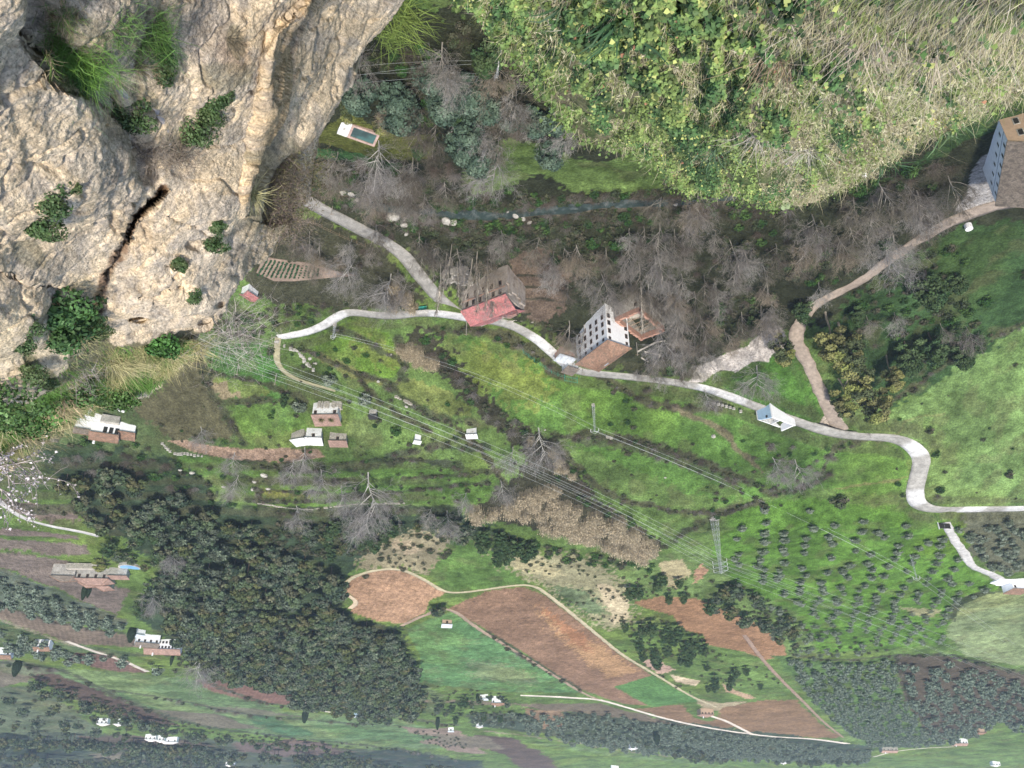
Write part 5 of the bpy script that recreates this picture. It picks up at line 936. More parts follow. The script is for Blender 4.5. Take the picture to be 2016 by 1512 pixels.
# vegetable plot with rows
def plot():
    P = [(505, 535), (520, 505), (600, 515), (660, 532), (700, 541), (640, 546), (580, 552), (540, 552)]
    Q = wpoly(P); tag(obj('vegetable_bed', mesh('vegetable_bed', [(x, y, float(ground(x, y))+.35) for x, y in Q]+[(x, y, float(ground(x, y))-.5) for x, y in Q], [tuple(range(len(Q)))]+[(i, (i+1) % len(Q), len(Q)+(i+1) % len(Q), len(Q)+i) for i in range(len(Q))], MT['dirt'], np.tile(np.array([0.21, 0.16, 0.125]), (2*len(Q), 1)))), kind='structure')
    r = np.random.default_rng(3)
    for k in range(14):
        f = k/13; a = (527+f*100, 509+f*17.5); b = (507+f*118, 541+f*0.5+4*math.sin(f*3)); n = 110 if k < 9 else 45; s = r.random(n)
        if k >= 9: s = np.round(s*5)/5
        g = on_ground(a[0]+(b[0]-a[0])*s, a[1]+(b[1]-a[1])*s); g[:, 2] = ground(g[:, 0], g[:, 1])+.45; g += r.normal(size=g.shape)*np.array([.10, .10, .05]); N = rnd_dirs(n, r); N[:, 2] = np.abs(N[:, 2])+.5; N /= np.linalg.norm(N, axis=1, keepdims=True)
        v, f_ = quads_at(g, N, .42, r, 1.5); c = np.repeat(np.array([[0.035, 0.08, 0.04]])*r.uniform(.7, 1.3, (n, 1)), 4, axis=0); tag(obj('vegetable_row', mesh('vegetable_row', v, f_, MT['foliage'], c)), 'dark green vegetable row, %s from the left in the brown plot' % ['first', 'second', 'third', 'fourth', 'fifth', 'sixth', 'seventh', 'eighth', 'ninth', 'tenth', 'eleventh', 'twelfth', 'thirteenth', 'last'][k], 'vegetables', 'rows of the vegetable plot')
plot()
# spiky plants at the ruined cottage
for k, (u, v) in enumerate(((636, 806), (655, 806))):
    p = gp(u, v); r = np.random.default_rng(k); n = 240; d = rnd_dirs(n, r); d[:, 2] = np.abs(d[:, 2])*.8+.05; d /= np.linalg.norm(d, axis=1, keepdims=True); c0 = np.array([0, 0, 3.6]); vv, ff = tube_arr(np.tile(c0, (n, 1)), c0+d*r.uniform(1.0, 1.9, (n, 1)), np.full(n, .09), np.full(n, .01), 3)
    t = empty('palm_tree', p, 0, ('left spiky palm in front of the ruined cottage roof', 'right spiky palm in front of the ruined cottage roof')[k], 'palm'); obj('fronds', mesh('fronds', vv, ff, MT['twig'], np.tile(np.array([.11, .12, .04]), (len(vv), 1))), t); MB().bar((0, 0, -.5), (0, 0, 3.7), .35, .25, 7).obj('trunk', MT['bark'], t)
# green sign, gates
def sign():
    p = gp(832, 598); t = empty('information_board', p, math.radians(190), 'green and turquoise information board on posts beside the road fork', 'sign')
    MB().box(-1.5, 1.5, -.06, .06, 1.0, 3.0).obj('panel', MT['green'], t); MB().box(-1.3, .6, .06, .09, 1.2, 2.8).obj('poster', mat('turquoise_print', (.08, .5, .42)), t); MB().box(-1.9, 1.9, -1.0, .9, 3.02, 3.12).obj('canopy', MT['palestone'], t)
    for x in (-1.45, 1.45): MB().bar((x, 0, -.5), (x, 0, 3.05), .07).obj('post', MT['wood'], t)
sign()
def gate(uv, L, rot, m, label, slats=7, h=1.9):
    p = gp(*uv); t = empty('gate', p, math.radians(rot), label, 'gate'); f = MB()
    for z in (.25, h): f.bar((-L/2, 0, z), (L/2, 0, z), .05)
    for i in range(slats): x = -L/2+L*i/(slats-1); f.bar((x, 0, .25), (x, 0, h), .03)
    f.obj('bars', MT[m], t)
    for x in (-L/2-.05, L/2+.05): MB().bar((x, 0, -.5), (x, 0, h+.2), .09).obj('post', MT[m], t)
gate((1124, 742), 4.6, 160, 'green', 'pale green metal gate on the grass just below the white mill')
p = gp(1858, 1030); t = empty('gate', p, math.radians(176), 'black double gate at the top of the pale driveway', 'gate')
for s in (-1, 1): MB().box(min(.05*s, 2.3*s), max(.05*s, 2.3*s), -.05, .05, .1, 2.2).obj('leaf', MT['dark'], t)
for x in (-2.5, 2.5): MB().box(x-.18, x+.18, -.18, .18, -.5, 2.5).obj('post', MT['oldwhite'], t)
# fence by the driveway bend
def fence(P, h, label, m='steel', step=2.2, rails=(0.5, 1.1), name='fence'):
    pts = catmull(P, 6); G = on_ground(pts[:, 0], pts[:, 1]); d = np.concatenate([[0], np.cumsum(np.hypot(*np.diff(G[:, :2], axis=0).T))]); n = max(2, int(d[-1]/step)+1); s = np.linspace(0, d[-1], n); X = np.interp(s, d, G[:, 0]); Y = np.interp(s, d, G[:, 1]); Z = ground(X, Y)
    t = empty(name, (X[0], Y[0], Z[0]), 0, label, 'fence'); rl = MB(); o = Vector((X[0], Y[0], Z[0]))
    for i in range(n):
        q = Vector((X[i], Y[i], Z[i]))-o; MB().bar(q+Vector((0, 0, -.3)), q+Vector((0, 0, h)), .06, n=4).obj('post', MT[m], t)
        if i:
            for r_ in rails: rl.bar(pq+Vector((0, 0, r_)), q+Vector((0, 0, r_)), .025, n=3)
        pq = q
    rl.obj('rail', MT[m], t)
fence([(1030, 688), (1060, 710), (1090, 730), (1112, 738)], 1.6, 'thin wire fence along the bank below the concrete road', 'green')
fence([(1835, 1014), (1850, 1022), (1858, 1026)], 1.5, 'dark railing on the wall beside the black gate', 'dark', 1.2)
fence([(600, 425), (660, 455), (720, 480)], 1.1, 'wire fence on posts along the uphill road above the vegetable plot', 'wood', 2.6)
# stone wall remains along the terraces
def drywall(P, label, h=0.8, m='palestone', w=0.5):
    pts = catmull(P, 5); G = on_ground(pts[:, 0], pts[:, 1]); r = random.Random(int(P[0][0])); o = MB()
    for a, b in zip(G[:-1], G[1:]):
        n = max(1, int(math.hypot(*(b-a)[:2])/.8))
        for i in range(n):
            if r.random() < .15: continue
            c = a+(b-a)*i/n; z = float(ground(c[0], c[1])); s = r.uniform(.6, 1.2)*w; o.box(c[0]-s, c[0]+s, c[1]-s*.7, c[1]+s*.7, z-.4, z+h*r.uniform(.5, 1.1))
    tag(o.obj('stone_wall', MT[m]), label, 'wall')
drywall([(320, 872), (340, 890), (370, 893), (405, 898)], 'broken pale stone wall under the left end of the vegetable strip')
drywall([(560, 680), (590, 695), (605, 715), (620, 730)], 'line of pale wall stones beside the curved farm track')
drywall([(1390, 790), (1430, 800), (1465, 812)], 'white stone edging just below the road by the yard fork', .5)
drywall([(1195, 860), (1205, 862)], 'two grey slabs on the grass near the small pylon', .5, 'stone')
drywall([(780, 780), (800, 790), (812, 797)], 'short dry-stone bank between the two yellow fields', .6, 'stone')
drywall([(1040, 632), (1000, 630), (1020, 628), (1055, 633)], 'low retaining wall between the red-roofed mill and the road', 1.0, 'stone')
drywall([(510, 990), (600, 1002), (700, 992), (800, 990)], 'long low retaining wall at the foot of the terraces', .5, 'stone')
o = MB().bar((0, 0, 0), (0, 0, 1.7), 1.0, 1.0, 12).add([(0, 0, 2.0)], []).obj('water_tank', MT['white']); o.location = gp(1905, 442); tag(o, 'round white water tank beside the dirt track', 'tank')
# ------------------------------------------------------------------ pylons and cables
def pylon(base, top, label, arms=3, w0=3.2, w1=0.8, rot=0.4, arm=3.0, n=11):
    p = gp(*base); # height from the photo: where the tip's ray passes over the base
    d = rays(top[0], top[1]); t_ = math.hypot(p.x, p.y)/math.hypot(d[0], d[1]); H = CZ+d[2]*t_-p.z; print('pylon H', H)
    t = empty('pylon', p, rot, label, 'pylon'); b = MB(); c4 = [(-1, -1), (1, -1), (1, 1), (-1, 1)]; hw = lambda z: (w0+(w1-w0)*min(1, z/(H*.8)))/2
    zs = [H*0.97*(1-(1-i/n)**1.15) for i in range(n+1)]
    for i in range(n):
        z0, z1 = zs[i], zs[i+1]
        for k in range(4):
            a, c = c4[k], c4[(k+1) % 4]; b.bar((a[0]*hw(z0), a[1]*hw(z0), z0), (a[0]*hw(z1), a[1]*hw(z1), z1), .024*w0+.006, n=3)
            b.bar((a[0]*hw(z0), a[1]*hw(z0), z0), (c[0]*hw(z1), c[1]*hw(z1), z1), .010*w0+.005, n=3); b.bar((c[0]*hw(z0), c[1]*hw(z0), z0), (a[0]*hw(z1), a[1]*hw(z1), z1), .010*w0+.005, n=3); b.bar((a[0]*hw(z1), a[1]*hw(z1), z1), (c[0]*hw(z1), c[1]*hw(z1), z1), .05, n=3)
    b.bar((0, 0, H*.95), (0, 0, H), .09, n=4); b.obj('lattice', MT['steel'], t); tips = []
    MB().box(-w0*.6, w0*.6, -w0*.6, w0*.6, -1, .5).obj('footing', MT['palestone'], t)
    for j in range(arms):
        z = H*(0.80+0.075*j) if arms > 1 else H*.97
        for s in (-1, 1):
            m = MB(); m.bar((0, 0, z), (s*arm, 0, z+.1), .08, n=3).bar((0, 0, z+.9), (s*arm, 0, z+.12), .06, n=3); q = m.obj('cross_arm', MT['steel'], t); MB().bar((s*arm, 0, z), (s*arm, 0, z-1.0), .12, n=5).obj('insulator', MT['oldwhite'], q)
            c, sn = math.cos(rot), math.sin(rot); tips.append(Vector((p.x+c*s*arm, p.y+sn*s*arm, p.z+z-1.0)))
    return tips, H
def cable(A, B, sag, label, group, r=0.026):
    o = MB(); n = 40; pr = None
    for i in range(n+1):
        t_ = i/n; q = A.lerp(B, t_)+Vector((0, 0, -sag*4*t_*(1-t_)))
        if pr is not None: o.bar(pr, q, r, n=3)
        pr = q
    tag(o.obj('power_cable', MT['cable']), label, 'cable', group)
tipsA, HA = pylon((1406, 1021), (1420, 1130), 'tall grey lattice pylon with six arms on the olive slope', w0=2.4, rot=0.75)
W6 = ['uppermost', 'second', 'third', 'fourth', 'fifth', 'lowest']
for i, q in enumerate(tipsA):
    L_ = Vector(at_d(335+i*4, 640+i*9, 205)); R_ = Vector(at_z(2260, 1438+i*11, 95)); 
    cable(L_, q, 5, W6[i]+' of the six long cables left of the tall pylon', 'cables of the tall pylon'); cable(q, R_, 7, W6[i]+' of the six long cables right of the tall pylon', 'cables of the tall pylon')
tC, HC = pylon((1168, 797), (1170, 851), 'slim small lattice pylon in the middle of the green field', arms=1, w0=.9, w1=.4, arm=1.4, n=12, rot=0.3)
tD, HD = pylon((1793, 1092), (1797, 1142), 'thin pole pylon standing among the olives on the slope', arms=1, w0=.8, w1=.4, arm=1.3, n=10, rot=0.3)
tE, HE = pylon((978, 96), (992, 152), 'white lattice pylon in the deep wood at the top', arms=2, w0=1.6, w1=.7, arm=1.6, n=8, rot=1.3)
tF, HF = pylon((659, 640), (652, 664), 'little lattice pole beside the winding concrete road', arms=1, w0=.7, w1=.4, arm=1.0, n=6, rot=0.5)
for a, b, s in ((tC, tD, 'the middle-field pylon to the olive-slope pylon'),):
    for i in range(2): cable(a[i], b[i], 3, ('upper', 'lower')[i]+' thin cable from '+s, 'cables across the olive slope', .028)
    cable((a[0]+a[1])/2+Vector((0, 0, 1)), (b[0]+b[1])/2+Vector((0, 0, 1)), 3, 'middle thin cable from '+s, 'cables across the olive slope', .028)
for i in range(2): cable(tF[i], tC[i], 4, ('upper', 'lower')[i]+' thin cable across the left meadows to the middle-field pylon', 'cables over the meadows', .025); cable(tD[i], Vector(at_z(2300, 1500+i*8, 90)), 4, ('upper', 'lower')[i]+' thin cable leaving the olive-slope pylon', 'cables beyond the olive slope', .028)
for i, q in enumerate(tE): cable(q, Vector(at_d(560, 150+i*12, 175)), 1.5, ('first', 'second', 'third', 'fourth')[i]+' greenish cable between the white pylon and the rock', 'cables behind the rock', .028)
def pole(base, top, label):
    p = gp(*base); d = rays(*top); t_ = math.hypot(p.x, p.y)/math.hypot(d[0], d[1]); H = max(3, min(12, CZ+d[2]*t_-p.z)); t = empty('utility_pole', p, 0, label, 'pole'); MB().bar((0, 0, -.5), (0, 0, H), .16, .11, 7).obj('mast', MT['greybark'], t); MB().bar((-.6, 0, H-.3), (.6, 0, H-.3), .06).obj('cross_arm', MT['wood'], t)
for b, t_, l in (((470, 717), (467, 738), 'short wooden pole on the tan bare patch'), ((544, 738), (536, 757), 'leaning wooden pole above the ruined cottage'), ((919, 627), (919, 660), 'dark pole below the red roof corner'), ((1147, 722), (1148, 738), 'thin pole at the end of the white mill'), ((655, 405), (656, 424), 'pole beside the uphill road near the rock'), ((738, 395), (740, 410), 'pole between road and river shallows'), ((1253, 675), (1253, 700), 'bare pole behind the annex')):
    pole(b, t_, l)
# ================================================================== VEGETATION PLACED
# forest on the slope
FOREST = [(330, 1105), (420, 1085), (560, 1080), (640, 1090), (690, 1135), (672, 1165), (690, 1215), (780, 1240), (815, 1300), (830, 1340), (832, 1395), (745, 1408), (640, 1385), (560, 1350), (450, 1318), (370, 1290), (330, 1200)]
scatter(FOREST, 8.6, P_pine+P_pine+P_pine+P_dark[:0], 'dark green pine crown in the dense wood left of the ploughed fields', 'pine', 'pines of the dense wood', 0.7, 1.5, 11, cap=1200, clear=2)
scatter([(90, 905), (200, 900), (330, 930), (420, 985), (520, 1010), (560, 1075), (420, 1080), (330, 1100), (300, 1040), (200, 1040), (160, 1000)], 8.2, P_pine, 'greyish pine crown in the wood above the white house with tiled roofs', 'pine', 'pines of the near wood', 0.75, 1.1, 12, cap=200)
scatter([(560, 1010), (900, 1008), (1000, 1040), (960, 1075), (880, 1040), (780, 1040), (700, 1085), (640, 1090), (600, 1050)], 6.5, P_dark+P_pine, 'round dark evergreen in the belt below the terraces', 'evergreen tree', 'evergreens in the belt below the terraces', 0.5, 0.75, 13, cap=120)
scatter([(560, 1020), (700, 1030), (720, 1090), (600, 1090), (480, 1075)], 4.2, P_bush, 'low olive-green shrub among yellow broom on the slope', 'shrub', 'shrubs on the broom slope', 0.7, 1.3, 14, cap=110)
scatter([(250, 1000), (330, 1040), (350, 1110), (330, 1200), (260, 1180), (300, 1120), (200, 1060)], 8, P_pine+P_dark, 'dark tree round the farmhouse garden', 'tree', 'trees round the farmhouse garden', 0.5, 0.95, 15, prob=0.55, cap=60)
scatter([(350, 1275), (480, 1325), (600, 1362), (590, 1372), (430, 1340), (340, 1300)], 9, P_bush, 'hedge shrub along the lower edge of the wood', 'shrub', 'hedge at the foot of the wood', 1.0, 1.8, 16, cap=50)
# dry slopes
scatter([(735, 1050), (890, 1045), (885, 1110), (840, 1125), (700, 1110)], 4.4, P_bush, 'dark shrub dotted over the straw-coloured slope', 'shrub', 'shrubs on the straw-coloured slope', 0.4, 1.3, 17, mask=(9, .47), cap=120)
scatter([(965, 1085), (1190, 1110), (1240, 1170), (1240, 1235), (1150, 1210), (1000, 1120)], 4.8, P_bush, 'small shrub on the dry yellow grassland', 'shrub', 'shrubs on the dry grassland', 0.3, 0.9, 18, mask=(11, .50), cap=120)
scatter([(940, 1045), (1000, 1035), (1060, 1060), (1040, 1090), (965, 1085)], 6, P_dark, 'dark evergreen behind the tan reed bed', 'evergreen tree', 'evergreens behind the reed bed', 0.55, 0.8, 19, cap=12)
scatter([(1030, 1060), (1200, 1085), (1290, 1110), (1280, 1130), (1180, 1110), (1060, 1090)], 5.5, P_gbush+P_bush, 'green bush in the hollow under the reeds', 'shrub', 'bushes under the reeds', 0.7, 1.3, 20, cap=40)
scatter([(1210, 1135), (1330, 1120), (1400, 1180), (1320, 1172), (1250, 1178)], 5.5, P_bush+P_dark, 'dark shrub in the gully above the curved ploughed field', 'shrub', 'gully shrubs above the curved field', 0.5, 0.8, 21, cap=40, prob=.8)
scatter([(1235, 1205), (1320, 1215), (1385, 1245), (1392, 1275), (1440, 1290), (1420, 1320), (1340, 1320), (1250, 1270), (1215, 1220)], 6.2, P_bush+P_dark, 'dark round shrub between the two ploughed fields', 'shrub', 'scrub between the ploughed fields', 0.55, 0.95, 22, cap=90, prob=0.85)
scatter([(1080, 1170), (1180, 1240), (1290, 1320), (1360, 1360), (1350, 1366), (1270, 1310), (1160, 1225)], 6, P_bush, 'low bush along the pale farm track', 'shrub', 'bushes along the farm track', 0.5, 0.9, 23, cap=40, prob=0.7)
scatter([(1390, 1290), (1500, 1305), (1540, 1350), (1440, 1370), (1370, 1340)], 9, P_bush+P_dark, 'scattered shrub on the green bank below the curved field', 'shrub', 'shrubs on the green bank', 0.5, 0.9, 24, cap=30, prob=0.6)
scatter([(1390, 1130), (1480, 1150), (1560, 1210), (1570, 1280), (1480, 1215), (1400, 1180)], 5.8, P_bush+P_pine, 'dark shrub in the band beside the lattice pylon', 'shrub', 'shrub band beside the pylon', 0.6, 1.0, 25, cap=70, prob=0.9)
# olives
scatter([(1410, 1030), (1520, 985), (1700, 1010), (1850, 1040), (1900, 1110), (1950, 1165), (1870, 1190), (1860, 1260), (1740, 1270), (1640, 1230), (1560, 1190), (1440, 1100)], 9.3, P_olive, 'grey-green olive tree on the bright grass slope under the cables', 'olive tree', 'olives on the grass slope', 0.7, 1.0, 30, prob=0.9, row=14, cap=200, zs=.78)
scatter([(1880, 1035), (2016, 1010), (2060, 1120), (1970, 1125), (1920, 1090)], 6.8, P_olive, 'olive tree in the dim grove beside the pale driveway', 'olive tree', 'olives beside the driveway', 0.7, 1.0, 31, cap=60)
scatter([(1545, 1290), (1640, 1300), (1755, 1292), (1770, 1370), (1840, 1462), (1720, 1468), (1640, 1415), (1590, 1360)], 9.4, P_olivef, 'silvery olive tree of the dense orchard on green ground', 'olive tree', 'olives of the green-ground orchard', 0.85, 1.1, 32, cap=900)
scatter([(1775, 1300), (1860, 1296), (1960, 1320), (2070, 1350), (2070, 1440), (1960, 1425), (1850, 1462), (1790, 1390)], 11, P_olivef, 'silvery olive tree of the orchard on dark ploughed ground', 'olive tree', 'olives of the ploughed orchard', 0.95, 1.35, 33, cap=900, prob=.93)
scatter([(1000, 1395), (1200, 1400), (1380, 1430), (1640, 1468), (1720, 1475), (1700, 1500), (1450, 1495), (1200, 1475), (1040, 1440)], 11, P_olivef, 'small far olive tree below the long pale lane', 'olive tree', 'far olives below the lane', 0.9, 1.3, 34, cap=900)
scatter([(0, 1125), (120, 1170), (245, 1225), (235, 1238), (140, 1222), (0, 1186)], 7.0, P_olivef, 'olive tree in the grey-green strip between bare fields', 'olive tree', 'olives in the strip', 0.9, 1.1, 35, row=-20, cap=200)
scatter([(0, 1228), (110, 1268), (230, 1295), (140, 1298), (0, 1276)], 8.0, P_olivef, 'dark olive tree in the far strip by the white cottage', 'olive tree', 'olives in the far strip', 0.9, 1.2, 36, cap=120)
scatter([(800, 1435), (885, 1438), (930, 1465), (880, 1474)], 13, P_bush, 'tiny young tree planted in rows on the tan plot', 'young tree', 'young trees on the tan plot', 0.8, 1.1, 37, row=30, cap=90)
scatter([(860, 1345), (1000, 1362), (1010, 1390), (940, 1440), (840, 1420), (850, 1380)], 11, P_dark+P_bush+P_pine, 'garden tree round the white farmhouse on the lane', 'tree', 'garden trees round the lane farmhouse', 0.6, 0.9, 38, cap=50, prob=.8, clear=1)
scatter([(930, 1405), (1010, 1398), (1060, 1440), (950, 1440)], 9, P_bush+P_olivef, 'small tree on the plot behind the lane farmhouse', 'tree', 'small trees behind the lane farmhouse', 0.8, 1.2, 39, cap=40)
# far hills: scattered woods
scatter([(-60, 1440), (200, 1445), (420, 1460), (700, 1480), (900, 1498), (900, 1540), (-60, 1540)], 18, P_pine, 'dark tree on the far bluish hillside', 'tree', 'trees on the far hills', 1.2, 1.9, 40, cap=900, mask=(70, .50))
scatter([(60, 1345), (200, 1370), (360, 1425), (300, 1440), (0, 1440), (0, 1360)], 22, P_bush+P_pine, 'scattered tree on the pale far pasture', 'tree', 'trees on the far pasture', 0.9, 1.4, 41, cap=110)
scatter([(40, 1322), (120, 1335), (210, 1375), (320, 1415), (400, 1436), (520, 1448), (700, 1470), (520, 1458), (330, 1435), (200, 1395), (90, 1352)], 10, P_pine+P_bush, 'reddish-dark tree lining the far river bank', 'tree', 'trees lining the far bank', 0.8, 1.3, 42, cap=120)
scatter([(180, 1280), (300, 1290), (420, 1325), (560, 1345), (540, 1352), (380, 1330), (250, 1310)], 12, P_bush+P_olivef, 'bush by the far lanes', 'shrub', 'bushes by the far lanes', 0.8, 1.4, 43, cap=70, prob=0.6)
scatter([(1240, 1440), (1460, 1492), (1700, 1488), (1650, 1510), (1400, 1512)], 12, P_pine, 'dark tree in the far copse', 'tree', 'far copse', 0.8, 1.2, 44, cap=70, prob=.6)
# middle fields: hedges and thickets
HEDGE = [(840, 652), (880, 690), (940, 760), (1000, 815), (1080, 868), (1180, 980), (1240, 1010), (1300, 1070), (1200, 1040), (1120, 950), (1060, 900), (980, 840), (900, 760), (830, 700)]
scatter(HEDGE, 3.3, P_brush+P_bush+P_brush+P_gbush, 'brown tangled shrub in the hedge between the green fields', 'shrub', 'hedge between the green fields', 0.6, 1.1, 50, cap=300)
scatter([(830, 640), (940, 645), (1020, 668), (1110, 725), (1120, 745), (1040, 700), (960, 668), (880, 655)], 3.6, P_gbush+P_bush+P_brush, 'ivy-green shrub on the bank below the concrete road', 'shrub', 'bank shrubs below the road', 0.5, 0.8, 51, cap=110)
scatter([(1095, 858), (1180, 852), (1290, 870), (1400, 905), (1470, 940), (1440, 958), (1300, 905), (1180, 880)], 4.2, P_bush+P_brush, 'dark bramble on the field edge by the small pylon', 'shrub', 'brambles on the field edge', 0.5, 0.85, 52, cap=100)
scatter([(1230, 745), (1330, 758), (1400, 785), (1330, 815), (1250, 790)], 4.8, P_brush, 'leafless brown bush along the far side of the road', 'shrub', 'leafless bushes across the road', 0.6, 0.9, 53, cap=40)
scatter([(1500, 870), (1640, 880), (1650, 930), (1560, 960), (1480, 900)], 5, P_gbush+P_brush, 'green bush in the dip by the white ruined hut', 'shrub', 'bushes by the ruined hut', 0.6, 1.0, 54, cap=40)
scatter([(925, 995), (1000, 988), (1060, 955), (1095, 950), (1110, 985), (1180, 1010), (1250, 1020), (1292, 1060), (1275, 1088), (1200, 1072), (1120, 1048), (1040, 1018), (930, 1018)], 4.0, P_reed, 'tall dry tan reed clump in the long cane bed', 'reeds', 'reeds of the cane bed', 0.8, 1.2, 55, name='reed_clump', cap=170, prob=0.85, mask=(9, .36))
scatter([(1080, 1000), (1200, 1060), (1290, 1075), (1260, 1090), (1150, 1050)], 3.4, P_reed, 'bright straw reed clump at the lower end of the cane bed', 'reeds', 'straw reeds low in the cane bed', 0.9, 1.2, 56, name='reed_clump', cap=50, prob=.6)
scatter([(788, 672), (812, 670), (845, 695), (860, 715), (840, 725), (810, 705), (790, 695)], 2.2, P_reed, 'bright tan reed clump between the two yellow-green fields', 'reeds', 'tan reeds between the fields', 0.6, 0.8, 57, name='reed_clump', cap=30)
for k, (u, v) in enumerate([(1045, 862), (1088, 885), (1100, 902), (1112, 918), (1126, 930), (1098, 918)]):
    plant(P_reed[k % 3], u, v, 0.7, 'single tan reed tuft strung along the ditch', 'reeds', 'reed_clump', 'reed tufts along the ditch')
scatter([(760, 560), (800, 560), (815, 600), (775, 612)], 3.2, P_reed, 'pale plumed reed clump beside the green sign', 'reeds', 'reeds beside the green sign', 0.5, 0.8, 58, name='reed_clump', cap=12)
scatter([(300, 830), (470, 860), (460, 872), (330, 870)], 4.5, P_bush+P_gbush, 'low shrub above the tan vegetable strip', 'shrub', 'shrubs above the vegetable strip', 0.4, 0.8, 60, cap=40)
scatter([(500, 920), (980, 920), (980, 990), (800, 995), (500, 955)], 9, P_bush+P_brush, 'low shrub on the grassy terraces', 'shrub', 'shrubs on the terraces', 0.4, 0.9, 61, cap=80, prob=0.75)
scatter([(130, 860), (260, 860), (330, 900), (440, 960), (480, 1000), (330, 960), (200, 930), (100, 900)], 4.6, P_bush+P_brush+P_gbush, 'tangled shrub below the white house with tiled roofs', 'shrub', 'shrubs below the tiled house', 0.7, 1.2, 62, cap=140)
scatter([(640, 730), (800, 760), (960, 830), (940, 900), (760, 880), (700, 800)], 7, P_bush+P_brush, 'small shrub under the power cables by the ruined cottage', 'shrub', 'shrubs under the cables', 0.4, 0.8, 63, cap=60, prob=0.65)
scatter([(410, 640), (470, 610), (560, 600), (700, 590), (690, 610), (620, 640), (545, 655), (440, 670)], 3.0, P_brush+P_bush+P_gbush, 'dark tangled bush above the winding concrete road', 'shrub', 'bushes above the winding road', 0.5, 0.9, 64, cap=150)
# riverside woods (in the photo's upper middle)
BLOCK.append((RIV[2:12], 1.2))
def wp(u, v): p = gp(u, v); return (p.x, p.y)
for u1, v1, u2, v2, w in ((905, 560, 1010, 575, 8), (915, 590, 1010, 600, 7), (1140, 690, 1200, 625, 8), (1165, 610, 1240, 600, 6), (1150, 700, 1220, 690, 8), (880, 510, 930, 530, 4), (1035, 545, 1085, 600, 8), (1225, 620, 1290, 650, 6), (1190, 660, 1235, 668, 5), (1100, 692, 1130, 700, 3), (870, 520, 930, 545, 6), (1985, 250, 1990, 410, 10), (670, 250, 745, 285, 6), (1505, 845, 1560, 860, 4), (620, 800, 680, 820, 5), (580, 855, 680, 860, 4), (170, 800, 250, 850, 7), (1400, 710, 1530, 670, 6), (1900, 420, 1600, 600, 3), (1600, 610, 1650, 840, 4), (490, 555, 500, 580, 3), (820, 590, 845, 592, 3), (1920, 850, 940, 850, 0.1), (948, 1370, 990, 1372, 8), (280, 1245, 360, 1280, 9), (1975, 1145, 1990, 1150, 8), (140, 1110, 235, 1140, 9)):
    BLOCK.append(([wp(u1, v1), wp(u2, v2)], w))
W1 = [(640, 290), (700, 310), (860, 300), (900, 330), (900, 395), (740, 390), (640, 340)]
W2 = [(640, 395), (760, 430), (900, 445), (1100, 440), (1200, 430), (1400, 440), (1500, 500), (1560, 590), (1530, 640), (1440, 700), (1350, 735), (1250, 735), (1140, 680), (1030, 625), (1000, 560), (860, 520), (780, 480)]
W3 = [(1250, 380), (1380, 370), (1620, 400), (1780, 330), (1880, 300), (1860, 380), (1700, 520), (1600, 580), (1500, 480), (1380, 410)]
scatter(W1, 6.0, P_bare+P_brush, 'leafless grey tree on the bank above the river, below the pool', 'bare tree', 'leafless trees below the pool', 0.7, 1.1, 70, cap=70)
scatter(W2, 6.6, P_bare, 'leafless grey-brown tree of the riverside wood between river and mills', 'bare tree', 'leafless trees of the riverside wood', 0.7, 1.3, 71, cap=290, prob=0.8)
scatter(W2, 4.4, P_brush+P_bush, 'low thicket bush under the leafless riverside trees', 'shrub', 'thicket under the riverside wood', 0.6, 1.0, 72, cap=280, prob=0.7)
scatter(W3, 5.6, P_bare+P_bare+P_brush, 'leafless tree in the shaded gorge below the overgrown ledge', 'bare tree', 'leafless trees of the shaded gorge', 0.8, 1.3, 73, cap=170, prob=.6)
scatter([(700, 60), (960, 60), (1060, 180), (1150, 270), (1000, 275), (900, 290), (860, 250), (760, 200), (690, 130)], 6.2, P_bare+P_blue+P_brush, 'tree in the deep wood beside the overgrown ledge', 'tree', 'trees of the deep wood', 0.75, 1.1, 74, cap=110)
scatter([(1240, 690), (1330, 690), (1350, 735), (1240, 730)], 4.5, P_bare, 'thin leafless tree on the bare earth beside the white mill', 'bare tree', 'thin trees beside the white mill', 0.5, 0.7, 75, cap=30, prob=0.6)
scatter([(560, 440), (700, 470), (800, 520), (830, 580), (780, 600), (720, 520), (600, 520), (560, 480)], 4.8, P_brush+P_bare, 'grey leafless bush between the vegetable plot and the road', 'shrub', 'grey bushes by the vegetable plot', 0.5, 0.8, 76, cap=80)
scatter([(1650, 620), (1760, 560), (1900, 560), (1960, 640), (1880, 700), (1780, 760), (1700, 700)], 8, P_gbush+P_brush+P_bare, 'leafless or green bush in the shaded green dell', 'shrub', 'bushes in the shaded dell', 0.6, 1.0, 77, cap=70, prob=0.6)
scatter([(1000, 370), (1180, 380), (1300, 390), (1280, 412), (1100, 410), (900, 408), (900, 390)], 4.2, P_bush+P_brush+P_gbush, 'bush on the near river bank by the mossy meadow', 'shrub', 'bushes on the near river bank', 0.6, 1.0, 78, cap=80)
for k, (u, v) in enumerate([(868, 520), (880, 500), (900, 515), (915, 530), (930, 510), (945, 535), (960, 520), (855, 490), (890, 480), (940, 490), (975, 545), (1262, 560), (1275, 545)]):
    plant(P_poplar[k % 3], u, v, random.uniform(0.95, 1.25), 'tall thin poplar with bare upright twigs behind the rubble ruin' if u < 1100 else 'tall thin bare poplar standing behind the roofless annex', 'poplar', None, 'bare poplars behind the ruin' if u < 1100 else 'bare poplars behind the annex')
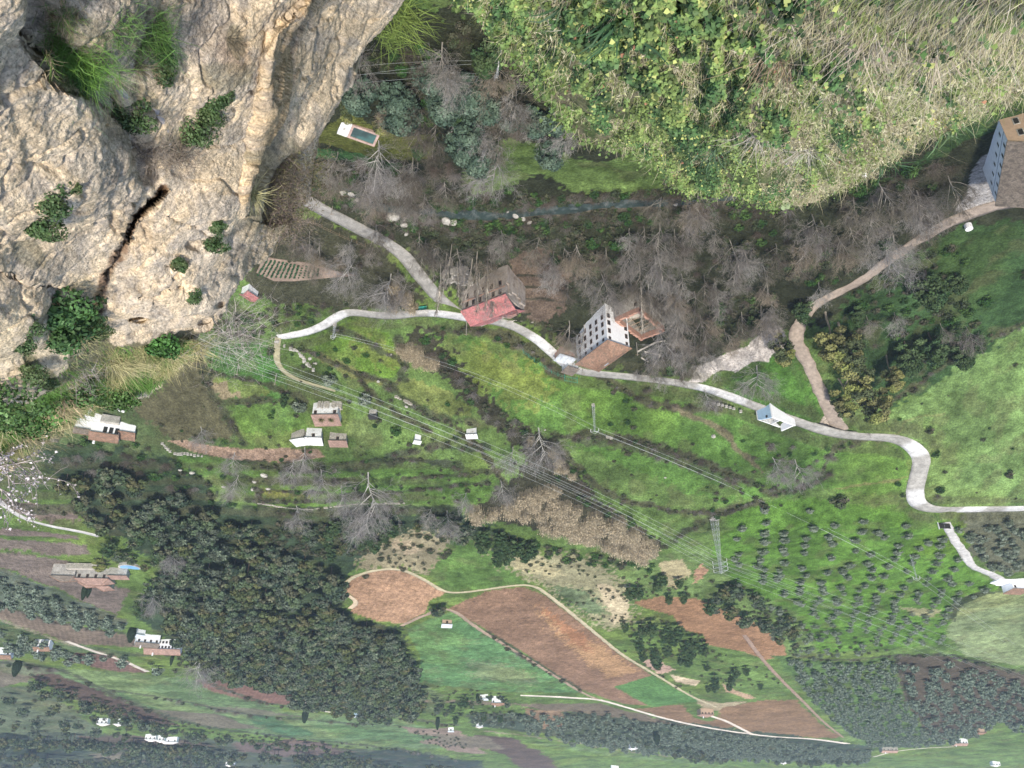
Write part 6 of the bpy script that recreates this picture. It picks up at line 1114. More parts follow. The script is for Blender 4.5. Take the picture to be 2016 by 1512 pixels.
EV = [(850, 120, 1.0, 'blue'), (920, 150, 1.1, 'blue'), (890, 190, 0.9, 'dark'), (965, 185, 0.95, 'blue'), (800, 215, 0.6, 'dark'), (825, 285, 0.55, 'dark'), (755, 215, 0.6, 'euc'), (690, 190, 0.6, 'euc'), (1005, 210, 0.8, 'blue'), (960, 90, 1.0, 'dark')]
for k, (u, v, s, t) in enumerate(EV):
    plant({'blue': P_blue, 'dark': P_dark, 'euc': P_euc}[t][k % 2], u, v, s*0.8, 'dense blue-green evergreen in the deep wood right of the pool' if t == 'blue' else ('dark round evergreen near the abandoned pool' if t == 'dark' else 'yellow-green tree between rock wall and pool'), 'evergreen tree', None, {'blue': 'blue-green evergreens right of the pool', 'dark': 'dark evergreens near the pool', 'euc': 'yellow-green trees by the pool'}[t])
for k, (u, v, s, l) in enumerate([(1625, 615, 0.9, 'yellow-green eucalyptus nearest the shaded dirt track bend'), (1650, 635, 1.0, 'tall yellow-green eucalyptus over the dirt track, brightest crown'), (1675, 695, 0.9, 'brownish eucalyptus in the middle of the track-side group'), (1705, 730, 1.0, 'eucalyptus with wide dull crown at the edge of the big pasture'), (1530, 640, 0.75, 'slim dark eucalyptus between the dirt yard and the track'), (1650, 745, 0.75, 'reddish-brown tree standing over the track fork'), (1745, 700, 0.7, 'small brownish tree beside the shaded dell')]):
    plant(P_euc[k % 3], u, v, s*1.25, l, 'eucalyptus')
plant(P_dark[0], 1575, 590, 0.8, 'very dark evergreen right at the dirt track bend', 'evergreen tree')
plant(P_dark[1], 1480, 620, 0.6, 'dark green tree at the near edge of the dirt yard', 'evergreen tree')
WT = [(578, 905, 0.6, 'pale leafless tree standing in the tan vegetable strip'), (600, 880, 0.6, 'pale leafless tree beside the twin sheds'), (395, 840, 0.5, 'small pale leafless tree at the corner of the field wall'), (462, 890, 0.5, 'pale leafless tree at the left end of the vegetable strip'), (470, 935, 0.55, 'pale leafless tree on the boulder-strewn terrace'), (630, 920, 0.75, 'silvery leafless tree on the terraces, left of the large pair'), (725, 930, 1.15, 'largest silvery leafless tree on the terraces'), (735, 985, 0.95, 'silvery leafless tree at the terrace edge below the largest one'), (583, 995, 0.6, 'small leafless tree with an ochre top on the terrace edge'), (672, 955, 0.7, 'grey leafless tree left of the largest silvery one'), (880, 1005, 0.75, 'pale leafless tree left of the reed bed'), (850, 1000, 0.5, 'slim leafless tree beside the pale one left of the reed bed'), (1060, 842, 0.9, 'twisted pale leafless tree in the hedge gap'), (985, 945, 0.55, 'small leafless tree above the reed bed'), (920, 968, 0.5, 'slim leafless tree at the left end of the reed bed'), (1490, 720, 0.8, 'leafless tree alone on the grass beside the dirt yard'), (1385, 765, 0.5, 'small leafless tree at the road fork'), (1520, 900, 0.6, 'leafless tree behind the ruined hut'), (1565, 905, 0.65, 'second leafless tree behind the ruined hut, farther right'), (1735, 480, 0.8, 'pale leafless tree leaning over the dirt track'), (690, 505, 0.8, 'pale leafless tree between road and vegetable plot'), (770, 540, 0.8, 'pale leafless tree beside the road above the green sign'), (745, 275, 0.7, 'leafless tree hanging over the abandoned pool'), (1290, 640, 0.85, 'leafless tree against the end of the roofless annex'), (1150, 640, 0.8, 'leafless tree in front of the white mill wall'), (985, 300, 0.8, 'spreading pale leafless tree on the mossy bank'), (340, 1070, 0.7, 'white leafless tree in the dark wood'), (300, 1160, 0.7, 'grey leafless tree in the farmhouse garden'), (395, 1280, 1.2, 'round grey leafless tree beside the white villa'), (985, 560, 0.75, 'leafless tree growing against the red-roofed mill'), (1010, 880, 0.6, 'grey leafless tree in the hedge below the field')]
for k, (u, v, s, l) in enumerate(WT):
    plant(P_white[k % 3], u, v, s*1.5, l, 'bare tree')
for u, v, s, l in ((170, 1150, 1.0, 'tall dark cypress right below the farmhouse'), (178, 1152, 0.8, 'shorter cypress leaning against the tall one at the farmhouse'), (262, 1235, 1.1, 'dark conical tree left of the white villa'), (37, 1300, 1.3, 'broad conical tree alone at the far left'), (340, 1290, 0.8, 'thin cypress behind the white villa'), (602, 1398, 1.3, 'round conical tree alone on the far brown field'), (862, 1412, 1.3, 'conical tree by the lane farmhouse'), (940, 1365, 0.8, 'slim cypress at the corner of the lane farmhouse'), (1292, 1440, 1.6, 'broad dark tree among the far olives')):
    plant(P_cyp[0], u, v, (s*1.5 if 'broad' in l or 'round' in l or 'dark conical' in l else s, s*1.5 if 'broad' in l or 'round' in l or 'dark conical' in l else s, s*0.8), l, 'cypress' if 'cypress' in l else 'conical tree')
plant(P_euc[1], 205, 1085, (0.8, 0.8, 0.55), 'large dark green cedar beside the farmhouse', 'cedar', 'cedar_tree')
plant(P_pine[2], 860, 1190, 0.9, 'rounded evergreen clump between the round and long ploughed fields', 'evergreen tree'); plant(P_pine[1], 870, 1187, 0.7, 'smaller evergreen touching the clump between the ploughed fields', 'evergreen tree')
plant(P_bush[1], 720, 1132, 1.0, 'single dark bush on the track of the round ploughed field', 'shrub')
plant(P_dark[0], 562, 770, (0.42, 0.42, 0.6), 'dark green tree left of the ruined cottage', 'evergreen tree'); plant(P_olive[0], 650, 735, 1.1, 'blue-grey olive above the ruined cottage', 'olive tree'); plant(P_olive[1], 720, 775, 1.1, 'blue-grey olive right of the ruined cottage', 'olive tree')
plant(P_olive[2], 590, 790, 1.1, 'grey olive touching the left of the ruined cottage', 'olive tree'); plant(P_gbush[0], 780, 845, 1.2, 'round dark bush under the cables, right of the sheds', 'shrub')
plant(P_gbush[1], 1840, 890, 1.0, 'dark green bush inside the road bend', 'shrub'); plant(P_gbush[2], 1850, 960, 1.2, 'green bush at the second road bend', 'shrub'); plant(P_brush[0], 1845, 975, 1.0, 'grey leafless bush at the second road bend', 'shrub'); plant(P_bush[0], 1650, 980, 2.2, 'big dark bush at the top of the olive slope', 'shrub')
plant(P_bush[3], 1830, 845, 1.0, 'low dark bush in the big pasture near the road', 'shrub'); plant(P_bush[2], 1985, 930, 1.2, 'grey-green scrub patch in the big pasture', 'shrub'); plant(P_brush[2], 1705, 848, 1.0, 'leafless bush at the edge of the road junction', 'shrub')
# shaggy dell, gorge floor and the many small bushes of the terraces
scatter([(1640, 610), (1760, 525), (1900, 445), (2060, 430), (2060, 600), (1900, 705), (1780, 780), (1730, 760), (1680, 690)], 4.6, P_gbush+P_bush+P_dark[:1], 'dark shaggy bush in the shaded green dell', 'bush', 'shaggy bushes of the dell', 0.6, 1.3, 80, cap=400, mask=(16, .47), name='dell_bush')
scatter(W2+[], 4.6, P_gbush+P_bush, 'dark green undergrowth bush by the riverside trees', 'bush', 'undergrowth by the riverside trees', 0.7, 1.4, 81, cap=300, mask=(14, .42), name='undergrowth_bush')
scatter(W3, 4.2, P_gbush+P_bush+P_brush, 'dark bush on the floor of the gorge', 'bush', 'gorge floor bushes', 0.7, 1.3, 82, cap=300, prob=.8, name='undergrowth_bush')
scatter([(700, 40), (960, 30), (1080, 180), (1150, 280), (1000, 285), (900, 290), (840, 250), (760, 200), (680, 140)], 4.6, P_gbush+P_bush+P_blue[:1], 'dark evergreen bush in the deep wood', 'bush', 'deep wood bushes', 0.7, 1.1, 83, cap=300, prob=.8, name='undergrowth_bush')
scatter([(620, 310), (760, 330), (880, 330), (1000, 385), (900, 410), (760, 395), (650, 350)], 3.8, P_bush+P_gbush+P_brush, 'bush on the slope between the pool and the river', 'bush', 'bushes between pool and river', 0.6, 1.1, 84, cap=200, prob=.8, name='undergrowth_bush')
scatter([(400, 690), (560, 680), (800, 660), (860, 660), (960, 780), (1100, 860), (1450, 1000), (1300, 1060), (980, 980), (500, 1000), (250, 880), (270, 740)], 5.5, P_bush+P_gbush+P_brush[4:], 'low dark bush on the terrace banks', 'bush', 'bushes of the terrace banks', 0.3, 0.8, 85, cap=900, mask=(11, .58), name='terrace_bush')
scatter([(1180, 760), (1500, 850), (1780, 900), (1790, 980), (1500, 1000), (1200, 960), (1100, 870)], 6, P_bush+P_gbush, 'low bush in the green meadows', 'bush', 'bushes of the green meadows', 0.3, 0.8, 86, cap=300, mask=(13, .60), name='terrace_bush')
scatter([(1750, 810), (1900, 730), (2060, 640), (2060, 980), (1850, 985), (1830, 880)], 9, P_bush+P_gbush, 'low bush dotted over the big pasture', 'bush', 'bushes of the big pasture', 0.2, 0.6, 87, cap=60, mask=(13, .57), name='terrace_bush')
scatter([(1500, 1180), (1640, 1230), (1760, 1275), (1740, 1295), (1560, 1290), (1480, 1230)], 7, P_olive+P_bush, 'small tree on the bank between the olive slope and the orchard', 'tree', 'bank between slope and orchard', 0.6, 1.0, 88, cap=80, prob=.8)
scatter([(1380, 930), (1560, 960), (1540, 985), (1420, 1020), (1300, 1000)], 5.5, P_bush+P_gbush+P_brush, 'dark bush in the hedge above the lattice pylon', 'bush', 'hedge above the pylon', 0.6, 1.0, 89, cap=60, mask=(12, .45), name='terrace_bush')
rh = np.random.default_rng(77)
for P_, w_ in HEDGES:
    Cc = catmull(P_, 6); G = on_ground(Cc[:, 0], Cc[:, 1]); d = np.concatenate([[0], np.cumsum(np.hypot(*np.diff(G[:, :2], axis=0).T))]); far_ = np.mean(G[:, 1]) > 480; n = int(d[-1]/(w_*(1.6 if far_ else .62)))
    if np.mean(G[:, 1]) > 900: continue
    s_ = rh.uniform(0, d[-1], n); x = np.interp(s_, d, G[:, 0])+rh.normal(size=n)*w_*.22; y = np.interp(s_, d, G[:, 1])+rh.normal(size=n)*w_*.22; ok = np.ones(n, bool)
    for B_, bw in BLOCK: ok &= seg_dist(x, y, B_) > bw+.8
    for X, Y in zip(x[ok], y[ok]):
        q = (P_bush+P_brush+P_gbush[:1])[rh.integers(11-2)]; s0 = rh.uniform(.28, .62)*(1.6 if far_ else 1)*(w_/2.8)**.5; put(q, (X, Y, float(ground(X, Y))-.15), rh.uniform(0, 6), s0, 'hedge_bush', 'dark bush in the bank hedge', 'bush', 'bushes of the bank hedges', keep=False)
rx_ = catmull(RIV[1:16], 8)
for k in range(620):
    i = rh.integers(0, len(rx_)-1); t_ = rh.random(); bx_ = rx_[i]+(rx_[i+1]-rx_[i])*t_; sd_ = rh.choice([-1, 1])*rh.uniform(2.2, 6.5); X, Y = bx_[0]+rh.normal()*.8, bx_[1]+sd_
    if any(seg_dist(np.array([X]), np.array([Y]), B_)[0] < bw+.5 for B_, bw in BLOCK[:2]): continue
    q = (P_brush+P_gbush+P_bush)[rh.integers(13)]; put(q, (X, Y, float(ground(X, Y))-.2), rh.uniform(0, 6), rh.uniform(.5, 1.0), 'riverside_bush', 'tangled bush crowding the stream', 'bush', 'bushes crowding the stream', keep=False)
# boulders in and beside the river
def boulder(seed, s):
    import bmesh
    bm = bmesh.new(); bmesh.ops.create_icosphere(bm, subdivisions=3, radius=1); V = np.array([v.co[:] for v in bm.verts]); n = fbm3(V+seed*7.1, 0.9, 4)
    k = (0.65+0.75*n)[:, None]; V = V*k*np.array([1.15, 0.85, 0.7]); fs = [tuple(v.index for v in f.verts) for f in bm.faces]; bm.free(); return mesh('boulder', V, fs, MT['palestone'])
BL = [boulder(i, 1) for i in range(5)]
RLAB = []
bd = [(667, 358, .9), (672, 368, 1.0), (675, 382, 1.3), (655, 375, .8), (693, 384, 1.5), (702, 396, 1.1), (740, 412, .9), (760, 418, .8), (773, 427, 2.3), (797, 440, 1.4), (800, 455, .8), (852, 408, .8), (877, 412, 1.2), (872, 415, 1), (880, 436, 2.0), (893, 438, 1.5), (812, 410, 1.0), (1000, 420, 1.2), (1015, 428, 1.4), (1030, 433, 1.0), (1042, 438, .9), (990, 410, .8), (960, 414, .9), (720, 405, .9), (1330, 405, 1.2), (1005, 440, .9)]
for k, (u, v, s) in enumerate(bd):
    p = at_z(u, v, -0.4)
    o = obj('boulder', BL[k % 5], None, (p[0], p[1], float(ground(p[0], p[1]))+0.2*s), random.uniform(0, 6), s*.8); big = s >= 2
    RLAB.append((o, u, v, 'boulder'))
    tag(o, {2.3: 'largest pale round boulder by the river shallows', 2.0: 'big flat-topped boulder at the dark river pool'}.get(s, 'pale boulder lying in the river bed'), 'boulder', 'boulders in the river bed')
# loose stones and low walls in the fields
st = [(545, 672, 1), (585, 690, .8), (592, 700, .9), (598, 712, .7), (610, 706, .9), (620, 715, .8), (520, 935, 1.5), (500, 948, 1.0), (498, 962, 1.3), (528, 962, 1.0), (440, 958, .8), (378, 930, 1.1), (355, 925, .8), (1405, 858, 1.2), (1073, 846, .5), (770, 698, .6), (800, 800, .8), (745, 750, .8), (1500, 1000, .8), (1310, 940, .6)]
for k, (u, v, s) in enumerate(st):
    p = gp(u, v); ot = obj('stone', BL[(k+2) % 5], None, (p.x, p.y, p.z+0.1), random.uniform(0, 6), s*0.8); RLAB.append((ot, u, v, 'stone')); tag(ot, 'pale loose stone', 'stone', 'loose stones in the fields')
# every kind: the 290 that show largest become things, the rest one mass
LM = [('lattice pylon on the olive slope', 1412, 1075), ('white hipped-roof mill', 1190, 690), ('red-roofed mill', 965, 600), ('roofless annex', 1250, 635), ('abandoned pool', 705, 265), ('road fork by the green sign', 850, 600), ('white ruined hut', 1533, 850), ('hairpin of the road', 1805, 925), ('black gate', 1858, 1027), ('white terrace', 1980, 1145), ('round ploughed field', 780, 1175), ('long ploughed field', 1080, 1270), ('curved ploughed field', 1420, 1235), ('farmhouse with round pool', 190, 1125), ('long white villa', 320, 1265), ('ruined cottage', 645, 810), ('terracotta-roofed house', 210, 830), ('lane farmhouse', 967, 1370), ('vegetable plot', 590, 530), ('cane bed', 1100, 1020), ('dirt yard', 1450, 700), ('white building at the right edge', 1970, 320), ('pink-roofed house', 1885, 1455), ('beige country house', 1388, 1397), ('largest silvery leafless tree', 725, 930), ('far hillside villa', 335, 1452), ('green triangular field', 930, 1290), ('river shallows', 700, 385), ('middle-field pylon', 1169, 822), ('tan vegetable strip', 480, 890), ('yellow grass field', 850, 785), ('deep-wood pylon', 985, 125), ('round pasture at the right', 1950, 1230), ('far lone conical tree', 602, 1398), ('bend of the dirt track', 1590, 600), ('farm tunnel on the far lane', 530, 1325), ('farm at the orchard foot', 1748, 1470), ('curved dirt road end', 1660, 1455), ('far copse house', 1543, 1495)]
ONE_ = ['', 'first', 'second', 'third', 'fourth', 'fifth', 'sixth', 'seventh', 'eighth', 'ninth']; TEEN = ['tenth', 'eleventh', 'twelfth', 'thirteenth', 'fourteenth', 'fifteenth', 'sixteenth', 'seventeenth', 'eighteenth', 'nineteenth']; TY = ['', '', 'twent', 'thirt', 'fort', 'fift', 'sixt', 'sevent', 'eight', 'ninet']
def ordw(i):
    if i == 1: return ''
    if i >= 100: return 'far '
    if i < 10: return ONE_[i]+' '
    if i < 20: return TEEN[i-10]+' '
    return (TY[i//10]+'ieth ') if i % 10 == 0 else TY[i//10]+'y-'+ONE_[i % 10]+' '
def finish_plants():
    kinds = {}
    for e in PEND: kinds.setdefault(e['name'], []).append(e)
    chosen = []
    for nm, L in kinds.items():
        for e in L:
            s = e['sc'] if np.isscalar(e['sc']) else max(e['sc']); d = math.dist(e['loc'], (0, 0, CZ)); e['vis'] = s/d*(100 if e['keep'] else 1)
        L.sort(key=lambda e: -e['vis']); top = L[:292]; rest = L[292:]
        chosen += top
        if rest:
            VV, FF, CC_, k = [], [], [], 0
            for e in rest:
                ms = [e['pr'][0].data] if e['pr'][0].data else [q.data for q in e['pr'][1]]; c, s_ = math.cos(e['rz']), math.sin(e['rz']); sc = np.array([e['sc']]*3 if np.isscalar(e['sc']) else e['sc'])
                for me in ms:
                    if me.name not in ARR: ARR[me.name] = mesh_arrays(me)
                    V, F_, C = ARR[me.name]
                    if len(F_) > 500: sel = np.arange(0, len(F_), 2); vi = F_[sel].ravel(); V = V[vi]*1.0; C = C[vi]; F_ = np.arange(len(vi)).reshape(-1, 4)
                    P = V*sc; P = np.stack([P[:, 0]*c-P[:, 1]*s_, P[:, 0]*s_+P[:, 1]*c, P[:, 2]], 1)+np.array(e['loc']); VV.append(P); FF.append(F_+k); CC_.append(C); k += len(P)
            nme = {'olive_tree': 'olive_grove', 'pine_tree': 'pine_wood', 'shrub': 'scrub', 'bare_tree': 'leafless_wood', 'thicket_shrub': 'thicket', 'evergreen_tree': 'evergreen_wood', 'reed_clump': 'reed_bed'}.get(nm, nm)
            tag(obj(nme, mesh(nme, np.concatenate(VV), np.concatenate(FF), MT['foliage'], np.concatenate(CC_))), kind='stuff'); print(nm, len(top), 'rest', len(rest), 'verts', k)
    # a label of its own for each scattered plant
    bins = {}
    for e in chosen:
        if e['keep'] and not e['group']: continue
        u, v = cam_px(e['loc']); n, x, y = min(LM, key=lambda q: math.hypot(q[1]-u, q[2]-v)); dx, dy = u-x, v-y
        dr = ('left of' if dx < 0 else 'right of') if abs(dx) > abs(dy) else ('above' if dy < 0 else 'below'); w = e['label'].split(); cw = e['cat'].split()[-1]; k = min([i for i, q in enumerate(w) if q.strip(',') in (cw, cw+'s')]+[2]); short = ' '.join(w[:k+1]) if w[k].strip(',') == cw else e['cat']
        bins.setdefault((short, n, dr), []).append((math.hypot(dx, dy), e))
    for (short, n, dr), L in bins.items():
        L.sort(key=lambda q: q[0])
        for i, (d, e) in enumerate(L): e['label'] = f"{short}, {ordw(i+1)}nearest {dr} the {n}"
    for e in chosen: real_put(e)
rb = {}
for o_, u_, v_, nm_ in RLAB:
    n_, x_, y_ = min(LM, key=lambda q: math.hypot(q[1]-u_, q[2]-v_)); dx_, dy_ = u_-x_, v_-y_; dr_ = ('left of' if dx_ < 0 else 'right of') if abs(dx_) > abs(dy_) else ('above' if dy_ < 0 else 'below'); rb.setdefault((nm_, n_, dr_), []).append((math.hypot(dx_, dy_), o_))
for (nm_, n_, dr_), L_ in rb.items():
    L_.sort(key=lambda q: q[0])
    for i_, (d_, o_) in enumerate(L_): o_['label'] = f"pale {nm_}, {ordw(i_+1)}nearest {dr_} the {n_}"
ARR = {}
finish_plants()
print('scattered', NALL[0])
# ================================================================== NEAR ROCK WALL (photo's left) AND OVERGROWN LEDGE (photo's right)
_RB = {}
def idw(u, v, pts):
    """smooth surface of distances through the control points (thin-plate spline)"""
    k = id(pts)
    if k not in _RB:
        A = np.array(pts, float); X = A[:, :2]/500.; n = len(A); r = np.sqrt(((X[:, None]-X[None])**2).sum(-1)); K = np.where(r > 0, r*r*np.log(np.maximum(r, 1e-9)), 0)+np.eye(n)*0.004
        Pm = np.concatenate([np.ones((n, 1)), X], 1); S_ = np.zeros((n+3, n+3)); S_[:n, :n] = K; S_[:n, n:] = Pm; S_[n:, :n] = Pm.T; _RB[k] = (X, np.linalg.solve(S_, np.concatenate([np.log(A[:, 2]), np.zeros(3)])))
    X, w = _RB[k]; u = np.asarray(u, float)/500.; v = np.asarray(v, float)/500.; o = w[-3]+w[-2]*u+w[-1]*v
    for (a, b), c in zip(X, w[:-3]):
        r2 = (u-a)**2+(v-b)**2; o = o+c*0.5*r2*np.log(np.maximum(r2, 1e-12))
    return np.exp(o)
def near_surface(name, outline, ctrl, step, m, dispf, colf, extra=None, skirt_in=0.0):
    """real rock body: every point stands at its own distance, the rim turns down into a cliff that reaches the valley"""
    us = np.arange(min(p[0] for p in outline), max(p[0] for p in outline)+step, step); vs = np.arange(min(p[1] for p in outline), max(p[1] for p in outline)+step, step)
    U, V = np.meshgrid(us, vs); rg = (fbm(U/22, V/22, 4)-0.5)*16+(fbm(U/5, V/5, 2)-.5)*5; rg2 = (fbm(U/22+40, V/22, 4)-0.5)*16+(fbm(U/5+9, V/5, 2)-.5)*5
    ins = inpoly(U+rg, V+rg2, outline); D = idw(U, V, ctrl)
    if extra is not None: D = extra(U, V, D)
    P = at_d(U, V, D); N = np.cross(np.gradient(P, axis=0), np.gradient(P, axis=1)); N /= np.maximum(np.linalg.norm(N, axis=-1, keepdims=True), 1e-9); R_ = rays(U, V); sgn = np.sign((N*R_).sum(-1, keepdims=True)); N = -N*sgn
    dd = dispf(P, U, V); P = P+N*dd[..., None]
    C = colf(P, U, V, dd)
    q = ins[:-1, :-1] & ins[1:, :-1] & ins[:-1, 1:] & ins[1:, 1:]; idx = np.arange(U.size).reshape(U.shape)
    a, b, c, d = idx[:-1, :-1][q], idx[:-1, 1:][q], idx[1:, 1:][q], idx[1:, :-1][q]; Fq = np.stack([a, b, c, d], 1)
    # rim edges -> curtain that first turns away from the eye, then falls to the valley
    e = np.concatenate([Fq[:, [0, 1]], Fq[:, [1, 2]], Fq[:, [2, 3]], Fq[:, [3, 0]]]); key = np.sort(e, 1); _, inv, cnt = np.unique(key, axis=0, return_inverse=True, return_counts=True); rim = e[cnt[inv.ravel()] == 1]
    PV = P.reshape(-1, 3); RV = R_.reshape(-1, 3); CV = C.reshape(-1, 3); used = np.unique(rim); mp = {int(k): i for i, k in enumerate(used)}; n0 = len(PV); nu = len(used)
    r1 = PV[used]+RV[used]*np.array([1, 1, .3])*1.2+np.array([0, 0, -0.7]); r2 = PV[used]+RV[used]*np.array([1, 1, 0])*2.5+np.array([0, 0, -5.0]); r3 = r2.copy(); r3[:, 2] = 60; r4 = r2+RV[used]*np.array([1, 1, 0])*3; r4[:, 2] = 14
    nn = lambda r, s: np.stack([fbm3(r+s, .3, 3), fbm3(r+s+50, .3, 3), r[:, 2]*0], 1)*1.6-np.array([.8, .8, 0]); 
    cv = CV[used]; V2 = np.concatenate([PV, r1, r2+nn(r2, 0)*0.6, r3, r4]); C2 = np.concatenate([CV, cv, cv, cv*0+np.array([.40, .34, .26]), cv*0+np.array([.34, .30, .24])])
    i0 = rim[:, 0]; i1 = rim[:, 1]; m0 = np.array([mp[int(k)] for k in i0]); m1 = np.array([mp[int(k)] for k in i1]); FS = [Fq, np.stack([i1, i0, n0+m0, n0+m1], 1)]
    for k in range(3): FS.append(np.stack([n0+k*nu+m1, n0+k*nu+m0, n0+(k+1)*nu+m0, n0+(k+1)*nu+m1], 1))
    FF = np.concatenate(FS); use = np.unique(FF); rm = np.full(len(V2), -1); rm[use] = np.arange(len(use))
    o = obj(name, mesh(name, V2[use], rm[FF], m, C2[use], smooth=True)); tag(o, kind='structure')
    return dict(ctrl=ctrl, extra=extra, outline=outline)
def pd(u, v, L): return seg_dist(np.asarray(u, float), np.asarray(v, float), L)
ROCK = [(800, -60), (780, 20), (757, 70), (728, 120), (700, 165), (668, 225), (648, 270), (632, 322), (622, 370), (603, 408), (565, 450), (548, 478), (543, 500), (505, 530), (478, 560), (458, 590), (452, 618), (430, 650), (412, 672), (385, 690), (372, 720), (340, 745), (300, 775), (250, 790), (205, 795), (165, 790), (150, 805), (130, 830), (112, 850), (80, 868), (50, 900), (0, 925), (-120, 960), (-120, -60)]
RC = [(-100, -60, 12), (0, 0, 13.5), (120, 0, 15), (300, 0, 18), (450, 0, 20), (560, 0, 21), (640, 0, 24), (780, 0, 30), (0, 200, 15), (150, 200, 17), (250, 230, 20), (400, 150, 21), (500, 150, 22), (560, 200, 24.5), (700, 120, 30), (400, 300, 23), (480, 280, 24), (600, 330, 32), (620, 300, 33), (0, 400, 18), (150, 400, 20), (240, 400, 22), (350, 450, 24.5), (450, 420, 25), (470, 520, 29), (540, 470, 33), (560, 380, 29), (0, 560, 22), (130, 540, 25), (180, 620, 29), (300, 600, 28), (400, 600, 29), (410, 670, 34), (250, 660, 31), (60, 660, 25), (120, 700, 28), (40, 740, 27), (200, 740, 39), (300, 745, 40), (370, 700, 37), (80, 800, 38), (120, 830, 42), (0, 850, 40), (0, 920, 46), (-120, 900, 38)]
CRACK = [(322, 372), (308, 392), (292, 405), (278, 418), (262, 428), (255, 455), (247, 472), (238, 490), (222, 508), (205, 540), (195, 565), (186, 590)]
GULLY = [(55, -20), (90, 60), (135, 120), (200, 190), (240, 260), (275, 320), (290, 372)]
RIDGE = [(640, -20), (600, 30), (562, 62), (542, 110), (535, 160), (528, 210), (505, 270), (495, 320), (488, 370), (495, 430)]
def rock_extra(U, V, D):
    cr = pd(U, V, CRACK); w = 7+6*np.clip(1-np.abs(V-400)/60, 0, 1)-3.5*np.clip((V-520)/70, 0, 1); D = D+4.0*sst(w, w*0.55, cr+(noise2(U/9, V/9)-.5)*5)*sst(600, 570, V)*sst(360, 385, V)
    g = pd(U, V, GULLY); D = D+1.1*sst(42, 8, g)*sst(380, 330, V)
    # the slab left of the gully stands forward
    left = inpoly(U, V, [(40, -60), (60, 50), (100, 110), (110, 160), (200, 220), (260, 300), (272, 380), (236, 470), (200, 540), (180, 590), (120, 560), (-200, 500), (-200, -60)]); D = D-0.7*left
    # ridge: drops away on its valley side
    s = np.interp(V, [p[1] for p in RIDGE], [p[0] for p in RIDGE]); k = (U-s)*(V < 440); D = D+2.0*sst(0, 26, k)*(V < 440)-0.8*np.exp(-((k+8)/14)**2)*(V < 430)
    # hollow holding the big brown bush
    D = D+2.6*np.exp(-(((U-545)/55)**2+((V-350)/85)**2))
    # notches in the spur
    for (a, b, r_, h) in ((432, 598, 12, .9), (405, 640, 10, .8), (352, 560, 14, .6), (300, 572, 12, .5), (275, 625, 16, .7), (208, 612, 10, .6), (380, 480, 20, .5), (330, 520, 16, .5), (460, 540, 14, .6)):
        D = D+h*np.exp(-(((U-a)/r_)**2+((V-b)/(r_*.6))**2))
    for L in ([(275, 566), (300, 572), (325, 560), (345, 540), (370, 515)], [(258, 628), (280, 622), (300, 615)], [(346, 542), (352, 530)], [(330, 420), (380, 440), (420, 470)]):
        D = D+0.5*sst(5, 1.5, pd(U, V, L)+(noise2(U/6, V/6)-.5)*3)
    return D
def rock_disp(P, U, V):
    a = (fbm3(P, 0.25, 3)-.5)*1.7; b = (fbm3(P+30, 1.0, 3)-.5)*0.22; r = 1-np.abs(fbm3(P+9, 0.7, 3)*2-1); pits = -0.10*sst(0.93, 0.99, r); g = (fbm3(P+70, 8, 3)-.5)*0.11
    lay = np.abs(((P[..., 2]+0.22*P[..., 0]+(fbm3(P, .4, 2)-.5)*2)/1.6) % 1-.5); return a+b+pits+g-0.05*sst(.12, 0, lay)
def greenmask(U, V):
    m = np.zeros(U.shape); wob = (fbm(U/14, V/14, 3)-.5)*26
    for (a, b, rx, ry) in ((140, 90, 55, 75), (150, 150, 45, 25), (250, 50, 60, 60), (305, 80, 22, 65), (320, 130, 16, 22), (262, 215, 22, 22), (412, 208, 14, 18), (430, 182, 12, 14), (385, 245, 18, 26), (340, 265, 30, 28), (102, 385, 14, 18), (85, 435, 18, 14), (60, 500, 30, 24), (165, 590, 40, 50), (110, 620, 50, 20), (140, 640, 60, 40), (52, 625, 14, 16), (190, 650, 24, 20), (50, 668, 10, 8), (70, 722, 12, 14), (90, 735, 12, 14), (270, 190, 25, 30), (455, 70, 18, 30), (133, 358, 10, 8), (545, 340, 62, 90), (500, 300, 30, 20), (545, 430, 60, 30), (430, 130, 60, 25)):
        m = np.maximum(m, sst(1.15, .8, np.hypot((U-a)/rx, (V-b)/ry)+wob/60))
    low = inpoly(U+wob, V+wob, [(400, 670), (370, 700), (300, 760), (200, 800), (110, 850), (0, 925), (-120, 960), (-120, 790), (0, 770), (60, 790), (100, 735), (130, 690), (200, 650), (225, 668), (300, 668), (350, 660)])
    return np.maximum(m, low*0.95)
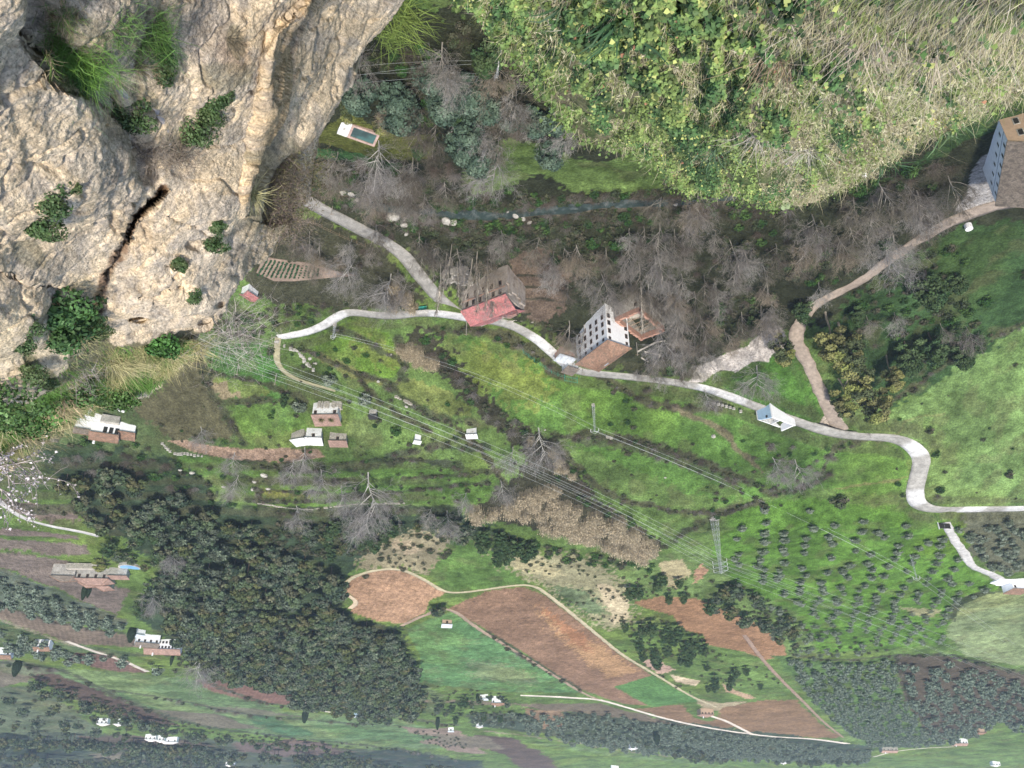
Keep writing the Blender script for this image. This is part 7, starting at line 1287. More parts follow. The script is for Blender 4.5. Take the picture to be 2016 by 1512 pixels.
def rock_col(P, U, V, dd):
    n = fbm(U/40, V/40, 4); n2 = fbm(U/9+5, V/9, 3); n3 = fbm3(P, 1.7, 3); c = np.ones(U.shape+(3,))*np.array([0.63, 0.505, 0.345])
    w = sst(.45, .62, n)[..., None]; w = w*.7; c = c*(1-w)+np.array([0.50, 0.43, 0.34])*w                    # grey weathered crust
    o = sst(34, 6, np.minimum(pd(U, V, [(620, 0), (575, 55), (556, 110), (545, 170), (520, 250), (498, 320), (482, 380)]), 200))[..., None]*(0.35+.65*n2[..., None]); c = c*(1-o)+np.array([0.62, 0.44, 0.245])*o
    o = sst(40, 10, np.hypot((U-450), (V-95))/1.2)[..., None]*.6; c = c*(1-o)+np.array([.46, .29, .17])*o
    o = sst(60, 10, np.hypot((U-260)/1.3, (V-450)))[..., None]*.5; c = c*(1-o)+np.array([.60, .44, .27])*o
    o = sst(120, 30, np.hypot((U-60)/1.6, (V-690)))[..., None]*.6; c = c*(1-o)+np.array([.60, .50, .33])*o
    g = sst(90, 30, np.hypot(U-400, (V-60)/1.2))[..., None]*.55; c = c*(1-g)+np.array([.25, .225, .21])*g
    g = sst(.55, .7, fbm(U/17+60, V/26, 3))[..., None]*.45; c = c*(1-g)+np.array([.34, .30, .26])*g   # lichen
    cr = sst(14, 6, pd(U, V, CRACK))[..., None]; c = c*(1-cr)+np.array([.26, .17, .11])*cr
    c *= (0.72+0.56*n2)[..., None]*(0.8+.4*n3)[..., None]
    sp = (_h((U/2).astype(np.int64), (V/2).astype(np.int64)) > .86)[..., None]; c = np.where(sp, c*0.62, c)   # dark pebbles
    gm = greenmask(U, V)[..., None]*np.where(V > 640, .75, .42)[..., None]; c = c*(1-gm)+np.array([.085, .095, .045])*gm*(.7+.6*n2[..., None]); return c
rk = near_surface('cliff', ROCK, RC, 1.7, MT['rock'], rock_disp, rock_col, rock_extra)
def rock_at(u, v):
    u = np.asarray(u, float); v = np.asarray(v, float); D = rock_extra(u, v, idw(u, v, RC)); return at_d(u, v, D-0.12)
# ---- ledge
LEDGE = [(862, -60), (895, 0), (935, 25), (985, 75), (1025, 110), (1060, 150), (1095, 190), (1110, 235), (1150, 262), (1200, 285), (1250, 292), (1290, 325), (1335, 372), (1400, 380), (1450, 375), (1500, 398), (1560, 402), (1600, 392), (1660, 372), (1720, 345), (1770, 305), (1810, 272), (1850, 262), (1900, 235), (1960, 205), (2020, 180), (2140, 130), (2140, -60)]
LC = [(2140, -60, 3.2), (2016, 0, 3.8), (1800, 0, 4.2), (1600, 0, 4.6), (1400, 0, 5), (1200, 0, 5.4), (1050, 0, 6.5), (900, 0, 9), (1000, 80, 8.5), (1100, 100, 6.8), (1080, 180, 9), (1200, 200, 8), (1290, 310, 11.5), (1180, 270, 10.5), (1400, 150, 6.5), (1600, 150, 6), (1800, 150, 6), (2016, 100, 5.5), (1400, 280, 9.5), (1500, 300, 9.5), (1600, 300, 9.5), (1450, 380, 12.5), (1600, 392, 13), (1750, 310, 12), (1850, 240, 9.5), (2016, 180, 8.5), (1700, 230, 8)]; LC = [(a, b, d*1.6) for a, b, d in LC]
def led_disp(P, U, V): return (fbm3(P, 0.6, 4)-.5)*0.8+(fbm3(P+9, 4, 3)-.5)*.10
def led_col(P, U, V, dd):
    n = fbm(U/30, V/30, 3)[..., None]; c = np.ones(U.shape+(3,))*np.array([.19, .165, .10]); g = sst(.4, .6, n); c = c*(1-g)+np.array([.09, .12, .045])*g
    e = sst(26, 6, pd(U, V, [(1560, 402), (1660, 372), (1720, 345), (1770, 300)]))[..., None]; c = c*(1-e)+np.array([.46, .38, .24])*e; return c*(.7+.6*fbm(U/6, V/6, 2)[..., None])
near_surface('cliff_ledge', LEDGE, LC, 4.0, MT['rock'], led_disp, led_col)
LC0 = 0
def ledge_at(u, v): u = np.asarray(u, float); v = np.asarray(v, float); return at_d(u, v, idw(u, v, LC)-0.15)
# ---- leaves, grasses and twigs
def leaf_mesh(P, N, size, r, shape='ivy'):
    """6-sided folded leaf blades; P points, N face normals"""
    n = len(P); t = np.cross(N, r.normal(size=(n, 3))); t /= np.linalg.norm(t, axis=1, keepdims=True); b = np.cross(N, t); s = (size*r.uniform(.55, 1.4, n))[:, None]
    if shape == 'ivy': pts = [(-.5, 0, .0), (-.15, -.48, .16), (.5, 0, -.08), (-.15, .48, .16)]
    else: pts = [(-.9, 0, 0), (-.1, -.2, .08), (1.0, 0, -.25), (-.1, .2, .08)]
    V = np.stack([P+t*s*a+b*s*c+N*s*h for a, c, h in pts], 1); return V.reshape(-1, 3), np.arange(4*n).reshape(n, 4)
def blades(P, D, L, w, r, sag=.5, k=3, rnd=.10):
    """curved ribbons: P root, D start direction"""
    n = len(P); side = np.cross(D, r.normal(size=(n, 3))); side /= np.linalg.norm(side, axis=1, keepdims=True); V = np.zeros((n, k+1, 2, 3)); p = P.copy(); d = D.copy(); L = np.broadcast_to(L, (n,))[:, None]; w = np.broadcast_to(w, (n,))[:, None]
    for i in range(k+1):
        ww = w*(1-.85*i/k); V[:, i, 0] = p-side*ww/2; V[:, i, 1] = p+side*ww/2; p = p+d*L/k; d = d+np.array([0, 0, -sag/k])+r.normal(size=(n, 3))*rnd; d /= np.linalg.norm(d, axis=1, keepdims=True)
    b = (np.arange(n)*(2*(k+1)))[:, None]; F_ = np.concatenate([np.stack([b[:, 0]+2*i, b[:, 0]+2*i+1, b[:, 0]+2*i+3, b[:, 0]+2*i+2], 1) for i in range(k)]); return V.reshape(-1, 3), F_
def samp(poly, n, r, wf=None):
    x0, x1 = min(p[0] for p in poly), max(p[0] for p in poly); y0, y1 = min(p[1] for p in poly), max(p[1] for p in poly); U = r.uniform(x0, x1, n*4); V = r.uniform(y0, y1, n*4); m = inpoly(U, V, poly)
    if wf is not None: m &= r.random(len(U)) < wf(U, V)
    return U[m][:n], V[m][:n]
class Acc:
    def __init__(s): s.V = []; s.F = []; s.C = []; s.k = 0
    def add(s, V, F_, c, per, r, var=.3):
        n = len(V)//per; cc = np.atleast_2d(c); cc = cc if len(cc) == n else np.repeat(cc, n, 0)
        s.V.append(V); s.F.append(F_+s.k); s.k += len(V); s.C.append(np.repeat(cc*r.uniform(1-var, 1+var, (n, 1)), per, axis=0))
    def obj(s, name, m): return obj(name, mesh(name, np.concatenate(s.V), np.concatenate(s.F), MT[m], np.concatenate(s.C)))
r = np.random.default_rng(42); LV = Acc(); GR = Acc(); TW = Acc()
TOEYE = lambda P: (np.array([0, 0, CZ])-P)/np.linalg.norm(np.array([0, 0, CZ])-P, axis=1, keepdims=True)
INNER = [(a, min(b, 9999)-4) for a, b in LEDGE]
def green_w(U, V): # leafy in the middle and towards the photo's left; dry at the right and top right
    g = fbm(U/55+3, V/55, 3)*.6+fbm(U/17+30, V/17, 3)*.4; return np.clip(sst(.42, .56, g+0.13*sst(1650, 1150, U)-.12*sst(120, 20, V)*sst(1350, 1450, U)-0.20*sst(1500, 1800, U)), 0.03, 1)
def lift(P, U, V, a): return P+np.array([0, 0, 1])*a[:, None]+TOEYE(P)*a[:, None]*.5
U, V = samp(INNER, 84000, r, green_w); P = ledge_at(U, V); cl = fbm(U/26+8, V/26, 3); P = lift(P, U, V, r.random(len(U))*.30*sst(.35, .6, cl)+.02)
N = TOEYE(P)*.55+np.array([0, 0, .7])+r.normal(size=P.shape)*.5; N /= np.linalg.norm(N, axis=1, keepdims=True); dist = np.linalg.norm(P-np.array([0, 0, CZ]), axis=1)
v_, f_ = leaf_mesh(P, N, .036+.020*(fbm(U/80, V/80, 2)), r); tone = fbm(U/34+90, V/34, 3); a = sst(.42, .62, tone)[:, None]; c = np.array([.060, .125, .040])*(1-a)+np.array([.17, .245, .070])*a; dk_ = sst(.48, .60, fbm(U/16+33, V/16, 3))[:, None]; c = c*(1-.55*dk_); yl = (r.random(len(U)) < .07)[:, None]; c = np.where(yl, np.array([.30, .33, .11]), c); rd = (r.random(len(U)) < .004)[:, None]; c = np.where(rd, np.array([.28, .14, .08]), c)
LV.add(v_, f_, c, 4, r, .35)
# grass
U, V = samp(INNER, 56000, r, lambda U, V: 1.05-green_w(U, V)*.75); P = ledge_at(U, V); D_ = np.array([0, .25, .75])+r.normal(size=P.shape)*.5; D_ /= np.linalg.norm(D_, axis=1, keepdims=True); v_, f_ = blades(P, D_, r.uniform(.08, .30, len(P)), .008, r, sag=1.1, k=3)
tone = fbm(U/40+20, V/40, 3)[:, None]; c = np.where(tone > .52, np.array([.40, .37, .22]), np.array([.22, .28, .09])); c = np.where(r.random((len(U), 1)) < .3, np.array([.46, .42, .31]), c); GR.add(v_, f_, c, 8, r, .35)
# small pale leaves in the dry part (helichrysum-like cushions)
U, V = samp(INNER, 52000, r, lambda U, V: 1-green_w(U, V)*.9); P = ledge_at(U, V); P = lift(P, U, V, r.random(len(U))*.16); N = TOEYE(P)+r.normal(size=P.shape)*.7; N /= np.linalg.norm(N, axis=1, keepdims=True); v_, f_ = leaf_mesh(P, N, .036, r, 'lance')
tone = fbm(U/24+70, V/24, 3)[:, None]; c = np.where(tone > .5, np.array([.25, .27, .14]), np.array([.16, .15, .09])); c = np.where(r.random((len(U), 1)) < .35, np.array([.40, .38, .27]), c); LV.add(v_, f_, c, 4, r, .4)
# long dry stems leaning every way
def stems(poly, n, L0, L1, w, col, up=.6, sag=.6, spread=.7, wf=None, at=ledge_at, acc=None, k=5):
    U, V = samp(poly, n, r, wf); P = at(U, V); D_ = np.array([0, .1, up])+r.normal(size=P.shape)*spread; D_ /= np.linalg.norm(D_, axis=1, keepdims=True); v_, f_ = blades(P, D_, r.uniform(L0, L1, len(P)), w, r, sag=sag, k=k); (acc or TW).add(v_, f_, np.array(col), 2*(k+1), r, .35)
stems(INNER, 4200, .08, .32, .006, (.42, .38, .31), wf=lambda U, V: 1.05-green_w(U, V))
stems(INNER, 2600, .10, .38, .006, (.24, .19, .15), wf=lambda U, V: 1.1-green_w(U, V))
stems([(1450, 0), (2016, 0), (2016, 150), (1750, 200), (1500, 130)], 900, .15, .5, .006, (.50, .46, .38), spread=.7)
# rim tassels hanging over the edge
rim = LEDGE[3:-1]; seg = r.integers(0, len(rim)-1, 2600); tt = r.random(2600); U = np.array([rim[i][0]+(rim[i+1][0]-rim[i][0])*t for i, t in zip(seg, tt)])+r.normal(size=2600)*6; V = np.array([rim[i][1]+(rim[i+1][1]-rim[i][1])*t for i, t in zip(seg, tt)])-r.random(2600)*22
P = ledge_at(U, V); D_ = np.array([0, .7, .3])+r.normal(size=P.shape)*.45; D_ /= np.linalg.norm(D_, axis=1, keepdims=True); v_, f_ = blades(P, D_, r.uniform(.12, .5, len(P)), .010, r, sag=.9, k=4); GR.add(v_, f_, np.where(r.random((2600, 1)) < .5, np.array([.44, .40, .27]), np.array([.14, .19, .06])), 10, r)
seg = r.integers(0, len(rim)-1, 5200); tt = r.random(5200); U = np.array([rim[i][0]+(rim[i+1][0]-rim[i][0])*t for i, t in zip(seg, tt)])+r.normal(size=5200)*9; V = np.array([rim[i][1]+(rim[i+1][1]-rim[i][1])*t for i, t in zip(seg, tt)])-r.random(5200)*26+5; kp = U < 1560; U = U[kp]; V = V[kp]
P = ledge_at(U, V)+r.normal(size=(len(U), 3))*.12; N = TOEYE(P)+r.normal(size=P.shape)*.7; N /= np.linalg.norm(N, axis=1, keepdims=True); v_, f_ = leaf_mesh(P, N, .065, r, 'ivy'); LV.add(v_, f_, np.array([.10, .16, .045]), 4, r, .5)
# trailing roots/canes below the rim at the photo's right
stems([(1755, 300), (1775, 295), (1815, 262), (1840, 262), (1800, 290), (1770, 318)], 60, .4, 1.1, .014, (.34, .28, .19), up=-.2, spread=.6, sag=.8)
tag(LV.obj('ground_cover', 'leaf'), kind='stuff'); tag(GR.obj('grass', 'twig'), kind='stuff'); tag(TW.obj('dry_stems', 'twig'), kind='stuff')
# single plants on the ledge
def fan_plant(u, v, R_, n, label, col, name='fan_plant', w=.07, at=ledge_at, cat='plant', up=.25, sag=.35, k=4, dirn=(0, .2, .2), m='leaf', var=.3, rnd=.2):
    P0 = at([u], [v])[0]; q = np.random.default_rng(int(u*7+v)); D_ = q.normal(size=(n, 3))*np.array([1, 1, .7])+np.array([0, 0, up])+np.array(dirn); D_ /= np.linalg.norm(D_, axis=1, keepdims=True); P = q.normal(size=(n, 3))*R_*(.20 if 'broom' in name else .07)
    v_, f_ = blades(P, D_, q.uniform(.35, 1.1, n)*R_, w, q, sag=sag, k=k, rnd=rnd); A = Acc(); A.add(v_, f_, np.array(col), 2*(k+1), q, var); o = A.obj(name, m); o.location = tuple(P0); return tag(o, label, cat)
fan_plant(1230, 12, .62, 95, 'large dark strap-leaved plant at the top of the overgrown ledge', (.035, .085, .035), w=.055, sag=.5)
fan_plant(1120, 8, .45, 50, 'smaller dark strap-leaved plant left of the large one', (.04, .09, .04), w=.045, sag=.5)
fan_plant(1410, 278, .7, 80, 'grey-green fan palm seedling at the lower edge of the ledge leaves', (.11, .18, .10), name='fan_palm', w=.03)
fan_plant(1350, 262, .5, 60, 'dark green fan-leaved plant in the deep green part of the ledge', (.04, .10, .05), w=.03)
fan_plant(1660, 255, .5, 60, 'dark spiky rosette near the rim of the ledge', (.06, .10, .05), w=.02)
fan_plant(1745, 316, .6, 50, 'dark spear-leaved plant hanging at the sandy rim', (.04, .09, .04), w=.05)
fan_plant(1870, 245, .6, 50, 'spear-leaved green plant at the right rim beside the cables', (.09, .15, .07), w=.05)
fan_plant(1590, 285, .75, 260, 'pale dead shrub spraying white twigs near the lower rim', (.50, .47, .42), name='dead_shrub', w=.007, m='twig', cat='dead shrub', dirn=(.6, .1, -.1), k=5, sag=.1)
fan_plant(1500, 250, .8, 150, 'grey twiggy dead shrub left of the pale white-twigged one', (.40, .37, .33), name='dead_shrub', w=.010, m='twig', cat='dead shrub')
fan_plant(1720, 50, .65, 170, 'thin arching leafless shrub at the upper right of the ledge', (.38, .33, .27), name='dead_shrub', w=.010, m='twig', cat='dead shrub')
fan_plant(1535, 95, .7, 120, 'brown twiggy shrub above the bright vine leaves', (.26, .19, .13), name='dead_shrub', w=.010, m='twig', cat='dead shrub')
fan_plant(1850, 70, .6, 160, 'arching dry shrub nearest the right top corner', (.40, .35, .28), name='dead_shrub', w=.010, m='twig', cat='dead shrub')
fan_plant(1160, 60, .5, 26, 'bundle of bleached white stalks left of the strap-leaved plant', (.62, .60, .54), name='dead_stalks', w=.02, m='twig', cat='dead stalks', dirn=(0.5, .5, 0))
for k, (u, v) in enumerate(((1490, 20), (1845, 262))): pass
# litter on the ledge
def at1(u, v, h=.15): p = ledge_at([u], [v])[0]; q = p+TOEYE(p[None])[0]*h; return Vector(q)
def face_eye(o, u, v, rz=0): d = -Vector(rays([u], [v])[0]); o.rotation_euler = (d.to_track_quat('Z', 'Y').to_matrix().to_4x4() @ Matrix.Rotation(rz, 4, 'Z')).to_euler()
t = empty('cardboard_box', at1(1778, 155, .25), 0, 'crumpled pale cardboard box lying open in the dry scrub', 'box'); face_eye(t, 1778, 155, .5)
for nm, P_ in (('flap', [(-.05, .0, 0), (.055, .015, .02), (.03, .10, .045), (-.035, .085, .02)]), ('flap', [(-.045, -.11, .03), (.04, -.10, .02), (.05, -.02, 0), (-.03, -.02, -.01)])):
    MB().add(P_+[(a, b, c-.006) for a, b, c in P_], [(0, 1, 2, 3), (7, 6, 5, 4), (0, 4, 5, 1), (1, 5, 6, 2), (2, 6, 7, 3), (3, 7, 4, 0)]).obj(nm, MT['cardboard'], t)
MB().add([(-.03, -.02, -.05), (.045, -.02, -.05), (.045, .03, -.01), (-.02, .03, -.01), (.0, .0, -.09)], [(0, 1, 2, 3), (0, 4, 1), (1, 4, 2), (2, 4, 3), (3, 4, 0)]).obj('inside', MT['wood'], t)
t = empty('carton', at1(1411, 12, .2), 0, 'small red and white carton at the top edge of the ledge', 'litter'); face_eye(t, 1411, 12, .1)
MB().box(-.018, .02, -.03, .03, -.01, .01).obj('body', MT['white'], t); MB().add([(-.02, -.01, .012), (.0, .03, .012), (.014, .0, .012), (.0, -.028, .012), (-.02, -.01, .009), (.0, .03, .009), (.014, .0, .009), (.0, -.028, .009)], [(0, 3, 2, 1), (4, 5, 6, 7), (0, 1, 5, 4), (1, 2, 6, 5), (2, 3, 7, 6), (3, 0, 4, 7)]).obj('print', MT['red'], t)
for k, (u, v, s, l) in enumerate(((1318, 20, .03, 'scrap of white paper left of the red and white carton'), (1695, 8, .05, 'white and blue crumpled wrapper at the top right'), (1645, 98, .07, 'pale translucent plastic sheet among dry stems'), (1898, 160, .03, 'scrap of white paper right of the cardboard box'), (1550, 322, .04, 'white scrap under the pale dead shrub'), (1700, 342, .10, 'white stone on the sandy rim'), (1480, 30, .02, 'tiny white scrap in the grass'))):
    q = np.random.default_rng(k); n = 9; Pp = [(s*math.cos(2*math.pi*i/n)*q.uniform(.6, 1.2), s*.7*math.sin(2*math.pi*i/n)*q.uniform(.6, 1.2), q.uniform(-.2, .3)*s) for i in range(n)]; o = MB().add(Pp+[(0, 0, .4*s), (0, 0, -.3*s)], [(i, (i+1) % n, n) for i in range(n)]+[((i+1) % n, i, n+1) for i in range(n)]).obj('paper_scrap' if k != 5 else 'stone', MT['white' if k != 2 else 'tin']); o.location = at1(u, v, .22); face_eye(o, u, v, k); tag(o, l, 'litter' if k != 5 else 'stone')
# yellow flowers along the sandy rim
A = Acc(); U = np.concatenate([r.normal(1790, 10, 60), r.normal(1830, 16, 60), r.normal(1700, 10, 40), r.uniform(1150, 1330, 8)]); V = np.interp(U, [1150, 1330, 1700, 1790, 1830], [250, 315, 240, 268, 240])+r.normal(size=len(U))*4; P = ledge_at(U, V)+TOEYE(ledge_at(U, V))*.3; N = TOEYE(P)+r.normal(size=P.shape)*.3; N /= np.linalg.norm(N, axis=1, keepdims=True); v_, f_ = leaf_mesh(P, N, .045, r); A.add(v_, f_, np.array([.75, .62, .02]), 4, r, .15); tag(A.obj('flowers', 'leaf'), kind='stuff')
# cactus pads hanging off the rim
t = empty('prickly_pear', at1(1543, 400, .3), 0, 'pale green prickly pear hanging from the rim', 'cactus'); face_eye(t, 1543, 400)
for (x, y, s) in ((0, -.02, .07), (.03, .09, .06), (-.07, .08, .07)): MB().prism([(x+s*math.cos(a*.52), y+s*1.3*math.sin(a*.52)) for a in range(12)], -.012, .012).obj('pad', mat('cactus_skin', (.28, .36, .20)), t)
# ---- plants on the rock wall
def tuft(u, v, R_, n, col, label, name, cat='grass tuft', w=.02, up=.4, sag=.6, dirn=(0, .3, 0), m='twig', var=.35, k=5, rnd=None): return fan_plant(u, v, R_, n, label, col, name, w=w, at=rock_at, cat=cat, up=up, sag=sag, dirn=dirn, m=m, var=var, k=k, rnd=rnd or (.13 if m == 'twig' else .30))
tuft(215, 700, 2.0, 520, (.40, .37, .20), 'large straw-green esparto tuft, blades combed to the right', 'grass_tuft', w=.025, dirn=(-1.2, .9, -.3), sag=.3)
tuft(330, 685, 1.8, 380, (.38, .34, .18), 'second straw-green esparto tuft, right of the largest one', 'grass_tuft', w=.025, dirn=(-.1, .9, -.5), sag=.4)
tuft(290, 690, 1.4, 260, (.14, .17, .06), 'dark green tuft wedged between the two esparto tufts', 'grass_tuft', w=.025, dirn=(-.3, .9, -.3))
tuft(385, 680, 1.4, 240, (.42, .37, .20), 'yellowish tuft at the tip of the rock spur', 'grass_tuft', w=.022, dirn=(0, .9, -.3))
tuft(130, 770, 1.8, 340, (.44, .33, .22), 'reddish straw tuft beside the lower rock knob', 'grass_tuft', w=.022)
tuft(110, 800, 1.9, 400, (.40, .35, .20), 'broad straw tuft over the dirt ledge at the far left', 'grass_tuft', w=.025, dirn=(0, .8, -.2))
tuft(50, 850, 2.2, 420, (.42, .36, .22), 'hanging straw tuft above the almond blossom', 'grass_tuft', w=.025, dirn=(0, .8, -.4))
tuft(10, 820, 2.0, 300, (.40, .35, .22), 'straw tuft cut by the left edge', 'grass_tuft', w=.025, dirn=(0, .8, -.4))
tuft(140, 650, 1.3, 260, (.36, .34, .19), 'pale tuft below the green bush on the rock knob', 'grass_tuft', w=.02)
tuft(215, 140, .8, 220, (.40, .36, .24), 'dry beige tuft right of the bright green broom', 'grass_tuft', w=.010)
tuft(268, 125, .7, 200, (.24, .21, .13), 'dark beige tuft above the bleached roots', 'grass_tuft', w=.012)
tuft(120, 85, .95, 620, (.12, .24, .045), 'big bright green broom bush in the rock gully', 'broom_bush', 'bush', w=.014, up=.5, dirn=(0, .2, .3), m='leaf', k=5)
tuft(165, 110, .9, 560, (.13, .26, .05), 'second bright green broom bush, right half of the pair', 'broom_bush', 'bush', w=.014, up=.5, dirn=(-.2, .5, .2), m='leaf')
tuft(140, 140, .85, 480, (.055, .12, .045), 'dark green lower skirt of the broom pair', 'broom_bush', 'bush', w=.016, dirn=(0, .8, 0), m='leaf')
tuft(210, 35, 1.0, 420, (.10, .19, .05), 'green creeping bush at the top of the gully', 'broom_bush', 'bush', w=.014, m='leaf')
tuft(290, 50, .9, 420, (.09, .18, .04), 'green bush at the top edge beside the brown cleft', 'broom_bush', 'bush', w=.016, m='leaf')
tuft(312, 88, .6, 300, (.05, .12, .03), 'dark green bush under the top edge bush', 'broom_bush', 'bush', w=.02, m='leaf')
tuft(790, 30, 1.7, 260, (.16, .22, .06), 'yellow-green broom hanging over the rock edge at the top', 'broom_bush', 'bush', w=.03, dirn=(-.9, .5, -.5), sag=.2)
tuft(765, 75, 1.2, 160, (.13, .19, .055), 'smaller broom below the one on the rock edge', 'broom_bush', 'bush', w=.03, dirn=(-.8, .5, -.5), sag=.2)
tuft(450, 75, .8, 220, (.16, .14, .10), 'dark dry bush under the orange streak', 'dry_bush', 'bush', w=.012)
for i, (u, v, s, l) in enumerate(((262, 212, .55, 'dark green cushion on the bleached roots'), (430, 180, .42, 'upper of the three dark green cushions on bare rock'), (412, 208, .48, 'middle of the three dark green cushions on bare rock'), (388, 245, .6, 'lowest of the three dark green cushions on bare rock'), (318, 128, .45, 'dark cushion right of the beige tufts'), (102, 383, .45, 'green cushion on the smooth left slab'), (85, 432, .45, 'greyer cushion on the left slab, lower one'), (133, 357, .25, 'tiny cushion on the left slab, upper one'), (52, 625, .55, 'round green cushion left of the knob bush'), (50, 668, .4, 'small cushion on the yellow rock knob'), (72, 722, .5, 'green cushion at the foot of the rock knob'), (92, 738, .5, 'brownish cushion at the foot of the rock knob'), (380, 575, .4, 'single bright green cushion on the spur'), (193, 635, .6, 'green cushion beside the end of the crack'), (425, 470, .45, 'grey-green cushion near the spur edge'), (428, 440, .3, 'small olive cushion on the spur'), (355, 515, .3, 'olive cushion in the middle of the spur'), (370, 580, .25, 'small bright cushion beside the single one'))):
    q = np.random.default_rng(900+i); V2_, F2_, C2_ = crown(900+i, s, s*1.0, -.1*s, 9, 1500, .035+.02*s, [(.045, .085, .03), (.065, .11, .04), (.08, .115, .045)], lob=.5); o = obj('cushion_shrub', mesh('cushion_shrub', V2_, F2_, MT['leaf'], C2_)); o.location = tuple(rock_at([u], [v])[0]); tag(o, l, 'shrub')
# bush at the knob, dark green
for i, (u, v, s, c, l) in enumerate(((160, 600, 1.05, (.045, .10, .03), 'dark leafy bush at the foot of the long crack'), (115, 585, 1.0, (.05, .11, .035), 'leafy bush left of the one under the crack'), (125, 630, 1.1, (.045, .10, .03), 'lower leafy bush of the three on the rock knob'), (240, 765, 1.2, (.06, .12, .03), 'green bush under the esparto tufts'), (60, 790, 1.5, (.06, .13, .03), 'green leafy bush on the lower left slope'), (20, 760, 1.4, (.07, .13, .04), 'green bush below the yellow rock knob'), (170, 740, 1.4, (.06, .12, .035), 'green bush between rock knob and esparto tufts'), (320, 668, .8, (.05, .13, .03), 'bright green patch right under the spur'))):
    V2_, F2_, C2_ = crown(930+i, s, s*.9, -.1, 10, 1500, .09, [c, tuple(np.array(c)*1.4), tuple(np.array(c)*.8)], lob=.45); o = obj('leafy_bush', mesh('leafy_bush', V2_, F2_, MT['leaf'], C2_)); o.location = tuple(rock_at([u], [v])[0]); tag(o, l, 'bush')
# big brown bush in the hollow
def twig_bush(u, v, R_, n, col, label, m=6, leaf=None):
    P0 = rock_at([u], [v])[0]; q = np.random.default_rng(int(u)); A = Acc(); D_ = q.normal(size=(n, 3)); D_ += TOEYE(P0[None])*.6+np.array([0, .2, .1]); D_ /= np.linalg.norm(D_, axis=1, keepdims=True); v_, f_ = blades(q.normal(size=(n, 3))*R_*.2, D_, q.uniform(.5, 1.1, n)*R_, .018, q, sag=.3, k=5); A.add(v_, f_, np.array(col), 12, q, .4)
    P = D_[q.integers(0, n, n*m)]*q.uniform(.3, 1.0, (n*m, 1))*R_+q.normal(size=(n*m, 3))*R_*.12; E = q.normal(size=P.shape); E /= np.linalg.norm(E, axis=1, keepdims=True); v_, f_ = blades(P, E, q.uniform(.12, .3, len(P))*R_, .010, q, sag=.2, k=2); A.add(v_, f_, np.array(col)*.9, 6, q, .4)
    if leaf: 
        P = D_[q.integers(0, n, n*8)]*q.uniform(.5, 1.0, (n*8, 1))*R_+q.normal(size=(n*8, 3))*R_*.1; N = rnd_dirs(n*8, q); v_, f_ = leaf_mesh(P, N, .07, q, 'lance'); A.add(v_, f_, np.array(leaf), 4, q, .4)
    o = A.obj('twiggy_bush', 'twig'); o.location = tuple(P0); tag(o, label, 'bush')
twig_bush(555, 320, 1.9, 260, (.20, .165, .13), 'dark brown twiggy bush in the rock hollow, upper part', leaf=(.12, .12, .06)); twig_bush(535, 390, 1.9, 260, (.21, .16, .14), 'dark brown twiggy bush in the rock hollow, middle part', leaf=(.13, .12, .07)); twig_bush(565, 425, 1.5, 180, (.24, .20, .17), 'greyish twiggy bush at the lower end of the rock hollow')
tuft(497, 378, 1.0, 200, (.40, .38, .20), 'small yellow-green tuft at the foot of the orange ridge', 'grass_tuft', w=.02)
twig_bush(300, 290, .8, 140, (.25, .21, .17), 'brown twiggy bush below the bleached roots'); twig_bush(345, 300, .8, 140, (.22, .18, .14), 'darker twiggy bush right of the brown one below the roots'); twig_bush(460, 650, 2.4, 200, (.36, .33, .31), 'grey leafless bush hanging beyond the tip of the spur')
twig_bush(150, 720, 1.2, 130, (.34, .30, .29), 'grey leafless bush on the slope between knob and tufts')
# bleached roots
t = None; o = MB(); q = random.Random(8)
for L in ([(235, 205), (222, 235), (218, 262), (226, 285)], [(275, 230), (262, 250), (262, 275), (272, 288)], [(300, 205), (318, 235), (330, 262), (334, 285)], [(232, 170), (245, 185), (262, 200), (290, 215), (310, 205)], [(262, 250), (280, 240), (285, 225)], [(235, 240), (245, 232)]):
    Cc = catmull(L, 4); P = rock_at(Cc[:, 0], Cc[:, 1]); P = P+TOEYE(P)*.15; n = len(P)
    for i in range(n-1): o.bar(P[i], P[i+1], .085*(1-.6*i/n), .085*(1-.6*(i+1)/n), 6)
tag(o.obj('tree_root', mat('bleached_wood', (.46, .41, .38), scales=((5, .25),), bump=.6, bscale=8)), 'twisted bleached roots of a dead shrub clinging to the rock', 'root')
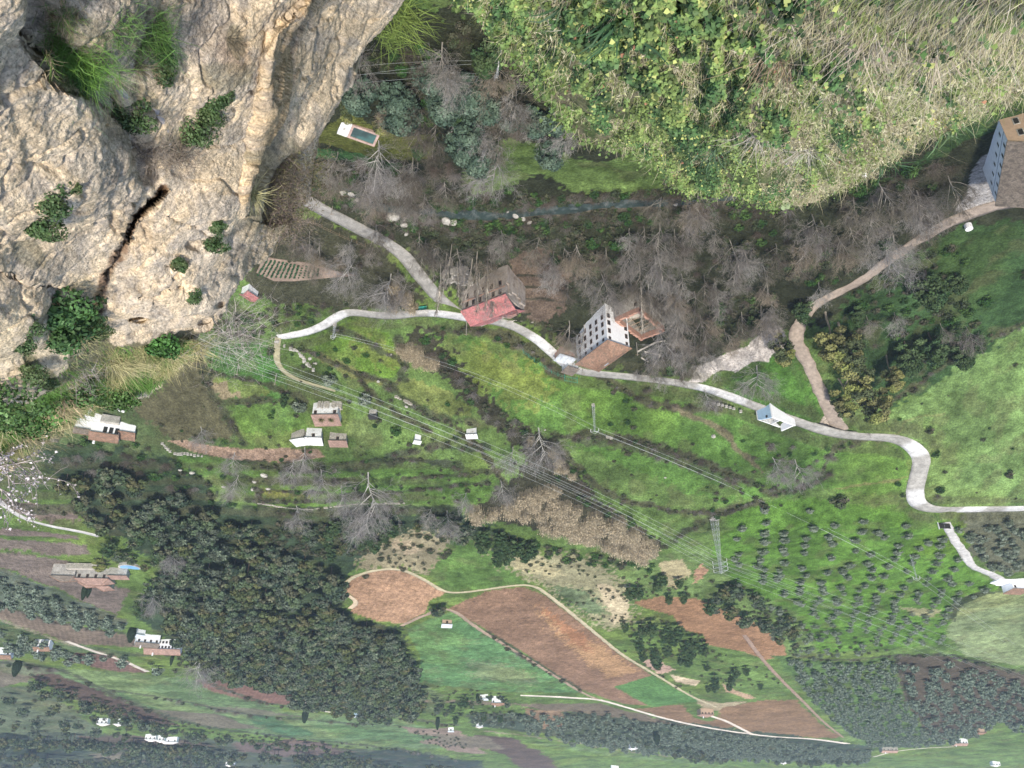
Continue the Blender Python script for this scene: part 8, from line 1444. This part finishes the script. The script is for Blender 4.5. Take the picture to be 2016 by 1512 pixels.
# almond branch with white blossom at the left edge
root, kids = bare_tree(777, 7, .16, name='almond_tree', col=(.34, .30, .29), tcol=(.42, .38, .36), levels=4, kids=(8, 5, 4), ratio=(.6, .55, .5), ang=(.8, .7, .7), up=.2, start=.2, tmin=.012)
P0 = at_d([-60], [880], 44)[0]; COL.objects.link(root); root.location = tuple(P0+np.array([0, 0, -3])); 
for k_ in kids: COL.objects.link(k_); k_.parent = root
tag(root, 'white-blossoming almond tree at the left edge below the straw tufts', 'almond tree'); Vt, _, _ = mesh_arrays(kids[1].data); q = np.random.default_rng(5); P = Vt[q.integers(0, len(Vt), 800)]+q.normal(size=(800, 3))*.06; v_, f_ = leaf_mesh(P, rnd_dirs(800, q), .10, q); obj('blossom', mesh('blossom', v_, f_, MT['leaf'], np.tile(np.array([.55, .50, .52]), (len(v_), 1))), root)
# grass on the lower slope of the rock wall
A = Acc(); U, V = samp([(400, 672), (370, 700), (300, 765), (200, 792), (110, 850), (0, 925), (-60, 940), (-60, 780), (0, 770), (60, 790), (100, 735), (130, 690), (170, 640), (225, 672), (300, 672), (350, 665)], 26000, r); P = rock_at(U, V); D_ = np.array([0, .5, .6])+r.normal(size=P.shape)*.45; D_ /= np.linalg.norm(D_, axis=1, keepdims=True); v_, f_ = blades(P, D_, r.uniform(.15, .7, len(P)), .03, r, sag=.9, k=3)
c = np.where(fbm(U/22, V/22, 3)[:, None] > .5, np.array([.085, .17, .04]), np.array([.28, .27, .13])); A.add(v_, f_, c, 8, r, .35)
U, V = samp([(60, -20), (340, -20), (340, 160), (300, 320), (230, 270), (180, 190), (110, 160), (70, 60)], 5000, r, lambda U, V: greenmask(U, V)*.9+.05); P = rock_at(U, V); D_ = np.array([0, .2, .6])+r.normal(size=P.shape)*.5; D_ /= np.linalg.norm(D_, axis=1, keepdims=True); v_, f_ = blades(P, D_, r.uniform(.08, .3, len(P)), .012, r, sag=.9, k=3); A.add(v_, f_, np.where(r.random((len(U), 1)) < .5, np.array([.12, .20, .05]), np.array([.26, .22, .14])), 8, r, .35)
tag(A.obj('slope_grass', 'twig'), kind='stuff')
